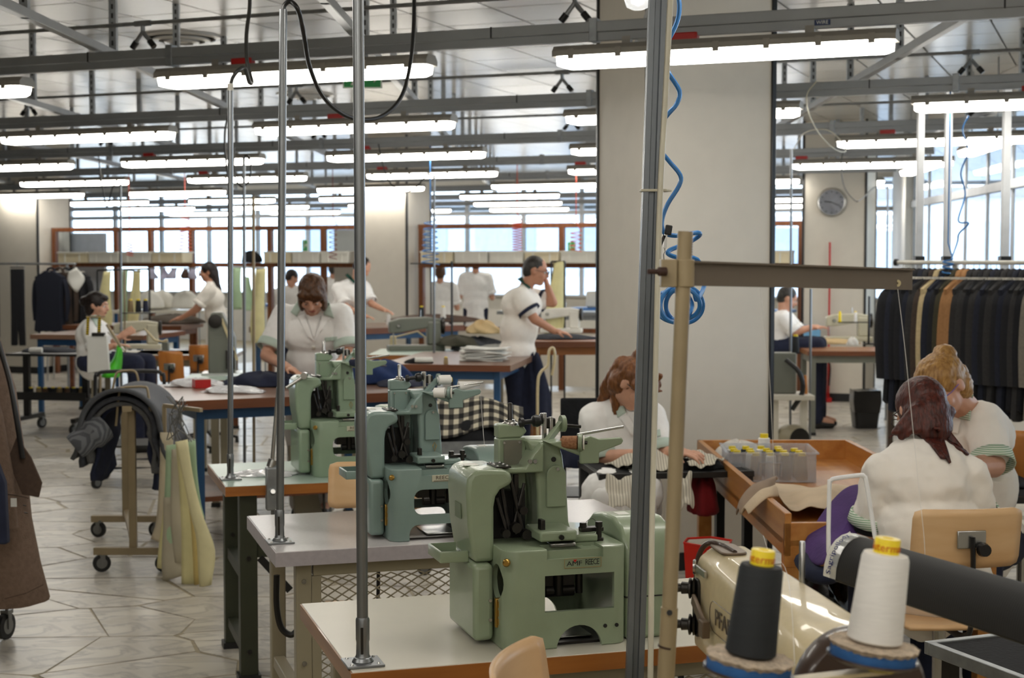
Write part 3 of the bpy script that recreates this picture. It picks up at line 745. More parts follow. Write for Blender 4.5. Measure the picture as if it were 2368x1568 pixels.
    obj('axle', MB().lathe([(.004, 0), (.004, .006)], c=(.225, .099, .455), axis=(1, -.45, 0), n=10), M_dsteel, dk)
    # motor guard on the right
    g = [(.03, 0), (.32, 0), (.32, .19), (.3, .235), (.26, .262), (.2, .272), (.12, .272), (.075, .258), (.045, .225), (.03, .17)]
    rg_ = obj('motor_guard', MB().prism(g, .302, .43, YZ), gm, t, bevel=.01, seg=3)
    obj('seam', MB().box((.3015, .029, .098), (.4305, .321, .101)), M_blackp, rg_)
    for z in (.085, .115): obj('screw', MB().lathe([(.005, 0), (.005, .004)], c=(.424, .06, z), axis=(.5, -1, 0), n=10), M_steel, rg_)
    obj('sticker', MB().box((.33, .15, .2722), (.36, .19, .2727)), M_paper, rg_)
    obj('hand_crank', MB().lathe([(.012, -.06), (.016, -.05), (.018, 0), (.014, .05), (.008, .06)], c=(.215, .33, .3), n=12), M_tubes, t, smooth=True)
    return t

# bench corners on the floor plan, from the near left corner of each top
C1 = G(812, 1557, .8); C2 = G(637, 1278, .8); C3 = G(521, 1126, .8)
bp = lambda c, a, b, z=0: V(c.x, c.y, z) + E1 * a + E2 * b
def mesh_panel(parent, name, x0, x1, z0, z1, y, m, step=.045, hh=.014, plane='x'):
    """expanded metal: crossing zigzag strands"""
    mb = MB(); n = int((x1 - x0) / step); k = int((z1 - z0) / (2 * hh))
    for r in range(k + 1):
        for s in (0, 1):
            pts = [(x0 + i * step, z0 + r * 2 * hh + (hh if (i + s) % 2 else -hh)) for i in range(n + 1)]
            pts = [(a, min(max(b, z0), z1)) for a, b in pts]
            f = (lambda a, b: V(a, y, b)) if plane == 'x' else (lambda a, b: V(y, a, b))
            for p, q in zip(pts[:-1], pts[1:]):
                if s == 1: continue
                mb.bar(f(*p), f(*q), .003, .004)
        if True:
            pts = [(x0 + i * step, z0 + r * 2 * hh + (-hh if i % 2 else hh)) for i in range(n + 1)]
            pts = [(a, min(max(b, z0), z1)) for a, b in pts]
            for p, q in zip(pts[:-1], pts[1:]): mb.bar(f(*p), f(*q), .003, .004)
    return obj(name, mb, m, parent)

def bench(c, label, top_m, front_m, side_m, leg_m, thick, L_=1.3, D=.7, style='mesh'):
    t = thing('machine_bench', label, 'work bench', (c.x, c.y, 0), TBA, group='machine benches')
    z0 = .8 - thick
    obj('table_top', MB().box((.004, .004, z0), (L_ - .004, D, .8)), top_m, t, bevel=.0015)
    obj('front_edge', MB().box((0, 0, z0), (L_, .004, .7985)), front_m, t)
    obj('side_edge', MB().box((0, .004, z0), (.004, D, .7985)), side_m, t)
    if style == 'mesh':
        for x in (.07, L_ - .12):
            for y in (.05, D - .1):
                lg = obj('leg', MB().box((x, y, 0), (x + .05, y + .05, z0)), leg_m, t, bevel=.004)
                for z in (z0 - .06, z0 - .32, .3): obj('bolt', MB().lathe([(.008, 0), (.007, .006)], c=(x + .025, y, z), axis=(0, -1, 0), n=10), M_steel, lg)
            obj('side_rail', MB().box((x + .005, .1, .28), (x + .045, D - .1, .32)), leg_m, t, bevel=.003)
        obj('apron', MB().box((.125, .05, z0 - .045), (L_ - .13, .085, z0)), leg_m, t, bevel=.003)
        obj('mesh_frame', MB().box((.12, .05, .33), (.15, .075, z0 - .045)).box((L_ - .16, .05, .33), (L_ - .13, .075, z0 - .045)).box((.12, .05, .3), (L_ - .13, .075, .33)), leg_m, t, bevel=.002)
        mesh_panel(t, 'mesh_panel', .15, L_ - .16, .335, z0 - .05, .062, leg_m)
    else:
        for x in (.06, L_ - .13):
            for y in (.04, D - .11):
                lg = obj('leg', MB().box((x, y, 0.02), (x + .07, y + .07, z0)), leg_m, t, bevel=.004)
                obj('foot', MB().box((x - .01, y - .01, 0), (x + .08, y + .08, .025)), M_blackp, lg)
                for z in (.12, .5): obj('bolt', MB().lathe([(.01, 0), (.009, .007)], c=(x + .035, y, z), axis=(0, -1, 0), n=10), M_dsteel, lg)
            obj('side_rail', MB().box((x + .01, .11, .4), (x + .05, D - .1, .45)), leg_m, t)
            obj('side_rail', MB().box((x + .01, .11, .1), (x + .05, D - .1, .14)), leg_m, t)
        obj('apron', MB().box((.13, .05, .5), (L_ - .13, .09, .56)), leg_m, t, bevel=.003)
        obj('brace', MB().bar((.14, .045, .5), (.26, .045, .36), .03, .012, up=(0, 1, 0)), M_blackp, t)
    return t
bench(C1, 'white topped machine bench with orange wood edge nearest the viewer', M_lam_w, M_edge, M_edge_y, M_beige, .04)
bench(C2, 'grey laminate machine bench, middle of the machine row', M_lam_g, M_edgeg, M_edgeg, M_beige, .046)
bench(C3, 'mint topped machine bench with wood edge and olive legs, rear of the row', M_lam_m, M_edge, M_edge_y, M_olive, .04, style='box')
machine(bp(C1, .369, .066, .8), 'sage green buttonhole machine with AMF REECE plate on the nearest bench', (G1, G1), 'amf', 0)
machine(bp(C2, .374, .055, .8), 'blue-green buttonhole machine with REECE plate on the grey bench', (G2, G2), 'reece2', 1)
machine(bp(C3, .38, .14, .8), 'sage green buttonhole machine on the rear mint bench', (G3, G3), 'reece3', 2)
# thread on the machines
def bobbin(p, axis, r, h, m, label, yellow=False, cone=1.0):
    t = thing('thread_spool', label, 'thread spool', p, group='spools on the machines')
    obj('thread', MB().lathe([(r * .6, -.002), (r * .6, 0), (r, .002), (r * cone, h - .002), (r * .6, h), (r * .6, h + .002)], axis=axis, n=20), m, t, smooth=True)
    if yellow: obj('core', MB().lathe([(r * .5, h), (r * .5, h + .004), (r * .25, h + .004), (r * .25, h - .003)], axis=axis, n=16), M_yellow, t)
    return t
ax1 = -(E1 * 1 - E2 * .45)
bobbin(bp(C1, .369 + .215, .066 + .108, .8 + .464), ax1, .0165, .04, mat('tan_thread', (160, 116, 82), rough=.8, col2=(132, 88, 58), scale=60, stretch=(3, 3, 3)), 'tan thread bobbin on the nearest green machine', cone=.92)
bobbin(bp(C2, .374 + .209, .055 + .108, .8 + .464), ax1, .0175, .04, M_thread_w, 'white thread bobbin on the middle machine, before its disc', cone=.92)
bobbin(bp(C2, .374 + .204, .055 + .194, .8 + .5), E1, .016, .045, M_thread_w, 'white thread spool with yellow core on the middle machine', yellow=True)
bobbin(bp(C2, .374 + .342, .055 + .168, .8 + .4875), -E1 - V(0, 0, .12), .007, .075, M_thread_w, 'white thread cone on the rod of the middle machine', yellow=False, cone=2.4)
bobbin(bp(C3, .38 + .209, .14 + .108, .8 + .464), ax1, .0165, .04, mat('navy_thread', (30, 36, 60), rough=.8), 'dark blue thread bobbin on the rear machine', cone=.92)
# loose thread loops
th = MB().tube(smooth_path([bp(C2, .374 + .342, .055 + .163, .8 + .48), bp(C2, .725, .22, 1.15), bp(C2, .72, .17, 1.05)], 6), .0007, 4)
tag(obj('loose_thread', th, M_thread_w), 'fine white thread hanging from the cone of the middle machine', 'thread')
th = MB().tube(smooth_path([bp(C1, .62, .2, 1.03), bp(C1, .61, .2, 1.06), bp(C1, .63, .2, 1.075), bp(C1, .645, .2, 1.055), bp(C1, .63, .2, 1.03), bp(C1, .66, .2, 1.032)], 6), .0006, 4)
tag(obj('loose_thread', th, M_dsteel), 'dark thread loop curling above the nearest machine clamp', 'thread')

# ---- galvanised power poles standing on the benches
def pole(base, top, r, label, flange=True, cap=None):
    t = thing('power_pole', label, 'power pole', base, group='power poles on the benches')
    d = Vector(top) - Vector(base)
    obj('tube', MB().tube([d * .04, d], r, 14), M_tubes, t, smooth=True)
    if flange:
        so = obj('socket', MB().lathe([(r * 1.5, .012), (r * 1.2, .022), (r * 1.15, .05), (r * 1.25, .055), (r * 1.25, .1), (r * 1.1, .105)], n=16), M_tubes, t, smooth=True)
        obj('slot', MB().box((-.003, -r * 1.3, .025), (.003, -r * 1.15, .085)), M_dsteel, so)
        fl_ = obj('base_plate', MB().box((-.042, -.042, 0), (.042, .042, .006)).lathe([(r * 2, .006), (r * 1.5, .016)], n=20), M_tubes, t, bevel=.0015)
        for a, b in ((-.03, -.03), (.03, -.03), (.03, .03), (-.03, .03)): obj('screw', MB().lathe([(.004, 0), (.003, .003)], c=(a, b, .006), n=8), M_steel, fl_)
        fl_.rotation_euler = (0, 0, TBA)
    if cap: obj('end_cap', MB().tube([d * .995, d + V(0, 0, .02)], r * 1.1, 12), M_whitep, t, smooth=True)
    return t
b1 = G(839, 1535, .8); pole(b1, V(b1.x - .004, b1.y, 2.95), .0125, 'grey steel power pole on the corner of the nearest bench')
b2 = G(647, 1254, .8); t2 = P(655, 22, b2.y); pole(b2, t2, .0125, 'grey steel power pole on the middle bench with black cable from its top')
b3 = G(533, 1108, .8); t3 = P(533, 205, b3.y); pole(b3, t3, .0115, 'grey steel power pole on the rear mint bench with white cap', cap=True)
# black cables from the poles to the ceiling track
Yc = b2.y
cb = [P(655, 30, Yc), P(658, 12, Yc), P(672, 4, Yc), P(690, 25, Yc), P(703, 80, Yc + .1), P(715, 150, Yc + .2), P(745, 220, Yc + .3), P(790, 262, Yc + .4), P(840, 277, Yc + .5), P(890, 265, Yc + .6), P(930, 220, Yc + .7), P(950, 140, Yc + .8), P(957, 50, Yc + .9), P(958, -40, Yc + 1.0)]
tag(obj('power_cable', MB().tube(smooth_path(cb, 6), .0075, 8), M_blackp, smooth=True), 'thick black cable looping from the second pole up to the ceiling', 'cable')
Yd = b3.y
cb = [P(533, 200, Yd), P(538, 180, Yd), P(552, 162, Yd), P(566, 158, Yd + .05), P(576, 190, Yd + .1), P(583, 190, Yd + .15), P(578, 170, Yd + .2), P(571, 140, Yd + .2), P(570, 80, Yd + .25), P(577, 20, Yd + .3), P(578, -40, Yd + .3)]
tag(obj('power_cable', MB().tube(smooth_path(cb, 6), .0085, 8), M_cable, smooth=True), 'dark cable rising from the white capped pole to the ceiling', 'cable')
# control box with chrome lever on the rear bench
q = P(628, 1110, 6.02)
t = thing('switch_box', 'grey metal switch box hanging at the edge of the mint bench', 'switch box', q + V(0, 0, -.05), TBA)
obj('box', MB().box((-.022, -.02, -.07), (.03, .03, .1)), M_galv, t, bevel=.004)
obj('toggle', MB().tube([(0, -.022, 0), (0, -.04, .01)], .01, 10), M_steel, t, smooth=True)
obj('conduit', MB().tube([(.005, .005, -.07), (.005, .005, -.13)], .008, 8), M_tubes, t, smooth=True)
obj('arm', MB().tube([(0, .01, .1), (.01, .01, .13)], .02, 10).tube([(0.005, .01, .13), (.03, .0, .42)], .008, 10), M_steel, t, smooth=True)
t = thing('chrome_rod', 'slanted chrome rod of the rear machine lamp arm', 'lamp arm', P(690, 872, 6.3))
obj('rod', MB().tube([(-.05, 0, -.045), (.02, 0, .0)], .008, 10), M_steel, t, smooth=True)
obj('joint', MB().lathe([(.014, -.02), (.014, .02)], c=(.025, 0, .006), axis=(0, 1, 0), n=14), M_steel, t, smooth=True)
# ================================================================ right foreground
M_alu = mat('grey_aluminium', (112, 117, 122), rough=0.35, metal=0.6, var=0.06, scale=5, stretch=(8, 8, .1))
M_cream = mat('cream_enamel', (206, 190, 150), rough=0.3, var=0.06, scale=40, coat=0.3, bump=.02, bscale=120)
M_tan = mat('tan_enamel', (152, 136, 106), rough=0.4, var=0.08, scale=10)
M_taupe = mat('taupe_enamel', (108, 97, 84), rough=0.5, var=0.05)
M_brown = mat('brown_enamel', (62, 46, 38), rough=0.3, var=0.08, coat=.3)
M_fleece = mat('cream_fleece', (200, 182, 160), rough=0.95, var=0.25, scale=120, bump=0.8, bscale=160)
M_foam = mat('blue_foam', (36, 84, 138), rough=0.85, var=0.12, scale=60, bump=.2)
M_rubber = stripes('ribbed_black_cover', (20, 20, 21), (32, 32, 33), 60, 'X', rough=0.7)
M_cord_w = mat('cream_cord', (214, 210, 192), rough=0.45)
M_hose = mat('blue_hose', (52, 120, 186), rough=0.3, var=0.05)
M_ply = wood('beech_plywood', (226, 190, 144), (212, 170, 122), 'x', rough=0.4, scale=.7)
M_blk_fab = mat('black_fabric', (20, 21, 25), rough=0.95, var=0.2, scale=30, bump=.2, bscale=90)

# ---- leaning aluminium profile with a cream cord tied on
lo, hi = P(1467, 1568, 3.3), P(1521, 0, 3.3); dirp = (hi - lo).normalized()
foot = lo - dirp * (lo.z / dirp.z); top = lo + dirp * ((2.72 - lo.z) / dirp.z)
t = thing('profile_pole', 'leaning grey aluminium pole with cream cord tied along it', 'pole', foot)
d = top - foot; h = .019
sec = [(-h, -h), (-.007, -h), (-.005, -h + .01), (.005, -h + .01), (.007, -h), (h, -h), (h, -.007), (h - .01, -.005), (h - .01, .005), (h, .007), (h, h), (-h, h), (-h, .007), (-h + .01, .005), (-h + .01, -.005), (-h, -.007)]
obj('profile', MB().loft([[V(x, y, 0) for x, y in sec], [d + V(x, y, 0) for x, y in sec]]), M_alu, t)
zt = P(1505, 443, 3.3); f = (zt.z - foot.z) / d.z
obj('cable_tie', MB().tube([d * f + V(x, y, .002) for x, y in ((-.022, -.022), (.03, -.022), (.042, 0), (.03, .021), (-.022, .021))], .003, 6, closed=True), M_cord_w, t)
cp_ = [P(1551, -20, 3.28), P(1540, 200, 3.28), P(1527, 443, 3.275), P(1520, 700, 3.27), P(1513, 1000, 3.27), P(1507, 1250, 3.27), P(1504, 1568, 3.27)]
cp_.append(cp_[-1] + V(-.01, 0, -.75))
tag(obj('cord', MB().tube(smooth_path(cp_, 5), .0065, 8), M_cord_w, smooth=True), 'cream cord running down beside the leaning aluminium pole', 'cord')

# ---- blue air hose hanging with a spring clip, coiled below
Yh = 4.0
hp = [P(1562, -40, Yh), P(1571, 10, Yh), P(1566, 50, Yh), P(1545, 95, Yh), P(1530, 130, Yh + .03), P(1547, 170, Yh), P(1571, 210, Yh), P(1565, 240, Yh), P(1540, 270, Yh), P(1526, 300, Yh + .03), P(1528, 345, Yh), P(1545, 370, Yh), P(1573, 405, Yh), P(1570, 430, Yh), P(1545, 470, Yh), P(1533, 500, Yh), P(1531, 525, Yh), P(1540, 541, Yh), P(1570, 545, Yh), P(1612, 538, Yh + .02), P(1617, 545, Yh + .05), P(1590, 562, Yh + .05), P(1550, 578, Yh), P(1546, 588, Yh - .02), P(1570, 596, Yh), P(1612, 600, Yh + .03), P(1630, 650, Yh + .04)]
cx_, cy_ = 1572, 705
for i in range(52):
    a = R(20 + i * 26); r = 43 + 9 * math.sin(i * .29)
    hp.append(P(cx_ + r * math.cos(a) + 9 * math.sin(i * .11), cy_ - (40 + 9 * math.cos(i * .23)) * math.sin(a) + 6 * math.cos(i * .17), Yh + .035 * math.sin(i * .31)))
tag(obj('air_hose', MB().tube(smooth_path(hp, 4), .0062, 8), M_hose, smooth=True), 'bright blue air hose hanging in a coil before the big pillar', 'air hose')
c = P(1540, 548, Yh - .02)
t = thing('spring_clip', 'metal spring clip with black grip holding the blue hose', 'clip', c)
obj('grip', MB().box((-.006, -.008, .006), (.012, .008, .032), Matrix.Rotation(R(10), 4, 'Y')), M_blackp, t, bevel=.003)
obj('jaw', MB().bar((0, 0, .008), (-.003, 0, -.03), .008, .006, up=(0, 1, 0)).tube([(-.003, 0, -.03), (-.002, 0, -.036), (-.006, 0, -.045), (-.004, 0, -.07)], .0018, 6), M_steel, t)
obj('lower_jaw', MB().bar((-.004, 0, .004), (-.018, 0, -.03), .008, .006, up=(0, 1, 0)), M_dsteel, t)

# ---- tan thread stand: tube, clamp and angle arm
a0, a1 = P(1585, 535, 2.35), P(1538, 1568, 2.35); dd = (a0 - a1); foot = a1 - dd * ((a1.z - .8) / dd.z)
t = thing('thread_stand', 'tan metal thread stand with a long angle arm in the foreground', 'thread stand', foot)
loc = lambda p: p - foot
sp = P(1548, 1405, 2.35)
obj('upper_tube', MB().tube([loc(sp), loc(a0)], .0118, 18), M_tan, t, smooth=True)
obj('lower_tube', MB().tube([loc(foot), loc(sp)], .0135, 18), M_tan, t, smooth=True)
obj('joint_ring', MB().tube([loc(P(1542, 1493, 2.35)), loc(P(1541, 1498, 2.35))], .0139, 18), M_brown, t, smooth=True)
obj('cross_hole', MB().lathe([(.0045, 0), (.0045, .003)], c=loc(P(1548, 1417, 2.337)), axis=(0, -1, .2), n=14), M_blackp, t)
thr = MB()
for k in range(9): thr.tube([loc(a0) + V(0, 0, -.004 * k - .003), loc(a0) + V(0, 0, -.004 * k - .005)], .0121, 16)
obj('screw_thread', thr, M_tan, t, smooth=True)
q = P(1584, 632, 2.35)
cl = obj('clamp', MB().box((-.038, -.012, -.0215), (-.013, .0145, .0215)).tube([(0.0, 0, -.0215), (0, 0, .0215)], .0145, 18).arr(Matrix.Translation(loc(q))), M_tan, t, bevel=.002)
obj('wing_screw', MB().lathe([(.007, 0), (.007, .012), (.004, .014), (.004, .03)], c=loc(P(1540, 628, 2.33)), axis=(-1, -.35, 0), n=14), mat('rusty_bolt', (58, 36, 28), rough=.6), t, smooth=True)
e0, e1 = P(1602, 632, 2.36), P(2110, 646, 2.78); hv = V(0, 0, .0195)
ar = MB().loft([[loc(e) + V(0, 0, z) + V(0, y, 0) for z, y in ((-.0195, 0), (.0165, 0), (.0165, -.014), (.0195, -.014), (.0195, .003), (-.0195, .003))] for e in (e0, e1)])
obj('angle_arm', ar, M_taupe, t)
for px, py in ((1758, 643), (2075, 655)):
    f = (px - 1602) / 508.0; Yb = 2.36 + .42 * f
    obj('thread_guide', MB().lathe([(.0068, 0), (.006, .003), (.002, .003), (.002, .001)], c=loc(P(px, py, Yb - .002)), axis=(0, -1, 0), n=16), mat('ivory_button', (214, 200, 156), rough=.4), t, smooth=True)

# ---- cream arm sewing machine
A_, B_ = P(1606, 1262, 2.9), P(1892, 1455, 2.22); B_.z = A_.z
dr = (B_ - A_); ang = math.atan2(dr.y, dr.x); LP = dr.length; A_ += V(-math.sin(ang), math.cos(ang), 0) * .055
# local: x from the head towards the handwheel, y to the right side (away from the shown face), z up; origin at head top
t = thing('sewing_machine', 'cream long-arm sewing machine with PFAFF lettering, right foreground', 'sewing machine', V(A_.x, A_.y, .8), ang, group=None)
zt = A_.z - .8
W2 = .075
def secm(x, z0, z1, w): return [V(x, -w + .0, z0), V(x, -w, z1 - .045), V(x, -w * .82, z1 - .018), V(x, -w * .4, z1), V(x, w * .7, z1), V(x, w, z1 - .03), V(x, w, z0)]
rings = [secm(.0, zt - .175, zt - .008, .05), secm(.012, zt - .19, zt, .058), secm(.14, zt - .19, zt, .06), secm(.22, zt - .16, zt - .002, .062), secm(.40, zt - .18, zt - .004, .068), secm(.5, zt - .3, zt - .008, .075), secm(LP - .02, zt - .34, zt - .014, .08)]
bd = obj('arm', MB().loft(rings), M_cream, t, bevel=.006, seg=2, ang=25)
me = text_mesh('PFAFF', .036, .0006, space=.95); mm = Matrix.Translation((.235, -.0645, zt - .098)) @ Matrix.Rotation(R(90), 4, 'X'); me.transform(mm @ Matrix.Diagonal((1.35, 1.2, 1, 1)))
obj('lettering', me, M_brown, bd)
ol = MB().tube([V(.235 + a, -.0648, zt - .098 + b) for a, b in rrect(-.092, .092, -.028, .028, .0275, 5)], .0008, 4, closed=True); obj('badge_line', ol, M_brown, bd)
obj('red_mark', MB().bar((.52, -.079, zt - .11), (.545, -.0795, zt - .085), .004, .0015, up=(0, 1, 0)), M_red, bd)
obj('face_plate', MB().box((-.012, -.03, zt - .185), (0.004, .045, zt - .01)), M_cream, t, bevel=.006)
obj('face_rim', MB().tube(smooth_path([V(-.012, -.04, zt - .19), V(-.014, -.046, zt - .1), V(-.012, -.045, zt - .03), V(.0, -.03, zt + .003), V(.03, -.01, zt + .005), V(.1, -.005, zt + .004)], 5), .0055, 8), M_brown, t, smooth=True)
obj('top_lid', MB().prism(rrect(.005, .11, -.03, .02, .018, 4), zt, zt + .005, XY), mat('bronze_plate', (112, 96, 80), rough=.4, metal=.5), t, bevel=.002)
pt_ = obj('tension_plate', MB().prism(rrect(.02, .06, zt - .165, zt - .055, .012, 4), -.064, -.058, XZ), M_dsteel, t, bevel=.001)
for z in (zt - .075, zt - .145):
    tn = obj('tension_unit', MB().lathe([(.019, 0), (.021, .004), (.014, .006), (.02, .009), (.02, .012), (.011, .014), (.012, .026), (.008, .028), (.009, .036)], c=(.035, -.062, z), axis=(-.35, -1, 0), n=20), M_dsteel, t, smooth=True)
    obj('knob', MB().lathe([(.007, 0), (.008, .008)], c=(.0225, -.097, z), axis=(-.35, -1, 0), n=12), M_steel, tn, smooth=True)
tg = obj('thread_guide', MB().lathe([(.013, 0), (.015, .002), (.013, .006), (.009, .006)], c=(.03, -.06, zt - .035), axis=(-.3, -1, 0), n=18).box((.035, -.066, zt - .04), (.11, -.062, zt - .028)), M_steel, t, smooth=True)
obj('lever_arm', MB().bar((.055, -.072, zt - .09), (.15, -.075, zt - .125), .008, .022, up=(0, 0, 1)).box((.138, -.085, zt - .14), (.165, -.07, zt - .108)), mat('bronze_plate', (112, 96, 80)), t, bevel=.002)
obj('needle_bar', MB().tube([(.03, 0, zt - .19), (.03, 0, .02)], .005, 8).tube([(.055, 0, zt - .19), (.055, 0, .03)], .005, 8), M_steel, t, smooth=True)
obj('bed', MB().box((-.08, -.1, 0), (LP + .04, .12, .05)), M_cream, t, bevel=.008)
obj('thread_pin', MB().lathe([(.0052, 0), (.0052, .075), (.004, .077)], c=(.33, .045, zt - .01), n=10), M_steel, t, smooth=True)
obj('pillar', MB().box((.45, -.075, .04), (LP - .01, .08, zt - .25)), M_cream, t, bevel=.01)
wh = obj('belt_guard', MB().lathe([(.04, 0), (.085, .003), (.096, .012), (.098, .05), (.09, .062), (.04, .066)], c=(LP - .01, .0, zt - .085), axis=(1, 0, 0), n=36), M_brown, t, smooth=True)
wy = obj('warning_label', MB().box((LP + .0565, -.01, zt - .14), (LP + .0575, .045, zt - .1)), M_yellow, wh)
me = text_mesh('!', .016, .0003); me.transform(Matrix.Translation((LP + .058, .03, zt - .122)) @ Matrix.Rotation(R(90), 4, 'Z') @ Matrix.Rotation(R(90), 4, 'X')); obj('lettering', me, M_ink, wh)
# its bench
tb_ = thing('machine_bench', 'cream sewing machine bench mostly below the frame, right foreground', 'work bench', V(A_.x, A_.y, 0), ang)
obj('table_top', MB().box((-.25, -.16, .76), (LP + .3, .3, .8)), M_lam_w, tb_, bevel=.002)
for x in (-.2, LP + .2):
    for y in (-.12, .22): obj('leg', MB().box((x, y, 0), (x + .05, y + .05, .76)), M_beige, tb_, bevel=.003)

# ---- two big thread cones on fleece pads, on a tilted stand
def wrap_text(txt, size, r, z, m4, a0=0.0):
    me = text_mesh(txt, size, .0002)
    for v in me.vertices:
        a = v.co.x / r + a0; rr = r + v.co.z + .0003; v.co = Vector((rr * math.sin(a), -rr * math.cos(a), z + v.co.y))
    me.transform(m4); return me
TILT = Matrix.Rotation(R(6.8), 4, 'Y')
def cone_spool(parent_loc, r0, r1, h, m, label, cap_txt=None, group=None, tilt=None, cap_h=.021, cap_r=.56, name='thread_cone'):
    t = thing(name, label, 'thread spool', parent_loc, group=group)
    M4 = tilt if tilt is not None else Matrix.Identity(4)
    rcap = r1 * cap_r
    obj('thread', MB().lathe([(r0 * .9, 0), (r0, .003), (r1 * 1.03, h - .006), (r1 * .95, h), (rcap, h + .001)], n=32, m=M4), m, t, smooth=True)
    cp = obj('cap', MB().lathe([(rcap, h - .002), (rcap, h + cap_h - .001), (rcap * .95, h + cap_h), (rcap * .45, h + cap_h), (rcap * .4, h + cap_h - .006), (.0005, h + cap_h - .006)], n=24, m=M4), M_yellow, t, smooth=True)
    if cap_txt: obj('lettering', wrap_text(cap_txt, cap_h * .72, rcap, h + cap_h * .45, M4, a0=-.1), mat('orange_ink', (214, 96, 20), rough=.5), cp)
    return t
M_thr_k = mat('black_thread', (30, 34, 38), rough=0.7, var=0.15, scale=40, stretch=(.2, .2, 6))
wpos, kpos = P(2022, 1482, 2.0), P(1735, 1512, 2.0)
for pos, lab in ((wpos, 'blue foam and fleece pad under the white cone'), (kpos, 'blue foam and fleece pad under the black cone')):
    t = thing('spool_pad', lab, 'spool pad', pos + V(0, 0, -.002), group='spool pads')
    fz = MB()
    rg3 = random.Random(int(pos.x * 1000))
    rim = [(.052 + rg3.uniform(0, .004), rg3.uniform(-.001, .001)) for _ in range(64)]
    vs = [TILT @ V(0, 0, 0)] + [TILT @ V(r * .75 * math.cos(2 * PI * i / 64), r * .75 * math.sin(2 * PI * i / 64), rg3.uniform(-.001, .0)) for i, (r, z) in enumerate(rim)] + [TILT @ V(r * 1.1 * math.cos(2 * PI * i / 64), r * 1.1 * math.sin(2 * PI * i / 64), -.002 + z) for i, (r, z) in enumerate(rim)] + [TILT @ V(r * math.cos(2 * PI * i / 64), r * math.sin(2 * PI * i / 64), -.009 + z) for i, (r, z) in enumerate(rim)]
    fs = [(0, 1 + i, 1 + (i + 1) % 64) for i in range(64)]
    for k in (0, 1): fs += [(1 + k * 64 + i, 1 + (k + 1) * 64 + i, 1 + (k + 1) * 64 + (i + 1) % 64, 1 + k * 64 + (i + 1) % 64) for i in range(64)]
    fz.add(vs, fs)
    obj('fleece', fz, M_fleece, t, smooth=True)
    obj('foam', MB().lathe([(.05, -.024), (.056, -.022), (.0565, -.01), (.053, -.006)], n=40, m=TILT), M_foam, t, smooth=True)
    obj('metal_dish', MB().lathe([(.02, -.03), (.05, -.028), (.061, -.022), (.0605, -.019), (.05, -.025)], n=40, m=TILT), M_brown, t, smooth=True)
cone_spool(wpos, .0365, .0305, .118, M_thread_w, 'large white thread cone with yellow cap, right foreground', 'Gutermann', 'foreground thread cones', TILT)
cone_spool(kpos, .034, .0285, .12, M_thr_k, 'large black thread cone with yellow cap, right foreground', 'Gutermann', 'foreground thread cones', TILT)
s0 = P(1690, 1590, 2.02); s1 = P(2085, 1545, 1.98)
t = thing('spool_stand', 'tan bar carrying the two thread cone pads, bottom right', 'thread stand', V(s0.x, s0.y, .8))
lc = lambda p: p - V(s0.x, s0.y, .8)
obj('bar', MB().bar(lc(s0), lc(s1), .028, .006), M_cream, t, bevel=.001)
for p_, q in ((wpos, P(2020, 1546, 1.99)), (kpos, P(1728, 1580, 2.01))): obj('stem', MB().tube([lc(p_) + TILT @ V(0, 0, -.03), lc(q)], .009, 12), M_brown, t, smooth=True)
obj('post', MB().tube([lc(s0) + V(-.02, 0, 0), V(-.02, 0, 0)], .011, 12), M_tan, t, smooth=True)

# ---- arched black cover with a taped end, white wire handle
r0 = P(1985, 1290, 2.75); r1 = P(2420, 1425, 2.3); r1.z = r0.z; r1 = r0 + (r1 - r0) * 1.5
dv = (r1 - r0); angc = math.atan2(dv.y, dv.x); LC = dv.length
t = thing('sleeve_arm', 'arched black ribbed pressing arm with taped white end', 'pressing arm', V(r0.x, r0.y, 0), angc)
zc = r0.z
arch = lambda x, s: [V(x, .052 * s * math.cos(R(a)), zc - .035 + .074 * s * math.sin(R(a))) for a in range(0, 181, 15)]
obj('cover', MB().loft([arch(0, 1), arch(LC, 1)]), M_rubber, t, smooth=True)
bnd = obj('end_band', MB().loft([arch(-.035, 1.0), arch(-.03, 1.03), arch(.004, 1.03)]), M_paper, t, smooth=True)
tape = obj('tape', MB().loft([arch(-.012, 1.036), arch(.006, 1.036)], caps=False), clear_plastic('clear_tape', haze=.1, gloss=.3), bnd, smooth=True)
me = text_mesh('Sagripollody', .021, .0002)
for v in me.vertices:
    a = R(90) + (.075 - (v.co.x + .0)) / .075 * 0 ; s = .02 + (v.co.x + .066) / .13      # position along the arch, 0 = near foot, 1 = top
    aa = R(188 - 92 * min(max(s, 0), 1)); y, zz = v.co.y, v.co.z
    v.co = Vector((-.016 + (-y) * .9, .052 * 1.045 * math.cos(aa), zc - .035 + .074 * 1.045 * math.sin(aa)))
obj('lettering', me, mat('blue_ink', (34, 50, 150), rough=.5), bnd)
obj('support', MB().box((.02, -.04, .0), (LC, .045, zc - .04)).box((0, 0, 0), (0.001, .001, .001)), M_blackp, t) if False else obj('core', MB().box((-.01, -.045, zc - .042), (LC, .045, zc - .035)), M_blackp, t, bevel=.003)
obj('support_post', MB().box((LC - .08, -.03, 0), (LC - .02, .03, zc - .04)), M_blackp, t)
wh_ = [P(1926, 1290, 2.82), P(1916, 1275, 2.82), P(1918, 1125, 2.82), P(1921, 1112, 2.82), P(1934, 1106, 2.82), P(1990, 1099, 2.82), P(1998, 1103, 2.82), P(2003, 1115, 2.82), P(2024, 1245, 2.82)]
t = thing('wire_bracket', 'white bent wire bracket standing on the black pressing arm', 'bracket', wh_[0])
obj('wire', MB().tube([p - wh_[0] for p in smooth_path(wh_, 3)], .0042, 8), mat('white_wire', (245, 246, 248), rough=.3), t, smooth=True)

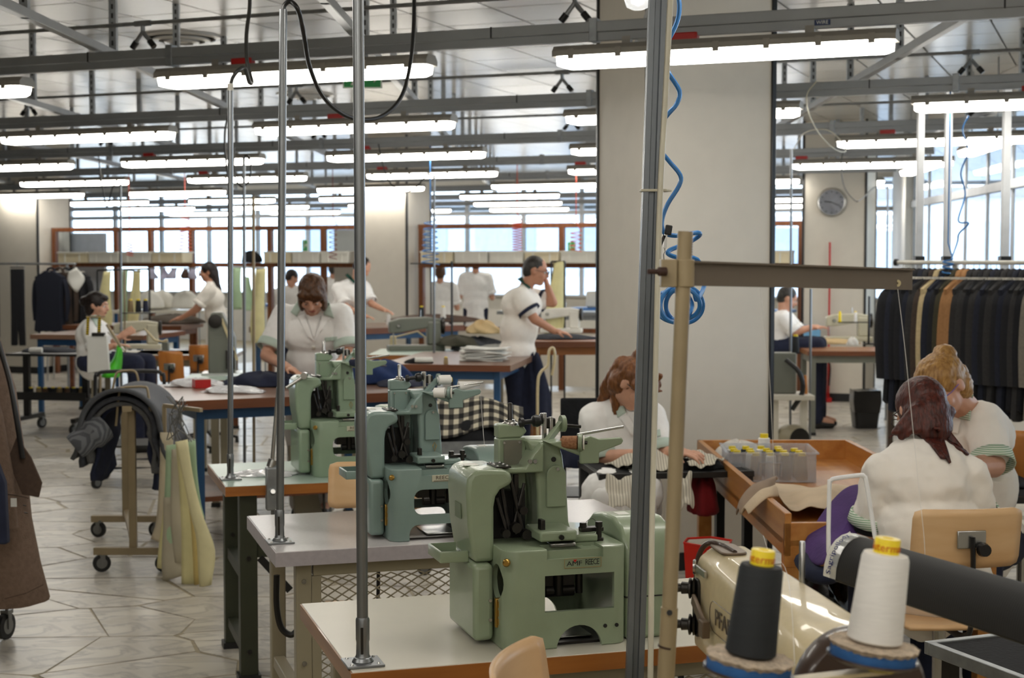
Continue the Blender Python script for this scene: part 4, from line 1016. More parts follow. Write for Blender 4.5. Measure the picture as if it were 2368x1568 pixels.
# ---- black work table with grey edge, bottom right
c0 = G(2137, 1484, .76); dx_ = (G(2368, 1458, .76) - c0).normalized(); dy_ = V(dx_.y, -dx_.x, 0)
t = thing('work_table', 'black matted table with grey metal rim at the bottom right corner', 'table', V(c0.x, c0.y, 0), math.atan2(dx_.y, dx_.x))
obj('mat', MB().box((.02, -.9, .745), (1.1, -.02, .757)), M_blk_fab, t)
for a, b in (((0, -.02, .73), (1.12, 0, .762)), ((0, -.92, .73), (.02, -.02, .762)), ((0, -.94, .73), (1.12, -.92, .762)), ((1.1, -.92, .73), (1.12, -.02, .762))): obj('rim', MB().box(a, b), M_galv, t, bevel=.002)
for x, y in ((.03, -.06), (1.05, -.06), (.03, -.9), (1.05, -.9)): obj('leg', MB().box((x, y, 0), (x + .03, y + .03, .73)), M_dsteel, t)

# ---- loose threads from the stand
for pts, lab in ((([P(1756, 648, 2.48), P(1764, 720, 2.5), P(1778, 850, 2.55), P(1786, 1000, 2.6), P(1790, 1100, 2.65)]), 'fine thread hanging from the near guide of the tan stand'),
                 ([P(2075, 660, 2.75), P(2092, 800, 2.72), P(2108, 960, 2.7), P(2125, 1130, 2.65), P(2138, 1260, 2.62), P(2135, 1330, 2.62), P(2110, 1390, 2.6)], 'white thread hanging from the far guide of the tan stand'),
                 ([P(1765, 1238, 2.75), P(1780, 1280, 2.7), P(1815, 1312, 2.6), P(1830, 1400, 2.4), P(1838, 1540, 2.2)], 'thin thread running down across the cream machine')):
    tag(obj('loose_thread', MB().tube(smooth_path(pts, 5), .00045, 4), M_thread_w), lab, 'thread')

# ---- plywood chair
def chair(loc, rz, label, back_tilt=8, seat=True, w=.38, hb=.2, zb=.76, mply=None, simple=False):
    """local: sitter faces +y; the backrest stands at -y"""
    mply = mply or M_ply
    t = thing('plywood_chair', label, 'chair', loc, rz, group='plywood chairs')
    def back(i, j):
        x = (i - .5) * w; cr = .035 * (1 - (2 * i - 1) ** 2); zz = (j - .5) * hb
        r = min(1, (1 - abs(2 * i - 1)) * 6); e = min(1, (1 - abs(2 * j - 1)) * 6); z = zz * (1 - .10 * (1 - r) ** 2)
        return V(x * (1 - .03 * (1 - e) ** 2), -.2 - cr - math.tan(R(back_tilt)) * zz, zb + z)
    obj('backrest', MB().grid(back, 14, 8), mply, t, solid=.011, smooth=True)
    br = obj('back_bracket', MB().box((-.05, -.25, zb - .03), (.05, -.243, zb + .03)), M_steel, t, bevel=.004)
    obj('knob', MB().lathe([(.02, 0), (.024, .01), (.02, .03)], c=(.03, -.26, zb - .03), axis=(0, -1, 0), n=14), M_blackp, br, smooth=True)
    obj('back_bar', MB().tube(smooth_path([V(0, -.255, zb + .01), V(0, -.262, zb - .1), V(0, -.255, .5), V(0, -.2, .44), V(0, -.05, .44)], 4), .014, 8, flat=.5), M_blackp, t, smooth=True)
    def st(i, j):
        a = (i - .5) * .4; b = (j - .5) * .4; k = max(abs(2 * i - 1), abs(2 * j - 1)); rr = math.hypot(2 * i - 1, 2 * j - 1); s = 1 if rr < 1 else (1 + (k / rr - 1) * .35)
        return V(a * s, b * s, .47 - .012 * (1 - min(1, rr)))
    obj('seat', MB().grid(st, 10, 10), mply, t, solid=.014, smooth=True)
    obj('column', MB().tube([(0, 0, .1), (0, 0, .45)], .022, 12), M_steel, t, smooth=True)
    for k in range(5):
        a = 2 * PI * k / 5 + .3; lg = obj('leg', MB().bar((0, 0, .11), (.27 * math.cos(a), .27 * math.sin(a), .05), .035, .025), M_blackp, t, bevel=.003)
        obj('glide', MB().lathe([(.018, 0), (.015, .05)], c=(.26 * math.cos(a), .26 * math.sin(a), 0), n=10), M_blackp, lg)
    return t
# chair of the red-haired woman, chair between the benches, chair in front of the nearest bench
q = P(2240, 1250, 4.95); chair(V(q.x - .02, q.y + .26, 0), R(8), 'beech plywood chair under the red-haired woman', zb=q.z - .0)
q = P(846, 1124, 5.4); chair(V(q.x + .02, q.y - .2, 0), R(176), 'beech plywood chair between the middle and rear machine benches', zb=q.z, hb=.165, w=.34)
q = P(1192, 1562, 2.85); chair(V(q.x + .2125, q.y - .057, 0), R(-105), 'beech plywood chair in front of the nearest machine bench', zb=q.z - .06, w=.36, hb=.2)
# ================================================================ people
from mathutils.bvhtree import BVHTree
M_skin = mat('skin', (206, 156, 130), rough=0.5, var=0.05, scale=20)
M_skin2 = mat('skin_tanned', (188, 134, 106), rough=0.5, var=0.05, scale=20)
M_coat = mat('white_coat_cloth', (244, 243, 241), rough=0.9, var=0.03, scale=12, bump=0.05, bscale=300)
M_coat_w = mat('warm_white_coat_cloth', (244, 239, 231), rough=0.9, var=0.03, scale=12, bump=0.05, bscale=300)
M_cuff = stripes('green_striped_trim', (168, 190, 176), (206, 218, 208), 110, 'Z', rough=0.9)
M_cuff2 = stripes('green_white_trim', (140, 176, 142), (226, 230, 220), 40, 'Z', rough=0.9)
M_dgreen = mat('dark_green_cloth', (30, 72, 60), rough=0.9)
M_navy = mat('navy_cloth', (30, 36, 58), rough=0.92, var=0.15, scale=20, bump=.1)
M_shoe = mat('black_leather', (24, 23, 23), rough=0.4)
M_lip = mat('lips', (160, 84, 78), rough=0.5)
M_eyew = mat('eye_white', (225, 222, 216), rough=0.25)
M_iris = mat('iris', (50, 36, 26), rough=0.2)
def hair_mat(name, c, c2): return mat(name, c, rough=0.42, col2=c2, scale=9, stretch=(10, 10, 1.6), sharp=(.3, .7), bump=.35, bscale=14, spec=.4)
H_brown = hair_mat('brown_hair', (96, 62, 34), (58, 34, 18)); H_red = hair_mat('dark_red_hair', (92, 40, 30), (44, 20, 18)); H_blond = hair_mat('dark_blond_hair', (186, 144, 84), (132, 92, 46))
H_aub = hair_mat('auburn_hair', (136, 86, 46), (86, 50, 26)); H_dark = hair_mat('dark_hair', (40, 28, 24), (20, 14, 13)); H_grey = hair_mat('dark_grey_hair', (62, 58, 54), (38, 35, 33))

def remesh2(mb, voxel, it, disp=0.0, dscale=.1, fac=.5, seed=0):
    me = mb.mesh('tmp'); o = bpy.data.objects.new('tmp', me); COL.objects.link(o)
    r = o.modifiers.new('r', 'REMESH'); r.mode = 'VOXEL'; r.voxel_size = voxel; r.use_smooth_shade = True
    s = o.modifiers.new('s', 'SMOOTH'); s.factor = fac; s.iterations = it
    if disp:
        tx = bpy.data.textures.get('folds_%g' % dscale) or bpy.data.textures.new('folds_%g' % dscale, 'CLOUDS'); tx.noise_scale = dscale; tx.noise_depth = 2
        dm = o.modifiers.new('d', 'DISPLACE'); dm.texture = tx; dm.strength = disp; dm.mid_level = .5; dm.texture_coords = 'LOCAL'
    dg = bpy.context.evaluated_depsgraph_get(); dg.update()
    out = bpy.data.meshes.new_from_object(o.evaluated_get(dg)); bpy.data.objects.remove(o); bpy.data.meshes.remove(me)
    out.polygons.foreach_set('use_smooth', [True] * len(out.polygons)); return out
def basis(fwd, up):
    f = Vector(fwd).normalized(); u = Vector(up); u = (u - f * u.dot(f)).normalized(); s = f.cross(u)
    return s, f, u                                     # side, forward, up
def quat(s, f, u): return Matrix((s, f, u)).transposed().to_quaternion()
def hand(mb, wr, d, nrm, curl=.5, side=1, sc=1.0):
    """palm, four unequal bent fingers and a thumb from the side of the palm"""
    d = Vector(d).normalized(); n = Vector(nrm); n = (n - d * n.dot(d)).normalized(); s = d.cross(n) * side
    c = Vector(wr) + d * .045 * sc
    mb.ell(c, (.04 * sc, .046 * sc, .016 * sc), quat(s, d, n), 12, 8); mb.cap(wr, .024 * sc, c, .024 * sc, 10)
    for k, (off, ln) in enumerate(((-.031, .062), (-.0105, .074), (.0105, .08), (.031, .07))):
        b = c + d * .036 * sc + s * off * sc; fd = (d + s * off * 4).normalized(); p = b
        for j, fr in enumerate((.45, .32, .23)):
            a = curl * (j + .6) * .55; q = p + (fd * math.cos(a) + n * -math.sin(a)) * ln * fr * sc; mb.cap(p, (.0092 - .0008 * j) * sc, q, (.0086 - .0008 * j) * sc, 8); p = q
    b = c - d * .015 * sc + s * .034 * sc; q = b + (s * .75 + d * .5 - n * .25) * .036 * sc; mb.cap(b, .0115 * sc, q, .0098 * sc, 8); r = q + (s * .25 + d * .85 - n * .4) * .03 * sc; mb.cap(q, .0098 * sc, r, .0082 * sc, 8)

class Fig:
    """a figure: one continuous body mesh plus clothes, hair and small parts"""
    def __init__(s, label, foot, voxel=.007):
        s.t = thing('person', label, 'person', foot); s.b = MB(); s.vx = voxel; s.foot = Vector(foot)
    def o(s, name, me_or_mb, m, parent=None, **k):
        if isinstance(me_or_mb, MB): return obj(name, me_or_mb, m, parent or s.t, w=True, **k)
        me_or_mb.transform(Matrix.Translation(-s.foot)); return obj(name, me_or_mb, m, parent or s.t, **k)
    def head(s, c, fwd, up, neck, sc=1.0):
        s.hs, s.hf, s.hu = basis(fwd, up); S_, f, u = s.hs, s.hf, s.hu; c = Vector(c); s.hc = c; q = quat(S_, f, u); b = s.b
        at = lambda a, d, h: c + (S_ * a + f * d + u * h) * sc
        s.at = at
        b.ell(at(0, -.012, .02), (.073 * sc, .094 * sc, .092 * sc), q); b.ell(at(0, .022, -.035), (.06 * sc, .066 * sc, .075 * sc), q)
        b.ell(at(0, .045, -.088), (.03 * sc, .034 * sc, .024 * sc), q)                  # chin
        b.cap(at(0, .083, .012), .008 * sc, at(0, .1, -.026), .0135 * sc, 8)            # nose
        b.cap(at(-.03, .078, .022), .009 * sc, at(.03, .078, .022), .009 * sc, 8)       # brow
        for e in (-1, 1): b.ell(at(e * .073, -.012, -.005), (.01 * sc, .02 * sc, .032 * sc), q); b.ell(at(e * .042, .055, -.03), (.022 * sc, .022 * sc, .022 * sc), q)
        for e in (-1, 1): b.ell(at(e * .031, .073, .009), (.016 * sc, .0135 * sc, .009 * sc), q, 10, 8)      # lids
        b.cap(neck, .055 * sc, at(0, -.025, -.06), .052 * sc)
    def face(s, sc=1.0, glasses=None):
        at = s.at; q = quat(s.hs, s.hf, s.hu)
        for e in (-1, 1):
            ey = s.o('eye', MB().ell(at(e * .031, .0715, .0), .011 * sc, None, 10, 8), M_eyew, smooth=True)
            s.o('iris', MB().ell(at(e * .031, .0805, -.001), .005 * sc, None, 8, 6), M_iris, ey, smooth=True)
            s.o('eyebrow', MB().cap(at(e * .016, .088, .021), .0035 * sc, at(e * .046, .08, .024), .0028 * sc, 6), s.hairm, smooth=True)
        s.o('mouth', MB().ell(at(0, .083, -.058), (.022 * sc, .008 * sc, .0065 * sc), q, 10, 6), M_lip, smooth=True)
        if glasses:
            g = MB()
            for e in (-1, 1):
                g.tube([at(e * .033 + .021 * math.cos(a), .1, .003 + .016 * math.sin(a)) for a in [2 * PI * k / 14 for k in range(14)]], .0018, 5, closed=True)
                g.tube([at(e * .055, .098, .006), at(e * .077, .05, .006), at(e * .079, -.02, .002)], .002, 5)
            g.tube([at(-.012, .102, .006), at(.012, .102, .006)], .0018, 5); s.o('glasses', g, glasses)
    def arm(s, sh, el, wr, hd, nrm, curl=.5, side=1, sc=1.0, r=(.05, .042, .028)):
        s.b.cap(sh, r[0], el, r[1]); s.b.cap(el, r[1], wr, r[2]); hand(s.b, wr, hd, nrm, curl, side, sc)
    def leg(s, hip, knee, ank, toe, r=(.085, .06, .04)):
        s.b.cap(hip, r[0], knee, r[1]); s.b.cap(knee, r[1] * .97, ank, r[2]); s.b.cap(ank, .04, toe, .03); s.legs = getattr(s, 'legs', []) + [(Vector(hip), Vector(knee), Vector(ank), Vector(toe), r)]
    def torso(s, neck, chest, pelvis, side, w=(.17, .15, .16), dpt=(.105, .1, .115)):
        s.nk, s.ch, s.pv, s.sd = Vector(neck), Vector(chest), Vector(pelvis), Vector(side).normalized(); ax = (s.nk - s.pv).normalized(); f = ax.cross(s.sd); q = quat(s.sd, f, ax); s.q = q; s.w = w; s.dp = dpt
        b = s.b; b.ell(s.ch, (w[0], dpt[0], .14), q); b.ell((s.ch + s.pv) / 2, (w[1], dpt[1], .18), q); b.ell(s.pv, (w[2], dpt[2], .14), q); b.cap(s.nk, .05, s.ch, .08)
    def coat(s, m, arms, hem=None, grow=.022, disp=.016, cuffm=None, frac=.66, sleeve=(.078, .07), skirt=None, cuff_w=.035, voxel=None, seed=0, cuff_len=.05, under=None):
        """coat over the torso with short sleeves; arms: list of (shoulder, elbow)"""
        b = MB(); w, dp, q = s.w, s.dp, s.q; g = grow
        b.ell(s.ch, (w[0] + g, dp[0] + g, .155), q, 18, 12); b.ell((s.ch + s.pv) / 2, (w[1] + g, dp[1] + g, .2), q, 18, 12); b.ell(s.pv, (w[2] + g, dp[2] + g, .16), q, 18, 12)
        for sh, el in arms:
            b.cap(s.nk + (s.ch - s.nk) * .12, .056, sh, sleeve[0] * .88); e = Vector(sh).lerp(Vector(el), frac); b.cap(sh, sleeve[0], e, sleeve[1])
        if skirt:
            for p0, r0, p1, r1 in skirt: b.cap(p0, r0, p1, r1)
        me = remesh2(b, voxel or max(.009, s.vx * 1.4), 8, disp, .09); s.coat_me = me
        s.bvh = BVHTree.FromPolygons([v.co.copy() for v in me.vertices], [tuple(p.vertices) for p in me.polygons])
        co = s.o('coat', me, m); s.co = co
        for sh, el in arms:
            sh, el = Vector(sh), Vector(el); d = (el - sh); a = sh.lerp(el, frac) + d.normalized() * (sleeve[1] * .15); c = a + d.normalized() * cuff_len
            if under: s.o('undersleeve', MB().tube([a, c + d.normalized() * .028], [sleeve[1] * .86, sleeve[1] * .8], 16), under, smooth=True)
            n_ = (sleeve[1] * 1.02, sleeve[1] * 1.07)
            mb = MB().tube([a, a.lerp(c, .5), c], [n_[0], (n_[0] + n_[1]) / 2, n_[1]], 20, caps=False); s.o('sleeve_cuff', mb, cuffm or M_cuff, solid=.006, smooth=True)
        return co
    def patch(s, name, quadpx, m, nu=8, nv=8, off=.006, th=.004, parent=None):
        """cloth piece lying on the coat; quadpx: four corners in the picture, laid on the surface found there"""
        a, b, c, d = [Vector((x, y, 0)) for x, y in quadpx]; cam_o = V(0, 0, EYE); last = [None]
        def fn(i, j):
            p = (a.lerp(b, i)).lerp(d.lerp(c, i), j); r = ray(p.x, p.y).normalized(); h = s.bvh.ray_cast(cam_o, r)
            if h[0] is None:
                return (cam_o + r * last[0]) if last[0] else cam_o + r * (s.ch - cam_o).length
            last[0] = (h[0] - cam_o).length; return h[0] - r * off
        return s.o(name, MB().grid(fn, nu, nv), m, parent or s.co, solid=th, smooth=True)
    def hair(s, shapes, m, voxel=.008, disp=.012, dscale=.02, it=3):
        b = MB()
        for k in shapes:
            if k[0] == 'e': b.ell(k[1], k[2], quat(s.hs, s.hf, s.hu), 16, 12)
            else: b.cap(k[1], k[2], k[3], k[4], 10)
        s.hairm = m; return s.o('hair', remesh2(b, voxel, it, disp, dscale), m)
    def trousers(s, m, grow=.018, shoes=True):
        b = MB()
        for hip, kn, an, toe, r in s.legs: b.cap(hip, r[0] + grow, kn, r[1] + grow); b.cap(kn, r[1] + grow, an, r[2] + grow + .012)
        b.ell(s.pv, (s.w[2] + .012, s.dp[2] + .012, .13), s.q); s.o('trousers', remesh2(b, .012, 5, .012, .08), m)
        if shoes:
            for hip, kn, an, toe, r in s.legs:
                a = Vector(an); tt = Vector(toe); s.o('shoe', remesh2(MB().cap(V(a.x, a.y, .045), .044, V(tt.x, tt.y, .036), .036).box((a.x - .03, a.y - .03, .0), (a.x + .03, a.y + .03, .04)), .01, 3), M_shoe)
    def body(s, m=None): s.o('body', remesh2(s.b, s.vx, 3), m or M_skin)
def stand_legs(f, pv, sd, Y=None, fwd=(0, -1, 0), lift=0):
    pv = Vector(pv); sd = Vector(sd).normalized(); fw = Vector(fwd).normalized()
    for e in (-1, 1):
        hip = pv + sd * e * .09 + V(0, 0, -.03); kn = V(hip.x, hip.y, .47) + fw * .03; an = V(hip.x, hip.y, .08) ; f.leg(hip, kn, an, V(an.x, an.y, .04) + fw * .15)
def cap_hair(f, sc=1.0, low=-.03, back=-.03):
    at = f.at; return [('e', at(0, -.022, .032), (.083 * sc, .098 * sc, .09 * sc)), ('e', at(0, -.05, low), (.076 * sc, .066 * sc, .085 * sc))]

# ---- 1 standing woman with bowed head behind the wooden table
Yw = 9.95
pv = P(722, 905, Yw + .1); f = Fig('woman in white coat standing with bowed head at the wooden table', (pv.x, pv.y, 0), .0075)
f.torso(P(722, 716, Yw - .06), P(722, 775, Yw), pv, (1, 0, 0), w=(.175, .155, .17))
f.head(P(722, 682, Yw - .2), (0, -.72, -.69), (0, -.6, .75), P(722, 722, Yw - .05), 1.05)
sA, sB = P(656, 728, Yw), P(790, 728, Yw); eA, eB = P(616, 822, Yw - .12), P(806, 822, Yw - .12); wA, wB = P(668, 852, Yw - .42), P(770, 855, Yw - .42)
f.arm(sA, eA, wA, (.7, -.55, -.25), (0, .3, 1), .6, 1); f.arm(sB, eB, wB, (-.7, -.55, -.25), (0, .3, 1), .6, -1)
stand_legs(f, pv, (1, 0, 0)); f.body()
f.coat(M_coat, [(sA, eA), (sB, eB)], skirt=[(pv, .17, pv + V(0, 0, -.3), .19)], sleeve=(.08, .08), frac=.62, cuff_len=.055)
f.patch('collar', [(690, 694), (702, 700), (686, 732), (672, 722)], M_cuff, off=.012); f.patch('collar', [(754, 690), (760, 696), (772, 736), (748, 728)], M_cuff, off=.012)
f.patch('lapel', [(688, 732), (704, 726), (726, 790), (712, 780)], M_coat, off=.012); f.patch('lapel', [(744, 730), (764, 735), (742, 765), (727, 795)], M_coat, off=.012)
f.patch('undershirt', [(708, 728), (742, 728), (727, 782), (724, 782)], M_coat, off=.004); f.patch('pocket_trim', [(751, 781), (779, 778), (780, 787), (751, 790)], M_cuff)
bt = P(725, 804, Yw - .16); f.patch('button', [(721, 801), (729, 801), (729, 808), (721, 808)], M_whitep, 3, 3)
at = f.at
f.hair(cap_hair(f, 1.06) + [('e', at(0, -.02, .04), (.09, .105, .095)), ('e', at(-.066, .005, -.04), (.026, .06, .085)), ('e', at(.066, .005, -.04), (.026, .06, .085)), ('e', at(-.03, .065, .05), (.055, .03, .04)), ('e', at(.04, .06, .05), (.045, .03, .04))], H_brown)
f.face(1.05); f.trousers(M_coat)

# ---- 2 man bending and reaching over the far table, half hidden by a pole
Yw = 17.9
pv = P(788, 757, Yw + .2); f = Fig('man in white coat with dark green collar bending over the far table', (pv.x, pv.y, 0), .011)
f.torso(P(822, 646, Yw), P(806, 682, Yw + .05), pv, (.8, -.6, 0), w=(.2, .18, .18))
f.head(P(838, 619, Yw - .05), (.75, -.35, -.6), (.35, 0, 1), P(826, 645, Yw), 1.08)
sA, sB = P(782, 668, Yw + .05), P(842, 664, Yw + .0); eA, eB = P(800, 710, Yw - .1), P(858, 702, Yw - .15); wA, wB = P(840, 730, Yw - .3), P(886, 716, Yw - .3)
f.arm(sA, eA, wA, (1, -.2, -.2), (0, 0, 1)); f.arm(sB, eB, wB, (1, -.3, -.3), (0, 0, 1), .6); stand_legs(f, pv, (.8, -.6, 0)); f.body()
f.coat(M_coat, [(sA, eA), (sB, eB)], skirt=[(pv, .16, pv + V(0, 0, -.25), .17)], cuffm=M_coat, sleeve=(.085, .08)); f.patch('collar', [(798, 636), (804, 632), (824, 652), (818, 656)], M_dgreen, off=.02)
f.hair(cap_hair(f, 1.02, low=0), H_dark, .012, .01); f.trousers(M_navy)

# ---- 3 man with glasses resting his chin on his hand
Yw = 12.7
pv = P(1196, 815, Yw); f = Fig('man in white polo with dark green collar and glasses, hand at his chin', (pv.x, pv.y, 0), .0085)
f.torso(P(1214, 663, Yw), P(1206, 705, Yw), pv, (.35, .94, 0), w=(.19, .17, .17), dpt=(.135, .13, .125))
f.head(P(1240, 626, Yw - .02), (1, -.12, -.22), (.15, 0, 1), P(1216, 664, Yw), 1.06)
sA, sB = P(1205, 690, Yw - .18), P(1222, 688, Yw + .2); eA, eB = P(1236, 738, Yw - .22), P(1278, 700, Yw + .12); wA, wB = P(1282, 766, Yw - .12), P(1266, 662, Yw + .06)
f.arm(sA, eA, wA, (1, .1, -.15), (0, -.2, 1), .5); f.arm(sB, eB, wB, (-.25, -.1, 1), (1, 0, .2), 1.0); stand_legs(f, pv, (.35, .94, 0), fwd=(1, 0, 0)); f.body(M_skin2)
f.coat(M_coat_w, [(sA, eA), (sB, eB)], cuffm=M_navy, sleeve=(.095, .09), frac=.45, cuff_len=.03, grow=.03, skirt=[(pv, .15, pv + V(0, 0, -.08), .16)])
f.patch('collar', [(1196, 645), (1206, 640), (1230, 664), (1224, 668)], M_dgreen, off=.02)
f.hair(cap_hair(f, 1.0, low=.005), H_grey, .01, .006); f.face(1.06, M_blackp); f.trousers(M_navy)

# ---- 4 seated woman in profile with dark bun
Yw = 13.4
pv = P(218, 838, Yw); f = Fig('woman in profile with dark bun seated behind the hanging tape measures', (pv.x, pv.y, 0), .009)
f.torso(P(218, 742, Yw), P(216, 775, Yw), pv, (.3, .95, 0), dpt=(.12, .12, .13))
f.head(P(226, 706, Yw), (1, -.15, -.12), (.1, 0, 1), P(218, 744, Yw), 1.0)
sA, sB = P(208, 762, Yw - .15), P(226, 760, Yw + .16); eA, eB = P(222, 812, Yw - .2), P(246, 806, Yw + .2); wA, wB = P(262, 800, Yw - .2), P(276, 780, Yw + .1)
f.arm(sA, eA, wA, (1, 0, .1), (0, 0, 1)); f.arm(sB, eB, wB, (.8, 0, .5), (0, -1, .4)); 
for e in (-1, 1): hip = pv + V(.03 * e, .09 * e, 0); kn = hip + V(.42, 0, .0); f.leg(hip, kn, V(kn.x, kn.y, .1), V(kn.x + .15, kn.y, .06))
f.body(); f.coat(M_coat, [(sA, eA), (sB, eB)], cuffm=M_coat, sleeve=(.08, .075), frac=.55); f.patch('collar', [(208, 730), (222, 728), (236, 752), (224, 756)], M_cuff, off=.015)
at = f.at; f.hair(cap_hair(f, 1.03) + [('e', at(0, -.12, .02), (.05, .05, .05)), ('e', at(0, .04, .075), (.06, .05, .03))], H_dark, .01); f.face(); f.trousers(M_navy)

# ---- 5 woman with long dark ponytail reaching over the far table
Yw = 18.4
pv = P(506, 765, Yw + .1); f = Fig('woman with long dark hair leaning over the far left table', (pv.x, pv.y, 0), .011)
f.torso(P(486, 652, Yw), P(492, 690, Yw), pv, (-.3, .95, 0), dpt=(.12, .115, .125))
f.head(P(480, 629, Yw), (-1, -.15, -.15), (-.05, 0, 1), P(486, 654, Yw), 1.0)
sA, sB = P(484, 672, Yw - .17), P(492, 672, Yw + .17); eA, eB = P(452, 716, Yw - .2), P(456, 716, Yw + .15); wA, wB = P(418, 736, Yw - .15), P(420, 734, Yw + .1)
f.arm(sA, eA, wA, (-1, 0, -.2), (0, 0, 1)); f.arm(sB, eB, wB, (-1, 0, -.2), (0, 0, 1)); stand_legs(f, pv, (-.3, .95, 0), fwd=(-1, 0, 0)); f.body(M_skin2)
f.coat(M_coat_w, [(sA, eA), (sB, eB)], cuffm=M_coat_w, sleeve=(.085, .08), frac=.55, skirt=[(pv, .15, pv + V(0, 0, -.25), .17)])
at = f.at; f.hair(cap_hair(f, 1.03) + [('c', at(0, -.08, .0), .055, P(500, 655, Yw), .05), ('c', P(500, 655, Yw), .05, P(514, 688, Yw), .025)], H_dark, .012); f.face(); f.trousers(M_coat_w)

# ---- 6 seated woman sewing at the black table, auburn hair
Yw = 7.2
pv = P(1432, 1160, Yw - .05); f = Fig('auburn haired woman in white coat sewing at the small black table', (pv.x, pv.y, 0), .0055)
f.torso(P(1432, 935, Yw), P(1438, 985, Yw), pv, (.93, -.3, 0), w=(.16, .155, .175), dpt=(.11, .11, .14))
f.head(P(1468, 888, Yw - .14), (.62, -.42, -.66), (.55, -.3, .7), P(1434, 938, Yw - .02), 1.02)
sA, sB = P(1378, 972, Yw - .02), P(1500, 968, Yw - .1); eA, eB = P(1392, 1060, Yw - .08), P(1524, 1050, Yw - .2); wA, wB = P(1470, 1052, Yw - .32), P(1560, 1046, Yw - .32)
f.arm(sA, eA, wA, (1, -.2, 0), (0, -.3, 1), .7); f.arm(sB, eB, wB, (.8, -.5, .0), (0, -.2, 1), .7)
for e, kx in ((-1, 1400), (1, 1480)):
    hip = pv + V(.1 * e, -.03 * e, -.03); kn = P(kx, 1150, Yw - .5); f.leg(hip, kn, V(kn.x, kn.y + .05, .1), V(kn.x, kn.y - .12, .05))
f.body(); f.coat(M_coat, [(sA, eA), (sB, eB)], sleeve=(.088, .085), frac=.72, skirt=[(pv, .18, P(1400, 1140, Yw - .45), .11), (pv, .18, P(1480, 1140, Yw - .45), .11)], disp=.02)
f.patch('collar', [(1418, 908), (1432, 900), (1448, 955), (1428, 966)], M_cuff, off=.012); f.patch('lapel', [(1432, 965), (1448, 955), (1478, 1000), (1462, 1010)], M_coat, off=.012)
f.patch('pocket_trim', [(1514, 996), (1526, 993), (1528, 1008), (1516, 1011)], M_cuff)
at = f.at
f.hair(cap_hair(f, 1.02) + [('e', at(0, -.06, .11), (.045, .045, .05)), ('c', at(0, -.1, .02), .05, P(1404, 900, Yw - .02), .04), ('c', P(1412, 895, Yw - .03), .045, P(1388, 935, Yw), .02), ('c', P(1425, 900, Yw - .1), .035, P(1424, 958, Yw - .1), .014), ('e', at(.0, .06, .055), (.07, .04, .045)), ('c', at(.07, .04, .03), .03, P(1530, 905, Yw - .2), .008), ('c', at(.05, .06, .03), .028, P(1524, 870, Yw - .25), .02)], H_aub)
f.o('hair_clip', MB().ell(P(1434, 852, Yw - .12), .012), M_red); f.face(1.0, M_blackp)
f.trousers(M_coat)

# ---- 7 red-haired woman seen from behind
Yw = 5.35
pv = P(2158, 1345, Yw - .05); f = Fig('red-haired woman in white coat seen from behind on a chair', (pv.x, pv.y, 0), .0055)
f.torso(P(2132, 1005, Yw + .1), P(2138, 1110, Yw + .02), pv, (.99, .1, 0), w=(.17, .165, .19), dpt=(.105, .11, .14))
f.head(P(2126, 955, Yw + .14), (-.3, .78, -.5), (-.05, .5, .86), P(2132, 1015, Yw + .1), 1.03)
sA, sB = P(2038, 1094, Yw), P(2240, 1098, Yw + .02); eA, eB = P(2004, 1225, Yw + .06), P(2272, 1215, Yw + .1); wA, wB = P(2030, 1262, Yw + .4), P(2225, 1225, Yw + .4)
f.arm(sA, eA, wA, (.6, .8, 0), (0, 0, 1), .7, r=(.056, .05, .032)); f.arm(sB, eB, wB, (-.7, .7, 0), (0, 0, 1), .7)
for e in (-1, 1): hip = pv + V(.1 * e, .0, -.02); kn = hip + V(.03 * e, .43, .02); f.leg(hip, kn, V(kn.x, kn.y - .02, .1), V(kn.x, kn.y + .13, .05))
f.body()
f.coat(M_coat_w, [(sA, eA), (sB, eB)], cuffm=M_cuff2, sleeve=(.074, .068), frac=.66, skirt=[(pv, .17, pv + V(0, .1, -.06), .18), (P(2140, 1200, Yw + .02), .125, pv, .15)], disp=.03, grow=.022, under=M_blk_fab, cuff_len=.04)
f.patch('collar', [(2090, 985), (2128, 975), (2128, 992), (2094, 1000)], M_cuff2, off=.01)
at = f.at
rg7 = random.Random(4); strands = []
for k in range(12):
    a = rg7.uniform(-.075, .075); p0 = at(a, -.1 + abs(a) * .3, -.03); p1 = P(2115 + a * 700, 1000 + rg7.uniform(-8, 12), Yw + .0); strands.append(('c', p0, .026, p1, .014))
for q4 in ([(2092, 985), (2150, 985), (2178, 1030), (2164, 1034)], [(2120, 985), (2172, 990), (2186, 1062), (2176, 1060)], [(2160, 1020), (2184, 1020), (2199, 1070), (2196, 1072)], [(2150, 990), (2200, 1000), (2240, 1052), (2236, 1052)], [(2080, 990), (2100, 988), (2056, 1014), (2054, 1012)], [(2140, 1000), (2160, 1000), (2176, 1038), (2170, 1038)]):
    f.patch('hair_lock', [q4[0], q4[1], q4[2], q4[3]], H_red, 5, 10, off=.012, th=.009)
f.hair(cap_hair(f, 1.06) + [('e', at(0, -.03, -.02), (.088, .1, .1)), ('e', at(0, -.06, -.06), (.08, .06, .09))] + strands, H_red, voxel=.006, disp=.005, dscale=.012, it=4)
f.hairm = H_red; f.face(1.0, M_blackp); f.trousers(M_navy)

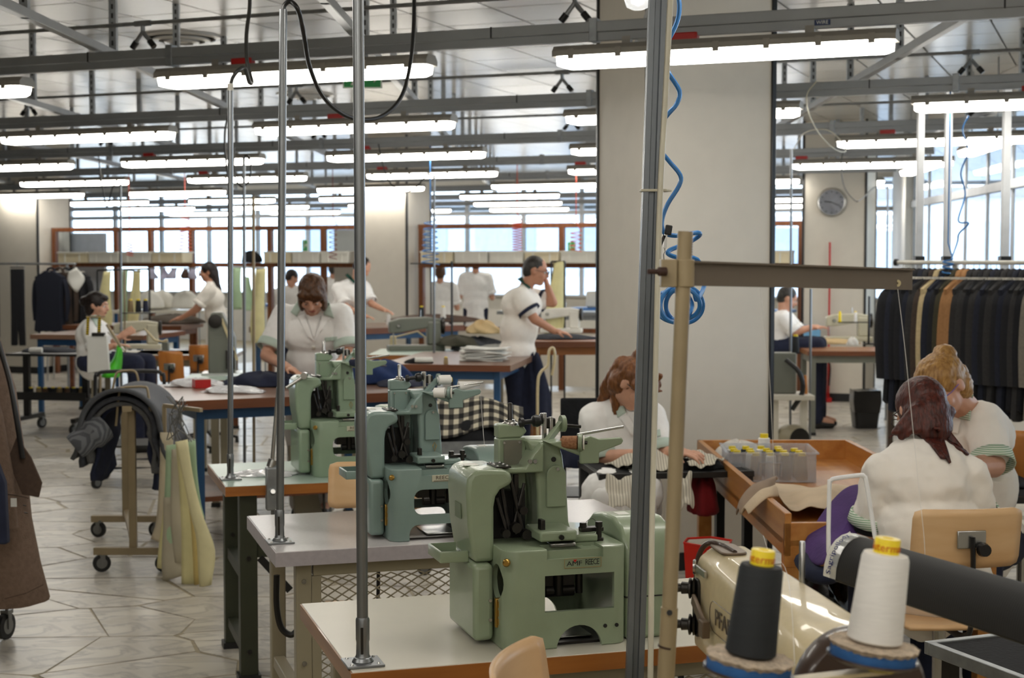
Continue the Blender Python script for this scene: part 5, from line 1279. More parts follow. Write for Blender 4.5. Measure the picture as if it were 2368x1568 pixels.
# ---- 8 blonde woman facing her
Yw = 6.05
pv = P(2262, 1240, Yw + .1); f = Fig('blonde woman with purple glasses in white coat facing left, seated', (pv.x, pv.y, 0), .0055)
f.torso(P(2238, 945, Yw + .02), P(2246, 1010, Yw + .05), pv, (.9, -.42, 0), w=(.155, .15, .17), dpt=(.105, .11, .13))
f.head(P(2180, 893, Yw - .1), (-.62, -.5, -.6), (-.45, -.15, .88), P(2236, 948, Yw + .0), 1.04)
sA, sB = P(2200, 985, Yw + .12), P(2276, 978, Yw - .04); eA, eB = P(2160, 1080, Yw + .1), P(2296, 1076, Yw - .16); wA, wB = P(2120, 1090, Yw - .1), P(2205, 1084, Yw - .36)
f.arm(sA, eA, wA, (-1, -.3, 0), (0, 0, 1), .6); f.arm(sB, eB, wB, (-1, -.3, 0), (0, 0, 1), .6, r=(.056, .05, .032))
for e in (-1, 1): hip = pv + V(.09 * e, -.04 * e, -.02); kn = hip + V(-.2, -.38, .02); f.leg(hip, kn, V(kn.x, kn.y, .1), V(kn.x - .05, kn.y - .12, .05))
f.body(); f.coat(M_coat_w, [(sA, eA), (sB, eB)], cuffm=M_cuff2, sleeve=(.085, .08), frac=.7, disp=.022, skirt=[(pv, .18, pv + V(-.1, -.15, -.04), .18)])
f.patch('collar', [(2232, 905), (2250, 912), (2242, 972), (2218, 968)], M_cuff2, off=.012); f.patch('lapel', [(2205, 975), (2222, 970), (2214, 1004), (2196, 1000)], M_coat_w, off=.012)
at = f.at
f.hair(cap_hair(f, 1.05) + [('e', at(0, -.01, .055), (.088, .1, .075)), ('e', at(0, -.09, .075), (.05, .045, .05)), ('e', at(.04, .05, .05), (.055, .05, .04)), ('c', at(.0, -.1, -.02), .045, at(0, -.08, -.1), .02)], H_blond)
f.o('hair_clip', MB().ell(at(.06, -.1, .07), .016), mat('orange_clip', (226, 130, 30), rough=.3)); f.face(1.0, mat('purple_frame', (110, 90, 170), rough=.3)); f.trousers(M_navy)

# ---- workers behind the partition and one behind the big pillar
def far_person(label, px, py, Y, lean=0, fw=(0, 1, 0), hair=H_dark, cap_=None, arms=((-26, 62), (24, 60))):
    k = Y / 18.0; pv = P(px, py + 120 / k, Y); f = Fig(label, (pv.x, pv.y, 0), .012)
    s = 1 / k
    f.torso(P(px + lean, py + 26 * s, Y), P(px + lean * .6, py + 60 * s, Y), pv, (1, 0, 0), w=(.19, .17, .18)); f.head(P(px + lean, py, Y), fw, (0, 0, 1), P(px + lean, py + 28 * s, Y), 1.02)
    A = []
    for e, (dx, dy) in zip((-1, 1), arms):
        sh = P(px + lean + e * 34 * s, py + 40 * s, Y); el = sh + V(e * .07, .05 * fw[1], -.3); wr = el + Vector(fw).normalized() * .22 + V(-e * .05, 0, .05); f.arm(sh, el, wr, fw, (0, 0, 1)); A.append((sh, el))
    stand_legs(f, pv, (1, 0, 0)); f.body(); f.coat(M_coat, A, cuffm=M_coat, skirt=[(pv, .15, pv + V(0, 0, -.3), .18)], sleeve=(.085, .08), frac=.6)
    f.hair(cap_hair(f, 1.0, low=0), hair, .014, .008); f.trousers(M_navy); return f
far_person('worker in white coat seen from behind through the right partition', 1100, 610, 22.5)
far_person('worker in white at the left edge of the right partition window', 1018, 632, 22.0, hair=H_brown)
far_person('worker in white coat with grey hair beyond the left partition', 771, 622, 23.5, hair=H_grey)
far_person('worker in white coat leaning beyond the left partition', 676, 642, 22.5, fw=(.8, .4, -.4))
# person seated at the machine behind the big pillar: face and arm just show beside it
Yw = 15.3
pv = P(1790, 800, Yw); f = Fig('worker in white seated at the sewing table half hidden by the big pillar', (pv.x, pv.y, 0), .01)
f.torso(P(1812, 722, Yw), P(1806, 752, Yw), pv, (.4, .9, 0), dpt=(.12, .12, .13)); f.head(P(1822, 690, Yw), (.9, -.1, -.4), (.3, 0, 1), P(1812, 724, Yw), 1.02)
sA, sB = P(1812, 738, Yw - .16), P(1822, 736, Yw + .16); eA, eB = P(1838, 768, Yw - .2), P(1846, 764, Yw + .1); wA, wB = P(1878, 758, Yw - .2), P(1880, 756, Yw + .05)
f.arm(sA, eA, wA, (1, 0, .05), (0, 0, 1)); f.arm(sB, eB, wB, (1, 0, .05), (0, 0, 1))
for e in (-1, 1): hip = pv + V(.03 * e, .09 * e, 0); kn = hip + V(.45, 0, .02); f.leg(hip, kn, V(kn.x, kn.y, .1), V(kn.x + .15, kn.y, .06))
f.body(); f.coat(M_coat, [(sA, eA), (sB, eB)], cuffm=M_coat); f.hair(cap_hair(f, 1.0, low=0), H_grey, .012, .008); f.face(); f.trousers(M_navy)
# ================================================================ tables and goods, left and centre
M_brownlam = mat('brown_laminate', (128, 98, 80), rough=0.3, var=0.06, scale=6)
M_bedge = wood('brown_edge', (122, 70, 38), (92, 50, 26), 'x')
M_bluest = mat('blue_steel', (28, 74, 116), rough=0.4, var=0.06)
M_greym = mat('grey_machine', (112, 114, 104), rough=0.4, var=0.05)
M_beigem = mat('beige_machine', (190, 184, 160), rough=0.35, var=0.05)
M_blacks = mat('black_steel', (28, 28, 29), rough=0.4)
M_tyre = mat('tyre', (26, 26, 27), rough=0.6)
M_hub = mat('caster_hub', (120, 120, 118), rough=0.4, metal=.5)
M_orange = wood('orange_plywood', (202, 132, 62), (178, 108, 44), 'z', rough=0.35)
M_film = clear_plastic('plastic_film', gloss=.25, haze=.35)
M_gtweed = stripes('grey_tweed', (112, 114, 118), (82, 84, 88), 16, 'Y', rough=.95)
M_gtweed2 = mat('dark_grey_wool', (62, 64, 70), rough=.95, var=.2, scale=40, bump=.3, bscale=120)
M_kraft = mat('tan_card', (196, 170, 126), rough=.8)
def frame_tf(p0, p1):
    """location and z-rotation so that local x runs p0 -> p1"""
    d = p1 - p0; return V(p0.x, p0.y, 0), math.atan2(d.y, d.x)
def table(label, p0, rz, L_, D, z, top, edge, frame, thick=.045, name='work_table', apron=True, legw=.05, shelf=None, inset=.1, group='work tables', diag=False):
    t = thing(name, label, 'table', V(p0.x, p0.y, 0), rz, group=group)
    obj('table_top', MB().box((0, .004, z - thick), (L_, D, z)), top, t, bevel=.003); obj('edge', MB().box((0, 0, z - thick), (L_, .004, z - .001)), edge, t)
    if apron:
        for y in (inset, D - inset): obj('apron', MB().box((inset, y - .02, z - thick - .07), (L_ - inset, y + .02, z - thick)), frame, t)
        for x in (inset, L_ - inset): obj('apron', MB().box((x - .02, inset, z - thick - .07), (x + .02, D - inset, z - thick)), frame, t)
    for x in (inset, L_ - inset):
        for y in (inset, D - inset):
            lg = obj('leg', MB().box((x - legw / 2, y - legw / 2, 0.02), (x + legw / 2, y + legw / 2, z - thick)), frame, t, bevel=.003)
            obj('foot', MB().box((x - legw * .6, y - legw * .6, 0), (x + legw * .6, y + legw * .6, .03)), M_blacks, lg)
    if shelf: obj('shelf', MB().box((inset, inset, shelf - .03), (L_ - inset, D - inset, shelf)), M_bedge, t)
    return t
def heap(label, c, rx, ry, h, m, rz=0, seed=0, cat='fabric', name='fabric_pile', group=None, rough=.35):
    """a soft crumpled pile of cloth"""
    rg = random.Random(seed); ph = [rg.uniform(0, 6.28) for _ in range(8)]
    nu, nv = 30, 8; vs = []; fs = []
    for j in range(nv + 1):
        s = j / nv
        for i in range(nu):
            a = 2 * PI * i / nu; w = 1 + .13 * math.sin(2 * a + ph[0]) + .09 * math.sin(3 * a + ph[1]) + .05 * math.sin(7 * a + ph[2])
            r = (1 - s * s) ** .5 if s < 1 else 0.0; r = max(r, .001) * (1 + rough * .2 * math.sin(5 * a + 6 * s + ph[3]))
            z = h * s * (1 + rough * .35 * math.sin(4 * a + ph[4] + 3 * s)) + h * rough * .12 * math.sin(9 * a + 11 * s + ph[5])
            vs.append(V(rx * r * w * math.cos(a), ry * r * w * math.sin(a), max(z if j else 0, 0)))
    for j in range(nv):
        for i in range(nu): fs.append((j * nu + i, j * nu + (i + 1) % nu, (j + 1) * nu + (i + 1) % nu, (j + 1) * nu + i))
    fs.append(tuple(range(nu - 1, -1, -1))); fs.append(tuple(nv * nu + i for i in range(nu)))
    o = obj(name, MB().add(vs, fs), m, smooth=True, sub=1); o.location = c; o.rotation_euler = (0, 0, rz); tag(o, label, cat, group); return o
def caster(parent, p, r=.05, rz=0.0):
    """swivel caster hanging from local point p (wheel touches the floor)"""
    p = Vector(p); m = Matrix.Translation((p.x, p.y, 0)) @ Matrix.Rotation(rz, 4, 'Z')
    f = obj('caster', MB().box((-.012, -.02, r * 1.9), (.03, .02, r * 2.2)).box((-.008, -.021, r * .8), (.018, -.017, r * 2)).box((-.008, .017, r * .8), (.018, .021, r * 2)).tube([(.01, 0, r * 2.1), (.01, 0, p.z)], .008, 8).arr(m), M_hub, parent)
    obj('wheel', MB().lathe([(r * .55, -.013), (r, -.011), (r, .011), (r * .55, .013)], c=(0, 0, r), axis=(0, 1, 0), n=22, m=m), M_tyre, f, smooth=True)
    obj('hub', MB().lathe([(r * .6, -.015), (r * .6, .015)], c=(0, 0, r), axis=(0, 1, 0), n=16, m=m), M_hub, f, smooth=True)
def small_spool(label, c, r, h, m, group='thread spools', name='thread_spool', cap=True, tilt=None):
    t = thing(name, label, 'thread spool', c, group=group)
    M4 = tilt if tilt is not None else Matrix.Identity(4)
    obj('thread', MB().lathe([(r * .95, 0), (r, .003), (r * .82, h - .003), (r * .7, h)], n=16, m=M4), m, t, smooth=True)
    if cap: obj('cap', MB().lathe([(r * .6, h - .001), (r * .6, h + h * .12), (r * .25, h + h * .12)], n=14, m=M4), M_yellow, t, smooth=True)
    return t
M_thr_tan = mat('tan_cone_thread', (150, 128, 92), rough=.8); M_thr_navy = mat('navy_cone_thread', (36, 40, 62), rough=.8)
def sew_head(label, c, rz, m, sc=1.0, cat='sewing machine', name='sewing_machine'):
    """classic flat-bed head: bed, pillar, arm, face, wheel, needle"""
    t = thing(name, label, cat, c, rz, group='sewing machines on far tables')
    K = lambda *a: [x * sc for x in a]
    obj('bed', MB().box(K(-.25, -.09, 0), K(.25, .09, .05)), m, t, bevel=.008 * sc); obj('pillar', MB().box(K(.1, -.06, .05), K(.22, .06, .26)), m, t, bevel=.015 * sc)
    obj('arm', MB().prism([(a * sc, b * sc) for a, b in ((-.24, .16), (-.15, .16), (.1, .2), (.22, .2), (.22, .28), (.1, .3), (-.15, .29), (-.24, .26))], -.05 * sc, .05 * sc, XZ), m, t, bevel=.012 * sc)
    obj('needle_bar', MB().tube([K(-.2, 0, .17), K(-.2, 0, .055)], .006 * sc, 8), M_steel, t, smooth=True)
    obj('hand_wheel', MB().lathe([(.02 * sc, 0), (.075 * sc, .005 * sc), (.08 * sc, .03 * sc), (.03 * sc, .035 * sc)], c=K(.222, 0, .22), axis=(1, 0, 0), n=24), M_dsteel, t, smooth=True)
    obj('tension', MB().lathe([(.02 * sc, 0), (.02 * sc, .015 * sc), (.01 * sc, .03 * sc)], c=K(-.16, -.05, .22), axis=(0, -1, 0), n=14), M_steel, t, smooth=True)
    obj('thread_stand', MB().tube([K(.05, .04, .29), K(.05, .04, .36)], .004 * sc, 6), M_steel, t)
    return t

# ---- TB1 big brown table with blue frame; the standing woman works at it
p0, p1 = G(413, 928, .9), G(847, 910, .9); lc0, rz0 = frame_tf(p0, p1)
table('brown topped table with blue steel frame, woman standing behind it', p0, rz0, 1.55, 1.2, .9, M_brownlam, M_bedge, M_bluest, .055, shelf=.32, legw=.045, inset=.16)
tpt = lambda x, y, z=.9: V(p0.x, p0.y, 0) + V(math.cos(rz0), math.sin(rz0), 0) * x + V(-math.sin(rz0), math.cos(rz0), 0) * y + V(0, 0, z)
def film_pack(label, c, rx, ry, h, seed):
    o = heap(label, c, rx, ry, h, mat('film_white', (222, 224, 228), rough=.12, var=.12, scale=30, bump=.6, bscale=45, coat=.6), seed=seed, cat='plastic bag', name='plastic_bag', group='plastic bags', rough=.6); return o
film_pack('crumpled clear plastic bag at the left end of the brown table', G(455, 894, .9), .17, .1, .05, 3)
film_pack('flat white plastic packet near the front edge of the brown table', G(545, 908, .9), .21, .09, .04, 5)
film_pack('shiny plastic packet lying on the mint bench', G(610, 1098, .8), .13, .09, .02, 9)
q = G(466, 897, .9); t = thing('red_box', 'small red carton on the brown table', 'box', q, rz0)
obj('carton', MB().box((-.05, -.04, 0), (.05, .04, .055)), M_red, t, bevel=.002); obj('flap', MB().box((-.05, -.04, .055), (.05, -.01, .058)), M_paper, t)
heap('folded dark navy cloth on the brown table', G(608, 892, .9), .24, .17, .09, M_navy, seed=11)
heap('navy cloth under the hands of the standing woman', G(705, 880, .9), .2, .14, .09, M_navy, seed=12)
heap('crumpled blue cloth on the brown table behind the machines', G(880, 887, .9), .22, .17, .15, mat('blue_cloth', (28, 50, 96), rough=.9, var=.2, scale=15, bump=.2), seed=14)
heap('dark blue garment folded behind the blue cloth', G(940, 893, .9), .2, .12, .05, M_navy, seed=15)
t = thing('screwdriver', 'black and yellow screwdriver lying on the blue cloth', 'tool', P(860, 848, 9.4))
obj('handle', MB().tube([(-.06, 0, .01), (.0, 0, .008)], .014, 10), M_blackp, t, smooth=True); obj('band', MB().tube([(0, 0, .008), (.012, 0, .007)], .0145, 10), M_yellow, t, smooth=True); obj('shaft', MB().tube([(.012, 0, .007), (.09, 0, .005)], .004, 8), M_dsteel, t)
# grey packed machines and pedals under the brown table
t = thing('treadle_frame', 'taupe treadle frame standing under the brown table', 'treadle', tpt(.8, .5, 0), rz0)
obj('side_plate', MB().prism([(0, .55), (.12, .55), (.22, .1), (.5, .02), (.5, 0), (.05, 0)], -.02, .02, XZ), M_beige, t, bevel=.004); obj('pedal', MB().box((.1, -.25, .08), (.45, .05, .1)), M_beige, t, bevel=.004); obj('rod', MB().tube([(.2, -.1, .1), (.22, 0, .8)], .008, 8), M_dsteel, t)

# ---- TB2 brown table with papers
p2b = G(1180, 845, .9); rz2 = R(-9); p2 = p2b - V(math.cos(rz2), math.sin(rz2), 0) * 1.02
table('brown topped table with blue legs and a pile of papers', p2, rz2, 1.02, 1.6, .9, M_brownlam, M_bedge, M_bluest, .05, inset=.12)
for k in range(9):
    c = G(1112 + (k % 3) * 7, 836, .9) + V(0, .1, .012 * k); o = obj('paper_sheaf', MB().grid(lambda i, j: V((i - .5) * .34, (j - .5) * .24, .006 + .006 * math.sin(5 * i + k) + .004 * math.sin(7 * j + 2 * k)), 8, 6), M_paper, solid=.008, smooth=True); o.location = c; o.rotation_euler = (0, 0, .25 * math.sin(k * 2.1)); tag(o, 'white paper sheaf in the stack on the brown table, %s from below' % ORD[k], 'paper', 'paper stack')
heap('black pincushion bag on the paper table', G(972, 840, .9), .1, .06, .045, M_blk_fab, seed=21, cat='bag', name='pincushion_bag')
o = obj('white_roll', MB().tube([(-.065, 0, .02), (.065, 0, .02)], .018, 12), M_paper, smooth=True); o.location = G(980, 838, .945); tag(o, 'white paper roll lying on the black pincushion bag', 'roll')
small_spool('small tan thread spool standing on the paper table', G(1031, 842, .9), .018, .05, M_thr_tan)
# pale green table with a beige sewing head behind it
pg = G(770, 848, .85); table('pale green topped table left of the paper table', pg, R(0), .42, .8, .85, M_lam_m, M_edge, M_beige, .04, inset=.08)
pg = P(850, 820, 13.5); table('long pale green table behind the paper table', V(pg.x, pg.y, 0), R(-2), 1.25, .95, .85, M_lam_m, M_edge, M_beige, .04, inset=.1)
sew_head('beige sewing machine head on the pale green table', G(960, 812, .85) + V(0, .1, 0), R(12), M_greym, 1.05)
t = thing('knee_lifter', 'pale bent rod with white pad on the pale green table', 'rod', G(990, 808, .85)); obj('rod', MB().tube([(-.3, 0, .12), (-.1, 0, .17), (.1, 0, .02)], .008, 8), M_cream, t, smooth=True); obj('pad', MB().box((-.36, -.02, .03), (-.3, .02, .13)), M_cream, t, bevel=.01)
heap('pile of dark fabric pieces left of the man with glasses', G(1105, 811, .85), .26, .2, .13, M_gtweed2, seed=31); heap('grey felt bag on the far edge of the paper table', G(1150, 815, .9), .2, .12, .07, mat('grey_felt', (140, 140, 136), rough=.9), seed=32)
heap('tan paper bundle on top of the dark fabric pile', P(1118, 772, 14.1), .16, .13, .12, M_kraft, seed=33, rough=.6); heap('olive and brown fabric pile beside the tan bundle', P(1060, 800, 14.1), .2, .2, .1, mat('olive_cloth', (62, 60, 48), rough=.9), seed=34)
# ---- table of the man with glasses
pm = G(1215, 790, 1.0); table('orange brown wooden table of the man with glasses', pm, R(2), 1.6, .9, 1.0, wood('warm_wood', (150, 92, 50), (118, 66, 32), 'x'), M_bedge, M_edge, .05, legw=.07, inset=.1)
heap('dark check cloth spread on the table of the man with glasses', G(1290, 786, 1.0) + V(0, .12, 0), .3, .14, .05, M_gtweed2, seed=41); sew_head('white sewing machine on the table of the man with glasses', G(1300, 772, 1.0) + V(0, .25, 0), R(-10), M_whitep, .8)
hg_ = mat('pale_yellow_pattern', (222, 214, 160), rough=.8); hgr = mat('pale_green_pattern', (176, 202, 166), rough=.8); hgb = mat('buff_pattern', (206, 194, 168), rough=.8)
def pattern(label, c, w, h, m, seed, rz=0.0, group='hanging paper patterns', twist=.3):
    """tapering paper pattern hung by its top"""
    rg = random.Random(seed); a, b = rg.uniform(.35, .6), rg.uniform(.75, 1.0); ph = rg.uniform(0, 6)
    def fn(i, j):
        ww = w * (a + (b - a) * min(1, j * 1.35) ** 1.5 - .12 * max(0, j - .8) / .2); x = (i - .5) * ww + .12 * w * math.sin(2.5 * j + ph)
        return V(x, .03 * math.sin(3 * j + ph) + twist * .06 * (i - .5) * j + .02 * math.sin(4 * i + ph), -h * j + .03 * h * (i - .5) * math.sin(ph))
    o = obj('paper_pattern', MB().grid(fn, 6, 14), m, solid=.0025, smooth=True); o.location = c; o.rotation_euler = (0, 0, rz); tag(o, label, 'paper pattern', group); return o
pattern('pale yellow pattern hanging behind the man with glasses', P(1288, 605, 14.6), .25, .75, hg_, 4)

# ---- TB3 far table of the bending man
p3 = G(690, 764, .9); p3b = G(909, 757, .9); table('far brown table with blue frame in front of the bending man', p3, frame_tf(p3, p3b)[1], 2.3, 1.2, .9, M_brownlam, M_bedge, M_bluest, .07, inset=.08)
heap('brown cloth spread on the far table right of the bending man', G(1000, 745, .9), .55, .25, .1, mat('brown_cloth', (84, 66, 56), rough=.9), seed=51)
small_spool('white thread cone standing on the far brown table', G(898, 752, .9), .028, .13, M_thread_w, cap=False)
# metal counter behind right, inside the partition
pc_ = UV(-8.5, VB + 2.2); table('steel counter behind the right partition', pc_, R(-22), 4.2, .7, .95, M_galv, M_galv, M_galv, .05, inset=.1)
for k, (px, m) in enumerate(((975, M_thr_k), (1025, M_thread_w))): small_spool(['black', 'white'][k] + ' thread cone on the stand before the right partition', V(P(px, 727, 16.5).x, 16.5, 1.062), .03, .12, m)
def thread_rack(label, foot, h, arm, m=M_blacks, spin=0, arms=(.98,), name='thread_rack'):
    t = thing(name, label, 'thread stand', foot, spin, group='thread stands'); obj('post', MB().tube([(0, 0, 0), (0, 0, h)], .012, 8), m, t, smooth=True)
    obj('foot', MB().box((-.05, -.05, 0), (.05, .05, .012)), m, t)
    for a in arms: obj('arm', MB().bar((-arm, 0, h * a), (.02, 0, h * a), .012, .012), m, t)
    return t
fr = P(1045, 727, 16.5); thread_rack('black thread stand with two arms before the right partition', V(fr.x, fr.y, 0), 1.68, .45, arms=(.985, .628))
# ---- far left: table of the woman with long hair and a second one left of it
pa = G(332, 776, .9); pb_ = G(480, 759, .9); table('far left brown table with blue frame under the leaning woman', pa, frame_tf(pa, pb_)[1], 1.1, 1.3, .9, M_brownlam, M_bedge, M_bluest, .05, inset=.08)
heap('grey brown garments piled before the leaning woman', G(400, 748, .9), .4, .3, .12, mat('greige_cloth', (92, 84, 76), rough=.95), seed=61)
pa = G(145, 752, .9); table('long wooden table at the far left behind the seated woman', pa, R(-8), 1.5, .8, .9, M_brownlam, M_bedge, M_bedge, .05, inset=.08)
# ---- desk of the seated woman
pd = G(180, 822, .8); table('desk of the seated woman with wood edge and pale top', pd, R(2), 1.25, .8, .8, M_lam_w, M_edge, M_beige, .045, inset=.12)
pd2 = G(300, 820, .8); table('long pale work table right of the seated woman', pd2, R(4), 1.0, .9, .8, M_lam_g, M_bedge, M_bedge, .04, inset=.1)
sew_head('beige sewing machine in front of the seated woman', G(312, 808, .8) + V(0, .1, 0), R(10), M_beigem, .95)
t = thing('bent_lamp', 'grey bent arm lamp on the pale work table', 'lamp', G(383, 818, .8)); obj('base', MB().box((-.03, -.03, 0), (.03, .03, .11)), M_greym, t, bevel=.004); obj('arm', MB().tube([(0, 0, .11), (-.1, 0, .13), (-.2, 0, .24)], .01, 8), M_cream, t, smooth=True); obj('head', MB().tube([(.02, 0, .13), (-.02, 0, .115)], .014, 8), M_cream, t, smooth=True)
for k, (px, m, nm) in enumerate(((302, M_thr_tan, 'tan'), (320, M_thr_k, 'black'), (337, M_thr_navy, 'navy'))): small_spool(nm + ' thread cone on the shelf behind the seated woman', P(px, 722, 14.2), .028, .11, m)
t = thing('thread_shelf', 'narrow steel shelf carrying three thread cones', 'shelf', P(318, 723, 14.2)); obj('plate', MB().box((-.14, -.04, -.008), (.16, .04, 0)), M_blacks, t); obj('post', MB().tube([(-.12, 0, -.42), (-.12, 0, .4)], .009, 8), M_tan, t, smooth=True); obj('cross_arm', MB().bar((-.14, 0, .4), (.06, 0, .38), .01, .01), M_blacks, t)
# orange plywood chairs
def shell_chair(label, px, py, Y, rz, w=.22, hb=.27, mm=None):
    q = P(px, py, Y); return chair(V(q.x + .2 * math.sin(rz) * -1, q.y + .22 * math.cos(rz), 0), rz, label, zb=q.z, w=w * 1.0, hb=hb, mply=mm or M_orange)
shell_chair('orange plywood chair at the pale work table, nearer one', 395, 848, 13.0, R(-8)); shell_chair('orange plywood chair at the pale work table, farther right one', 462, 828, 13.8, R(-8), .2, .24)
shell_chair('orange plywood chair behind the blonde woman at the right', 2328, 1060, 6.4, R(-40), .3, .25)
# grey press with pulley on a mint table
pt2 = G(420, 880, .78); table('mint topped table carrying the tall grey press', pt2, R(6), 1.1, .7, .78, M_lam_m, M_bedge, M_beige, .04, inset=.1)
t = thing('press_machine', 'tall grey press machine with belt pulley on the mint table', 'press', G(505, 868, .78) + V(0, .1, 0), R(6))
obj('body', MB().prism([(-.09, 0), (.12, 0), (.12, .3), (.06, .42), (.02, .5), (-.06, .5), (-.09, .42)], -.1, .1, XZ), M_greym, t, bevel=.012); obj('pulley', MB().lathe([(.03, 0), (.055, .004), (.055, .022), (.03, .026)], c=(-.03, -.1, .43), axis=(0, -1, 0), n=24), M_dsteel, t, smooth=True)
obj('belt', MB().bar((.02, -.112, .45), (.14, -.112, .12), .02, .006, up=(0, 1, 0)), M_cream, t); obj('foot_plate', MB().box((-.14, -.14, 0), (.18, .14, .02)), M_steel, t); obj('needle_block', MB().box((.05, -.13, .05), (.12, -.06, .2)), M_dsteel, t, bevel=.005)
# plastic tub on the table behind
q = P(585, 868, 10.6); t = thing('plastic_tub', 'pale blue plastic tub behind the grey press', 'tub', V(q.x, q.y, .78)); obj('tub', MB().box((-.16, -.1, 0), (.16, .1, .11)), mat('pale_blue_plastic', (196, 214, 220), rough=.3), t, bevel=.015); obj('rim', MB().box((-.17, -.11, .1), (.17, .11, .115)), mat('pale_blue_plastic', (196, 214, 220)), t, bevel=.004)
q2 = V(q.x, q.y, 0); table('small table under the pale blue tub', V(q.x - .3, q.y - .3, 0), R(3), .9, .6, .78, M_lam_g, M_bedge, M_beige, .04, inset=.08)

# ---- thin power poles of the further benches
def thin_pole(label, px, py0, py1, Y, m=M_tubes, r=.0105):
    a, b = P(px, py1, Y), P(px + 1, py0, Y); a.z = 0; t = thing('power_pole', label, 'power pole', a, group='thin power poles'); obj('tube', MB().tube([(0, 0, 0), b - a], r, 10), m, t, smooth=True); obj('foot', MB().lathe([(r * 2.2, 0), (r * 1.3, .03)], n=10), m, t); return t
thin_pole('thin grey power pole right of the white capped pole', 563, 365, 862, 10.5); thin_pole('cream power pole right of the white capped pole', 585, 455, 858, 10.5, M_tan); thin_pole('thin grey power pole left of the seated woman', 278, 425, 790, 13.8)
thin_pole('thin grey power pole before the right partition', 1003, 405, 800, 13.0); thin_pole('grey power pole right of the big pillar', 1829, 345, 890, 12.5); thin_pole('dark grey pole beside the machine behind the big pillar', 1874, 668, 905, 12.4); thin_pole('thin light pole right of the wall clock', 2052, 430, 700, 16.0)
# cables along those poles
def cable(label, pts, m, r=.006, name='cable'): tag(obj(name, MB().tube(smooth_path([P(*p) for p in pts], 6), r, 6), m, smooth=True), label, 'cable')
cable('black cable looping round the thin pole right of the white capped pole', [(563, 372, 10.5), (570, 358, 10.5), (580, 375, 10.5), (577, 415, 10.5), (560, 432, 10.5), (545, 415, 10.5), (541, 390, 10.6), (541, 340, 10.6)], M_blackp)
cable('thin black cable hanging above the right partition', [(875, 333, 13), (884, 375, 13), (900, 420, 13), (930, 444, 13), (960, 435, 13), (985, 407, 13), (1000, 404, 13)], M_blackp)
cable('white cable looping from the air outlet beside the big pillar', [(1888, 188, 9.5), (1866, 220, 9.6), (1872, 265, 9.8), (1895, 310, 10), (1930, 345, 10.2), (1955, 350, 10.4), (1945, 325, 10.6), (1910, 300, 10.8), (1860, 308, 11.2), (1836, 345, 12.4)], M_cord_w, .004)
cable('black cable hanging before the wall clock', [(1950, 350, 15), (1945, 380, 15), (1952, 430, 15), (1975, 462, 15), (1990, 462, 15), (2020, 435, 15.5), (2040, 430, 16), (2052, 436, 16)], M_cable, .006)
cable('thin black cable hanging beside the white capped pole', [(530, 260, 9.6), (521, 300, 9.6), (520, 345, 9.6), (526, 400, 9.6), (531, 420, 9.6)], M_blackp, .007)
cable('thin black cable above the left lamps', [(228, 360, 13.8), (232, 400, 13.8), (240, 450, 13.8), (248, 478, 13.8), (262, 430, 13.8), (278, 423, 13.8)], M_blackp, .006)
cable('black cable hanging under the grey bench', [(640, 1330, 5.0), (640, 1400, 5.0), (650, 1450, 5.0), (672, 1468, 5.0), (690, 1455, 5.0)], M_blackp, .011)
def coil(label, px, py0, py1, Y, r, turns, m, wire=.005, spread=0.0, name='coiled_hose'):
    g0 = P(px, 600, Y); v0 = g0.x * SU + g0.y * CU; Y = Y * (6.8 + 2.83 * round((v0 - 6.8) / 2.83)) / v0
    a, b = P(px, py0, Y), P(px, py1, Y); n = turns * 10; pts = [a.lerp(b, i / n) + V(r * (1 + spread * i / n) * math.cos(2 * PI * i / 10), r * (1 + spread * i / n) * math.sin(2 * PI * i / 10), 0) for i in range(n + 1)]
    tag(obj(name, MB().tube([V(a.x, a.y, ZR - .03), a + V(0, 0, .1)] + pts, wire, 5), m, smooth=True), label, 'air hose', 'coiled air hoses')
M_redh = mat('red_hose', (206, 74, 48), rough=.4); coil('red coiled hose above the far left windows', 428, 500, 580, 17, .05, 10, M_redh, spread=.6); coil('red coiled hose hanging over the seated woman', 300, 560, 592, 17, .04, 5, M_redh); coil('dense red coiled hose in the right partition window', 1196, 515, 580, 16, .055, 11, M_redh)
coil('red coiled hose right of the dense red one', 1332, 535, 582, 15, .06, 5, M_redh); coil('blue coiled hose at the left edge of the right partition', 995, 510, 612, 15, .055, 8, M_hose, spread=.5); coil('dark red coiled hose beyond the left partition', 770, 520, 600, 17.5, .045, 7, mat('dark_red_hose', (120, 50, 48)))

# ---- black trolley with spools, far left
tl = G(85, 1000, 0); t = thing('trolley', 'black steel trolley with spool tray at the left', 'trolley', tl, R(-10))
obj('top_plate', MB().box((-.24, -.15, .76), (.62, .5, .785)), M_blacks, t, bevel=.003); obj('tray', MB().box((-.2, -.12, .34), (.58, .4, .352)).box((-.2, -.13, .33), (.58, -.12, .41)).box((-.2, .4, .33), (.58, .41, .41)), M_blacks, t)
for x in (-.12, .5):
    obj('post', MB().bar((x, .05, .16), (x, .05, .76), .06, .05), M_blacks, t); obj('foot_bar', MB().bar((x - .02, -.2, .14), (x - .02, .4, .14), .05, .04), M_blacks, t)
    for y in (-.18, .38): caster(t, (x - .02, y, .13), .055, R(70))
for k in range(8): small_spool('small yellow capped spool in the black trolley tray, %s from the left' % ORD[k], tl + V(-.05 + .07 * k, .02 * (k % 2), .352), .03, .085, (M_thr_k, M_thr_tan, mat('brown_cone_thread', (92, 66, 44)))[k % 3], group='spools in the trolley tray')
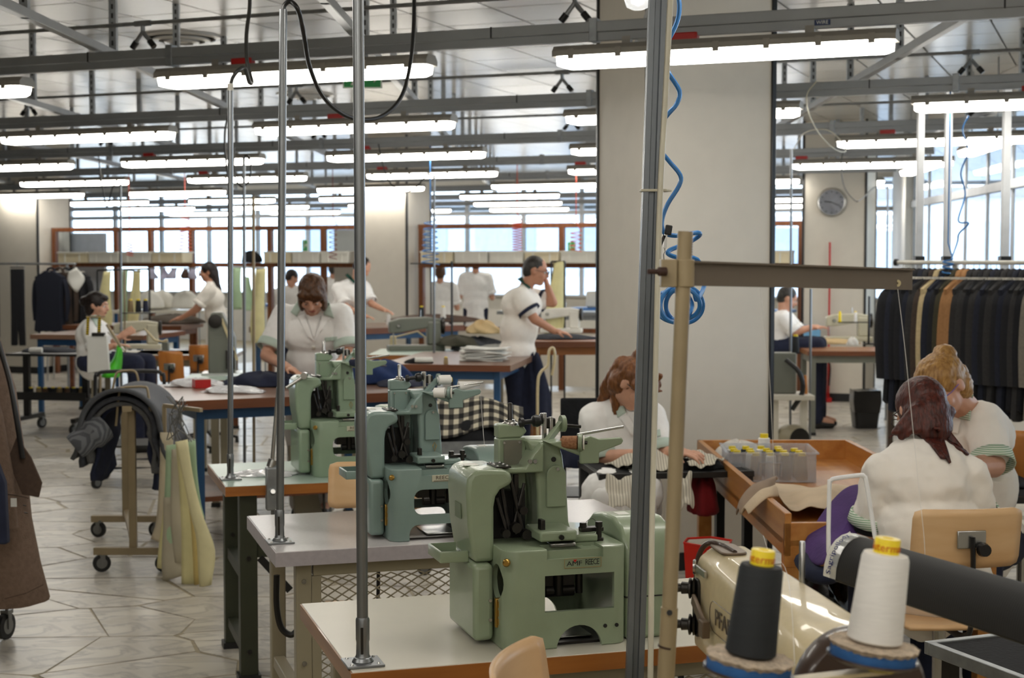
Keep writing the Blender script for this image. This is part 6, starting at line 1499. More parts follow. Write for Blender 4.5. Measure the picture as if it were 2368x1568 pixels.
heap('dark cloth with white papers on the black trolley', tl + V(.1, .15, .785), .26, .13, .05, M_gtweed2, seed=71); o = obj('paper_roll', MB().tube([(-.06, 0, .03), (.06, 0, .03)], .028, 12), M_paper, smooth=True); o.location = tl + V(.03, -.08, .785); tag(o, 'white roll lying on the black trolley', 'roll')
# tubular chair legs behind it
t = thing('tube_stool', 'chrome tube stool behind the black trolley', 'stool', G(140, 880, 0)); obj('frame', MB().tube(smooth_path([V(-.18, 0, 0), V(-.17, 0, .38), V(-.1, 0, .43), V(.12, 0, .43), V(.18, 0, .37), V(.2, 0, 0)], 4), .012, 8).tube(smooth_path([V(-.18, .3, 0), V(-.17, .3, .38), V(-.1, .3, .43), V(.12, .3, .43), V(.18, .3, .37), V(.2, .3, 0)], 4), .012, 8), M_steel, t, smooth=True); obj('seat', MB().box((-.18, -.03, .435), (.19, .33, .46)), M_blk_fab, t, bevel=.01)
# ---- dark tubular trolley
tt = G(230, 1130, 0); t = thing('tube_trolley', 'dark tubular trolley behind the grey jackets', 'trolley', tt, R(8))
obj('hoop', MB().tube(smooth_path([V(-.02, 0, .15), V(-.02, 0, .78), V(.0, 0, .845), V(.06, 0, .87), V(.4, 0, .87), V(.46, 0, .845), V(.48, 0, .78), V(.48, 0, .15)], 4), .014, 8), M_blacks, t, smooth=True); obj('base_frame', MB().tube([(-.02, 0, .15), (.48, 0, .15), (.48, .5, .15), (-.02, .5, .15)], .013, 8, closed=True), M_blacks, t, smooth=True); obj('shelf', MB().box((0, .02, .3), (.46, .48, .315)), M_blacks, t)
for x, y in ((-.02, 0), (.48, 0), (.48, .5), (-.02, .5)): caster(t, (x, y, .15), .045, R(50))
# ---- beige T stand with grey jackets over its bar
ts = G(228, 1322, 0); tz = thing('garment_stand', 'tan rolling T stand carrying grey jackets', 'garment stand', V(ts.x, ts.y, 0), R(0))
pxl = lambda px, py, Y: P(px, py, Y) - V(ts.x, ts.y, 0)
Yn, Yf = ts.y, G(235, 1242, 0).y
for Y_, pxa, pxb, pyb, pxp in ((Yn, 218, 400, 1270, 305), (Yf, 212, 380, 1193, 289)):
    zb_ = .115; a = pxl(pxa, pyb, Y_); b = pxl(pxb, pyb - 6, Y_); a.z = b.z = zb_; obj('foot_bar', MB().bar(a, b, .045, .04), M_tan, tz, bevel=.003)
    po_ = pxl(pxp, 1000, Y_); obj('post', MB().bar(V(po_.x, po_.y, zb_), V(po_.x, po_.y, .9), .04, .03), M_tan, tz, bevel=.003)
    for e in (a + V(.04, 0, 0), b - V(.05, 0, 0)): caster(tz, (e.x, e.y, .1), .048, R(20 if Y_ == Yn else -15))
pn, pf = pxl(305, 1000, Yn), pxl(289, 1000, Yf); obj('saddle_bar', MB().bar(V(pn.x, pn.y - .1, .9), V(pf.x, pf.y + .2, .9), .05, .03), M_tan, tz); obj('stretcher', MB().bar(V(pn.x, pn.y, .16), V(pf.x, pf.y, .16), .03, .03), M_tan, tz)
for Y_, x0, x1, ya, yb in ((Yn - .05, 268, 350, 895, 985), (Yf + .1, 259, 325, 857, 910)):
    obj('wire_loop', MB().tube(smooth_path([pxl(x0, yb, Y_), pxl(x0 + 8, ya + 12, Y_), pxl(x0 + 18, ya + 2, Y_), pxl((x0 + x1) / 2, ya, Y_), pxl(x1 - 18, ya, Y_), pxl(x1 - 8, ya + 10, Y_), pxl(x1, yb, Y_)], 4), .007, 8), M_tan, tz, smooth=True)
def draped(label, c, r, wd, m, y0, y1, la, lb, seed, flare=.0, cat='jacket'):
    """garment folded over a bar running in depth"""
    ph = seed * 1.7
    def fn(i, j):
        y = y0 + (y1 - y0) * j; s = -1 + 2 * i                         # s along the cloth from left hem over the bar to right hem
        arc = PI * r / 2
        L1, L2 = la + .04 * math.sin(3 * j + ph), lb + .05 * math.sin(4 * j + ph)
        d = s * (arc + (L1 if s < 0 else L2))
        if abs(d) < arc: a = d / r; x, z = r * math.sin(a), r * math.cos(a)
        else: e = abs(d) - arc; sg = 1 if d > 0 else -1; x, z = sg * (r + flare * e + .012 * math.sin(9 * j + 3 * e * 10 + ph)), -e
        return V(x, y, z + .012 * math.sin(6 * j + ph))
    o = obj('draped_jacket', MB().grid(fn, 26, 8), m, solid=.022, smooth=True); o.location = c; tag(o, label, cat, 'jackets on the stand'); return o
cj = P(287, 985, Yn); cj = V(cj.x, 0, .775)
for k, (r, la, lb, m, nm, dy) in enumerate(((.215, .12, .14, M_gtweed, 'top grey herringbone jacket draped over the stand', -.1), (.185, .2, .2, M_gtweed2, 'dark grey jacket under the top one on the stand', -.085), (.158, .2, .26, mat('lighter_grey_wool', (92, 92, 92), rough=.95, var=.15, scale=60), 'mid grey jacket, third layer on the stand', -.07), (.132, .26, .3, M_navy, 'navy jacket, innermost layer on the stand', -.02))):
    draped(nm, cj, r, 0, m, Yn + dy, Yn + .38, la, lb, k + 1, flare=.25 if k == 0 else .12)
sl = MB().tube(smooth_path([P(235, 985, Yn), P(205, 1010, Yn - .05), P(172, 1035, Yn - .08)], 5), [.09] * 5 + [.075] * 5 + [.07], 14); o = obj('jacket_sleeve', sl, M_gtweed, smooth=True); tag(o, 'grey herringbone sleeve hanging off the left of the stand', 'jacket')
# ---- hanging paper patterns on a hook, wire hangers above them
hk = P(408, 975, 7.9); t = thing('pattern_hook', 'bunch of wire hooks holding the paper patterns', 'hook', hk, 0)
rgp = random.Random(5)
for k in range(12): obj('wire', MB().tube(smooth_path([V(rgp.uniform(-.08, .1), rgp.uniform(-.06, .06), rgp.uniform(.02, .14)), V(rgp.uniform(-.03, .03), 0, .04), V(rgp.uniform(-.04, .05), 0, -.02), V(rgp.uniform(-.06, .1), rgp.uniform(-.05, .05), -.1)], 4), .003, 5), M_hub, t)
def sheet(label, left, right, Y, m, bow=.006, name='paper_pattern', group='hanging paper patterns', cat='paper pattern', th=.0025):
    """hanging sheet whose two long edges pass the given picture points, all at depth Y"""
    Lp = smooth_path([P(x, y, Y) for x, y in left], 4); Rp = smooth_path([P(x, y, Y) for x, y in right], 4); n = len(Lp) - 1
    def fn(i, j):
        k = min(n, int(round(i * n))); p = Lp[k].lerp(Rp[k], j); return p + V(0, -bow * math.sin(PI * j) * (.3 + i) + .012 * math.sin(5 * i), 0)
    o = obj(name, MB().grid(fn, n, 5), m, solid=th, smooth=True); tag(o, label, cat, group); return o
M_crm = mat('cream_pattern', (226, 218, 172), rough=.8); M_gb = mat('grey_buff_pattern', (190, 182, 160), rough=.8)
sheet('olive buff pattern at the left of the hanging bunch', [(370, 1000), (368, 1090), (362, 1200), (350, 1245)], [(400, 1000), (400, 1090), (398, 1200), (394, 1260)], 8.1, hgb)
sheet('pale yellow pattern with torn foot at the left of the bunch', [(386, 1080), (378, 1170), (368, 1260), (364, 1312)], [(398, 1080), (396, 1170), (394, 1260), (386, 1316)], 8.05, hg_)
sheet('pale green pattern left in the hanging bunch', [(384, 1030), (381, 1110), (379, 1200), (384, 1290)], [(416, 1026), (416, 1110), (416, 1200), (418, 1296)], 8.0, hgr)
sheet('grey buff pattern trailing lowest left in the bunch', [(378, 1150), (376, 1220), (374, 1290), (378, 1345)], [(418, 1150), (422, 1220), (428, 1290), (436, 1325)], 7.98, M_gb)
sheet('wide grey buff pattern in the middle of the bunch', [(397, 1040), (394, 1120), (395, 1210), (406, 1300)], [(424, 1036), (424, 1120), (424, 1210), (428, 1300)], 7.95, M_gb)
sheet('pale green pattern right behind the cream one', [(432, 1020), (440, 1110), (452, 1180), (462, 1230)], [(452, 1015), (455, 1090), (463, 1150), (474, 1195)], 8.02, hgr)
sheet('narrow yellow pattern in the middle of the bunch', [(406, 1022), (413, 1120), (420, 1240), (421, 1357)], [(430, 1020), (440, 1120), (456, 1240), (458, 1350)], 7.9, hg_)
sheet('amber pattern edge beside the cream pattern', [(420, 1040), (432, 1140), (444, 1240), (450, 1352)], [(430, 1040), (442, 1140), (456, 1240), (462, 1350)], 7.88, mat('amber_pattern', (206, 184, 118), rough=.8))
sheet('large cream pattern in front of the bunch', [(405, 1022), (423, 1110), (440, 1190), (455, 1250), (462, 1357)], [(434, 1016), (446, 1105), (468, 1190), (498, 1272), (490, 1351)], 7.84, M_crm, bow=.01)
t = thing('hook_rail', 'tan bar from the stand carrying the pattern hooks', 'rail', hk + V(-.12, .25, .06)); obj('bar', MB().bar((0, 0, 0), (.25, -.25, 0), .02, .02), M_tan, t); obj('post', MB().bar((0, 0, 0), (0, 0, -(hk.z + .06)), .02, .02), M_tan, t)

# ---- brown coat on the near left rack, with a navy garment behind it
M_bcoat = mat('brown_coat', (112, 92, 78), rough=.95, var=.14, scale=50, bump=.35, bscale=140); M_bcoat2 = mat('brown_coat_inside', (80, 64, 54), rough=.95, var=.14, scale=50)
Yk = 6.6
foot = P(-80, 1470, Yk); t = thing('brown_coat', 'long brown wool coat hanging at the left edge', 'coat', V(foot.x, foot.y, .3))
def ring(py, x0, x1, dep, wob=0.0, n=24):
    a, b = P(x0, py, Yk), P(x1, py, Yk); c = (a + b) / 2; rx = (b - a).length / 2
    return [c + V(rx * math.cos(2 * PI * k / n) * (1 + wob * math.sin(5 * 2 * PI * k / n)), dep * math.sin(2 * PI * k / n), .02 * wob * math.sin(3 * 2 * PI * k / n)) for k in range(n)]
o_ = obj('body', MB().loft([ring(700, -160, -30, .06), ring(790, -200, 2, .1), ring(900, -190, 32, .13, .03), ring(1050, -185, 52, .14, .04), ring(1200, -180, 66, .15, .05), ring(1300, -180, 84, .16, .06), ring(1385, -180, 106, .17, .06), ring(1392, -178, 104, .165, .06)]), M_bcoat, t, w=True, smooth=True)
obj('sleeve', MB().loft([ring(800, -130, -10, .07), ring(950, -120, 34, .07), ring(1080, -110, 58, .075), ring(1190, -100, 68, .075), ring(1205, -100, 70, .075)]).arr(Matrix.Translation((0, -.16, 0))), M_bcoat, t, w=True, smooth=True)
tb3 = obj('sleeve_tab', MB().prism([(0, 0), (.06, -.09), (.105, -.2), (.09, -.262), (.02, -.25), (-.04, -.1)], 0, .014, XZ).arr(Matrix.Translation(P(38, 1010, Yk - .12))), M_bcoat2, t, w=True, bevel=.003)
obj('cuff_seam', MB().tube([P(-10, 1140, Yk - .24), P(40, 1146, Yk - .245), P(66, 1152, Yk - .22)], .003, 6), M_bcoat2, t, w=True)
obj('label', MB().box((-.012, -.004, -.018), (.012, 0, .018)).arr(Matrix.Translation(P(32, 1162, Yk - .25))), M_paper, t, w=True)
for px, py in ((57, 1168), (60, 1185)): obj('buttonhole', MB().bar(P(px - 4, py, Yk - .235), P(px + 4, py + 2, Yk - .23), .006, .004), M_shoe, t, w=True)
obj('hem_seam', MB().tube([P(10, 1385, Yk - .17), P(60, 1372, Yk - .15), P(100, 1352, Yk - .08)], .002, 5), M_bcoat2, t, w=True)
obj('facing', MB().tube(smooth_path([P(-5, 790, Yk - .13), P(22, 880, Yk - .13), P(40, 980, Yk - .14), P(52, 1060, Yk - .13)], 4), .012, 8), M_shoe, t, w=True, smooth=True)
t = thing('navy_garment', 'navy garment edge at the left of the brown coat', 'garment', P(-40, 1260, Yk - .5)); obj('body', MB().prism([(-.2, 0), (.098, 0), (.09, .25), (.03, .42), (-.2, .9)], 0, .05, XZ), M_navy, t, bevel=.01)
cw = G(14, 1478, 0); t = thing('garment_rack', 'rolling rack at the left edge, only a caster showing', 'garment rack', cw + V(-.25, 0, 0)); caster(t, (.25, 0, .2), .06, R(75)); caster(t, (-.5, 0, .2), .06, R(75)); obj('base_bar', MB().bar((.27, 0, .2), (-.55, 0, .2), .03, .03), M_blacks, t); obj('upright', MB().bar((-.2, 0, .2), (-.2, 0, 1.75), .03, .03), M_blacks, t); obj('rail', MB().bar((-.5, 0, 1.75), (.1, 0, 1.75), .03, .03), M_blacks, t)
# ================================================================ right middle ground and background goods
M_tray = wood('tray_wood', (196, 138, 72), (168, 108, 50), 'y', rough=.35)
M_beigec = mat('beige_cotton', (206, 186, 158), rough=.95, var=.08, scale=8, bump=.25, bscale=40)
M_stripec = stripes('striped_canvas', (206, 200, 184), (168, 162, 148), 26, 'X', rough=.95)
M_purple = mat('purple_cloth', (78, 52, 110), rough=.95, var=.12, scale=10, bump=.2, bscale=60)
# ---- wooden tray table
k0, k1 = G(1815, 1187, .78), G(1612, 1017, .78); dk_ = k1 - k0; rzk = math.atan2(dk_.y, dk_.x) - PI / 2; Lk = dk_.length; Wk = .78
t = thing('tray_table', 'honey coloured wooden tray table with raised rim', 'table', V(k0.x, k0.y, 0), rzk)
obj('tray_floor', MB().box((0, 0, .66), (Wk, Lk, .68)), M_tray, t)
for a, b in (((0, 0, .62), (.025, Lk, .78)), ((Wk - .025, 0, .62), (Wk, Lk, .78)), ((0, Lk - .025, .62), (Wk, Lk, .78)), ((0, 0, .58), (Wk, .025, .745))): obj('rim', MB().box(a, b), M_tray, t, bevel=.003)
for x in (.0, Wk - .07):
    for y in (.0, Lk - .07): obj('leg', MB().box((x + .002, y + .002, 0), (x + .068, y + .068, .64)), M_tray, t, bevel=.003)
obj('bolt', MB().lathe([(.006, 0), (.005, .004)], c=(.06, -.001, .6), axis=(0, -1, 0), n=8), M_dsteel, t)
kl = lambda x, y, z: V(k0.x, k0.y, 0) + Matrix.Rotation(rzk, 3, 'Z') @ V(x, y, z)
# plastic box full of yellow capped spools
bx0 = G(1788, 1115, .68); M_box = clear_plastic('frosted_box', haze=.26, gloss=.08)
t = thing('plastic_box', 'clear plastic box of yellow capped thread cones in the tray', 'box', V(bx0.x, bx0.y + .15, .682), R(-3))
bw, bd_, bh = .2, .17, .13
for nm, a, b in (('wall', (-bw, -bd_, 0), (bw, -bd_ + .004, bh)), ('wall', (-bw, bd_ - .004, 0), (bw, bd_, bh)), ('wall', (-bw, -bd_ + .004, 0), (-bw + .004, bd_ - .004, bh)), ('wall', (bw - .004, -bd_ + .004, 0), (bw, bd_ - .004, bh)), ('bottom', (-bw + .004, -bd_ + .004, 0), (bw - .004, bd_ - .004, .004))): obj(nm, MB().box(a, b), M_box, t)
obj('rim', MB().box((-bw - .012, -bd_ - .012, bh), (bw + .012, -bd_, bh + .008)).box((-bw - .012, bd_, bh), (bw + .012, bd_ + .012, bh + .008)).box((-bw - .012, -bd_, bh), (-bw, bd_, bh + .008)).box((bw, -bd_, bh), (bw + .012, bd_, bh + .008)), M_box, t)
obj('clip_handle', MB().tube([(-.06, -bd_ - .006, .03), (-.06, -bd_ - .006, .09), (.04, -bd_ - .006, .09), (.04, -bd_ - .006, .03)], .004, 6), M_box, t)
rgs = random.Random(12); n = 0
for i in range(5):
    for j in range(4):
        if (i, j) in ((0, 0), (4, 3)): continue
        x, y = -.15 + i * .072 + rgs.uniform(-.008, .008), -.12 + j * .078 + rgs.uniform(-.008, .008); m = rgs.choice((M_thr_k, M_thr_k, M_thr_navy, M_thread_w, M_thr_tan))
        small_spool('yellow capped thread cone in the clear box, %s' % ('front row' if j == 0 else 'back row' if j == 3 else 'middle rows') + ', ' + ORD[i] + ' from the left' + (' second file' if j == 2 else ''), V(bx0.x, bx0.y + .15, .687) + V(x, y, 0), .028, .112, m, group='thread cones in the clear box'); n += 1
small_spool('white thread cone standing tallest behind the clear box', V(bx0.x, bx0.y + .15, .68) + V(.02, .23, 0), .034, .16, M_thread_w)
# cloths on and over the tray
def cloth(label, px4, Y4, m, name='cloth', amp=.012, th=.006, seed=0, nu=14, nv=12, cat='cloth', lift=0.0, group=None):
    """cloth through four picture points with given depths, softly creased"""
    a, b, c, d = [P(x, y, Y) for (x, y), Y in zip(px4, Y4)]; rg = random.Random(seed); p1, p2, p3 = [rg.uniform(0, 6) for _ in range(3)]
    def fn(i, j):
        p = a.lerp(b, i).lerp(d.lerp(c, i), j); return p + V(amp * .4 * math.sin(9 * j + p1), amp * .4 * math.sin(8 * i + p2), amp * (math.sin(7 * i + 3 * j + p1) + .6 * math.sin(11 * j - 4 * i + p2) + .4 * math.sin(17 * i + p3)) + lift * math.sin(PI * i) * math.sin(PI * j))
    o = obj(name, MB().grid(fn, nu, nv), m, solid=th, smooth=True, sub=1); tag(o, label, cat, group); return o
cloth('beige cotton cloth spread over the near end of the tray', [(1770, 1120), (1985, 1130), (1960, 1180), (1828, 1178)], [6.7, 6.6, 5.9, 5.85], M_beigec, seed=3, lift=.03)
cl2 = [[P(x, y, Y) for x, y, Y in r] for r in (((1800, 1108, 6.5), (1770, 1118, 6.3), (1738, 1130, 6.15), (1712, 1160, 6.05), (1702, 1195, 6.0)), ((1790, 1130, 6.2), (1775, 1140, 6.0), (1750, 1150, 5.95), (1728, 1172, 5.9), (1712, 1193, 5.9)), ((1800, 1150, 5.9), (1790, 1150, 5.85), (1775, 1152, 5.82), (1752, 1170, 5.8), (1730, 1192, 5.8)))]
for k, (A_r, B_r) in enumerate(zip(cl2[:-1], cl2[1:])):
    A_s, B_s = smooth_path(A_r, 4), smooth_path(B_r, 4)
    o = obj('cloth', MB().grid(lambda i, j: A_s[min(len(A_s) - 1, int(round(i * (len(A_s) - 1))))].lerp(B_s[min(len(B_s) - 1, int(round(i * (len(B_s) - 1))))], j) + V(0, 0, .03 * math.sin(PI * j)), 16, 5), (mat('taupe_cotton', (150, 130, 112), rough=.95), M_beigec)[k], solid=.01, smooth=True, sub=1); tag(o, ['taupe', 'beige'][k] + ' cloth edge hanging over the corner of the tray', 'cloth')
heap('white cloth bundle in the left corner of the tray', kl(.16, Lk - .3, .68), .14, .22, .13, mat('off_white_cloth', (206, 202, 194), rough=.95), seed=81); heap('dark navy cloth roll at the right of the tray', kl(.62, .9, .68), .13, .18, .12, M_navy, seed=82); heap('small bright blue cloth in the tray', kl(.62, .7, .68), .07, .07, .05, mat('bright_blue_cloth', (30, 84, 150), rough=.9), seed=83)
# purple garment on the lap of the red-haired woman
pg_ = [[P(*q) for q in r] for r in (((1990, 1120, 5.75), (1940, 1150, 5.7), (1900, 1175, 5.6), (1870, 1240, 5.5), (1852, 1295, 5.4)), ((2000, 1150, 5.6), (1975, 1180, 5.5), (1945, 1215, 5.4), (1915, 1260, 5.3), (1885, 1310, 5.25)), ((2010, 1240, 5.5), (1990, 1255, 5.4), (1965, 1270, 5.3), (1930, 1290, 5.2), (1900, 1312, 5.18)))]
rows = [smooth_path(r, 4) for r in pg_]
t = thing('purple_garment', 'purple garment with navy edge on the lap of the red-haired woman', 'garment', V(1.1, 5.4, .7))
obj('cloth', MB().grid(lambda i, j: (lambda k: (rows[0][k].lerp(rows[1][k], j * 2) if j < .5 else rows[1][k].lerp(rows[2][k], j * 2 - 1)) + V(0, -.03 * math.sin(PI * j), .02 * math.sin(9 * i)))(min(16, int(round(i * 16)))), 16, 8), M_purple, t, w=True, solid=.012, smooth=True, sub=1)
obj('waistband', MB().tube(smooth_path([P(1856, 1296, 5.36), P(1880, 1325, 5.25), P(1920, 1330, 5.2), P(1955, 1305, 5.2), P(1990, 1265, 5.3)], 4), .032, 10), M_navy, t, w=True, smooth=True)
obj('care_label', MB().prism([(0, 0), (.06, .05), (.07, .02), (.02, -.03)], 0, .002, XZ).arr(Matrix.Translation(P(1925, 1262, 5.15))), M_paper, t, w=True)
# ---- small black tables
b0, b1 = G(1385, 1098, .75), G(1745, 1090, .75); lcb, rzb = frame_tf(b0, b1); LB = (b1 - b0).length
def black_table(label, p, rz, L_, D, z):
    t = thing('black_table', label, 'table', V(p.x, p.y, 0), rz, group='small black tables')
    obj('mat', MB().box((.02, .02, z - .012), (L_ - .02, D - .02, z)), M_blk_fab, t)
    for a, b in (((0, 0, z - .025), (L_, .02, z + .002)), ((0, D - .02, z - .025), (L_, D, z + .002)), ((0, .02, z - .025), (.02, D - .02, z + .002)), ((L_ - .02, .02, z - .025), (L_, D - .02, z + .002))): obj('rim', MB().box(a, b), M_blacks, t, bevel=.002)
    for x in (.005, L_ - .045):
        for y in (.005, D - .045): obj('leg', MB().box((x, y, 0), (x + .04, y + .04, z - .025)), M_blacks, t)
    return t
black_table('small black table of the auburn haired woman', b0, rzb, LB, .48, .75)
rb0 = G(2120, 1140, .74); black_table('black table in front of the blonde woman at the right', V(rb0.x + .05, rb0.y - .1, 0), R(-4), .9, .5, .74)
heap('dark grey jacket lying on the black table at the right', G(2330, 1120, .74), .24, .15, .07, M_gtweed2, seed=91)
cloth('striped cream canvas across the black table', [(1395, 1063), (1590, 1045), (1560, 1085), (1450, 1080)], [7.0, 7.0, 6.75, 6.75], M_stripec, seed=5, lift=.05); cloth('striped cream canvas piece right of the tan stand', [(1590, 1050), (1680, 1058), (1650, 1078), (1590, 1082)], [6.98, 6.95, 6.75, 6.75], M_stripec, seed=6, lift=.03)
heap('black fabric bundle at the front of the black table', G(1560, 1083, .75), .09, .06, .05, M_blk_fab, seed=92); heap('folded black strip on the right of the black table', G(1635, 1084, .75), .08, .06, .05, M_blk_fab, seed=93)
cloth('striped apron hanging below the black table', [(1400, 1100), (1470, 1100), (1480, 1175), (1408, 1172)], [6.45, 6.45, 6.3, 6.3], M_stripec, seed=7); cloth('striped fabric end hanging below the black table, right', [(1560, 1100), (1598, 1096), (1606, 1170), (1570, 1178)], [6.6, 6.6, 6.5, 6.5], M_stripec, seed=8)
heap('dark red velvet bag under the black table', P(1625, 1180, 6.9) + V(0, 0, -.02), .07, .1, .2, mat('dark_red_velvet', (126, 16, 24), rough=.9), seed=94, cat='bag', name='velvet_bag')
# chair of the auburn woman, tube frame
t = thing('tube_chair', 'black steel chair of the auburn haired woman', 'chair', P(1400, 1200, 7.5) * 1.0); tzc = t.location.copy(); t.location = (tzc.x, tzc.y, 0); _reg(t)
obj('seat', MB().box((-.2, -.2, .43), (.22, .2, .46)), M_blk_fab, t, bevel=.01); obj('backrest', MB().box((-.22, .14, .72), (.2, .17, 1.0)), M_blk_fab, t, bevel=.01)
for x in (-.2, .2):
    for y in (-.18, .17): obj('leg', MB().tube([(x, y, 0), (x, y, .44 if y < 0 else .98)], .011, 8), M_blacks, t, smooth=True)
# ---- red hexagonal bin
rb = P(1637, 1255, 6.2); t = thing('waste_bin', 'bright red hexagonal bin with white inside', 'bin', V(rb.x, rb.y, .18))
hx = lambda r, z: [V(r * math.cos(R(60 * k + 15)), r * math.sin(R(60 * k + 15)), z) for k in range(6)]
M_redb = mat('red_bin', (206, 34, 18), rough=.35)
obj('shell', MB().loft([hx(.082, 0), hx(.105, .36)], caps=False), M_redb, t, solid=.004); obj('lining', MB().loft([hx(.078, .004), hx(.1, .355)], caps=False), M_whitep, t); obj('bottom', MB().prism([(p.x, p.y) for p in hx(.08, 0)], 0, .006, XY), M_redb, t)
obj('rim', MB().tube(hx(.106, .36), .004, 6, closed=True), M_redb, t)
t2 = thing('stool', 'low dark stool under the red bin', 'stool', V(rb.x, rb.y, 0)); obj('top', MB().box((-.14, -.12, .16), (.14, .12, .18)), M_blacks, t2, bevel=.004)
for x in (-.12, .12):
    for y in (-.1, .1): obj('leg', MB().box((x - .012, y - .012, 0), (x + .012, y + .012, .16)), M_blacks, t2)
heap('black plastic bag under the tray table', kl(.3, .9, 0), .25, .3, .42, mat('black_film', (16, 16, 17), rough=.25), seed=95, cat='bag', name='plastic_bag', rough=.7)
# wire basket left of the auburn woman
q = P(1335, 1130, 7.4); t = thing('wire_shelf', 'black wire shelf unit left of the auburn haired woman', 'shelf', V(q.x, q.y, 0))
for z in (.35, .55, .75): obj('shelf', MB().box((-.12, -.12, z), (.12, .2, z + .008)), M_blacks, t)
for x in (-.12, .12): obj('post', MB().bar((x, -.12, 0), (x, -.12, .78), .012, .012), M_blacks, t); obj('post', MB().bar((x, .2, 0), (x, .2, .78), .012, .012), M_blacks, t)
heap('navy cloth hanging on the wire shelf', P(1328, 1080, 7.3), .1, .1, .14, M_navy, seed=96)
# ---- plaid cloth and black clothes on a steel cart between the machines and the paper table
q = G(1085, 1050, .62); t = thing('steel_cart', 'grey steel tray cart under the plaid cloth', 'cart', V(q.x, q.y, 0), R(10)); 
for a, b in (((-.3, -.25, .6), (.3, .3, .61)), ((-.3, -.25, .6), (.3, -.24, .72)), ((-.3, .29, .6), (.3, .3, .72)), ((-.3, -.24, .6), (-.29, .29, .72)), ((.29, -.24, .6), (.3, .29, .72))): obj('tray_side', MB().box(a, b), M_galv, t)
for x in (-.28, .28):
    for y in (-.23, .28): obj('leg', MB().box((x - .012, y - .012, .1), (x + .012, y + .012, .6)), M_galv, t); caster(t, (x, y, .1), .04)
heap('black clothes piled in the steel cart', V(q.x, q.y, .61), .26, .24, .24, M_blk_fab, seed=97)
M_plaid = checks('black_cream_plaid', (24, 24, 26), (96, 92, 84), (206, 198, 176), 5.2)
def plaid():
    c = V(q.x, q.y, .84)
    def fn(i, j):
        x, y = (i - .5) * .56, (j - .5) * .36; r = (x / .3) ** 2 + (y / .26) ** 2
        return c + V(x + .02, y, .1 - .06 * (x / .3) ** 2 - .03 * i - .34 * max(0, -y / .26 - .1) * (.8 + .2 * math.sin(7 * i)) + .012 * math.sin(9 * i + 4 * j))
    mb = MB().grid(fn, 22, 14); o = obj('plaid_cloth', mb, M_plaid, solid=.006, smooth=True); uv = o.data.uv_layers.new(name='UVMap')
    nv = 15
    for pl in o.data.polygons:
        for li in pl.loop_indices:
            vi = o.data.loops[li].vertex_index; i, j = divmod(vi, nv); uv.data[li].uv = (i / 22 * .56 * 1.1, j / 14 * .36 * 1.35)
    tag(o, 'black and cream checked cloth over the clothes in the cart', 'cloth')
plaid()
heap('navy trousers hanging beside the paper table', G(1235, 975, .35), .14, .12, .55, M_navy, seed=98, cat='garment', name='navy_trousers')
t = thing('bag_hook', 'cream bent hook frame beside the paper table', 'hook', P(1250, 960, 10.6) + V(0, 0, -.0)); zz = t.location.z
obj('hook', MB().tube(smooth_path([V(-.02, 0, -.2), V(-.02, 0, .2), V(.0, 0, .3), V(.05, 0, .35), V(.06, 0, .45), V(.09, 0, .47), V(.1, 0, .4), V(.08, 0, .28)], 4), .01, 8), M_cream, t, smooth=True); obj('post', MB().bar((-.02, 0, -.2), (-.02, 0, -zz), .03, .03), M_cream, t)

# ---- garment rack at the right
r0_ = P(2122, 607, 9.5); rd = V(math.cos(R(-45)), math.sin(R(-45)), 0); zr = r0_.z
t = thing('garment_rack', 'white garment rack full of dark jackets at the right', 'garment rack', V(r0_.x, r0_.y, 0), R(-45))
obj('rail', MB().tube([(-.15, 0, zr), (1.35, 0, zr)], .014, 10), M_whitep, t, smooth=True); obj('rail_end', MB().lathe([(.022, 0), (.022, .02)], c=(-.16, 0, zr), axis=(1, 0, 0), n=12), M_blackp, t)
for x in (.25, 1.2): obj('post', MB().bar((x, .02, .1), (x, .02, zr), .03, .03), M_whitep, t); obj('foot', MB().bar((x, -.35, .1), (x, .35, .1), .035, .03), M_whitep, t); caster(t, (x, -.33, .1), .04); caster(t, (x, .33, .1), .04)
obj('lower_bar', MB().bar((.25, .02, .16), (1.2, .02, .16), .025, .025), M_whitep, t)
M_jk = {'black': mat('black_wool', (26, 27, 32), rough=.95, var=.15, scale=60), 'navy': mat('navy_wool', (30, 34, 48), rough=.95, var=.15, scale=60), 'brown': mat('brown_wool', (66, 54, 46), rough=.95, var=.15, scale=60), 'cream': mat('cream_wool', (198, 178, 138), rough=.95, var=.1, scale=60), 'tan': mat('tan_wool', (164, 120, 78), rough=.95, var=.1, scale=60), 'olive': mat('olive_wool', (64, 60, 44), rough=.95, var=.12, scale=60), 'charcoal': mat('charcoal_wool', (48, 47, 48), rough=.95, var=.15, scale=60), 'grey': mat('grey_wool', (128, 122, 112), rough=.95, var=.12, scale=60)}
def jacket_mesh(nm, half, ln, th):
    """half: half shoulder width; hung by the collar at the origin, width along y, thickness along x"""
    out = [(-.055, -.02), (-.1, -.045), (-half, -.1), (-half + .01, -.2), (-half + .03, -.42), (-half - .005, -ln + .02), (-half + .03, -ln), (0, -ln + .015), (half - .03, -ln), (half + .005, -ln + .02), (half - .03, -.42), (half - .01, -.2), (half, -.1), (.1, -.045), (.055, -.02), (.03, -.035), (-.03, -.035)]
    rings = []
    for f_, s in ((-1, .9), (-.7, .985), (0, 1.0), (.7, .985), (1, .9)): rings.append([V(f_ * th / 2 * (1 + .5 * min(1, -z / ln)), y * s, z) for y, z in out])
    return MB().loft(rings).mesh(nm)
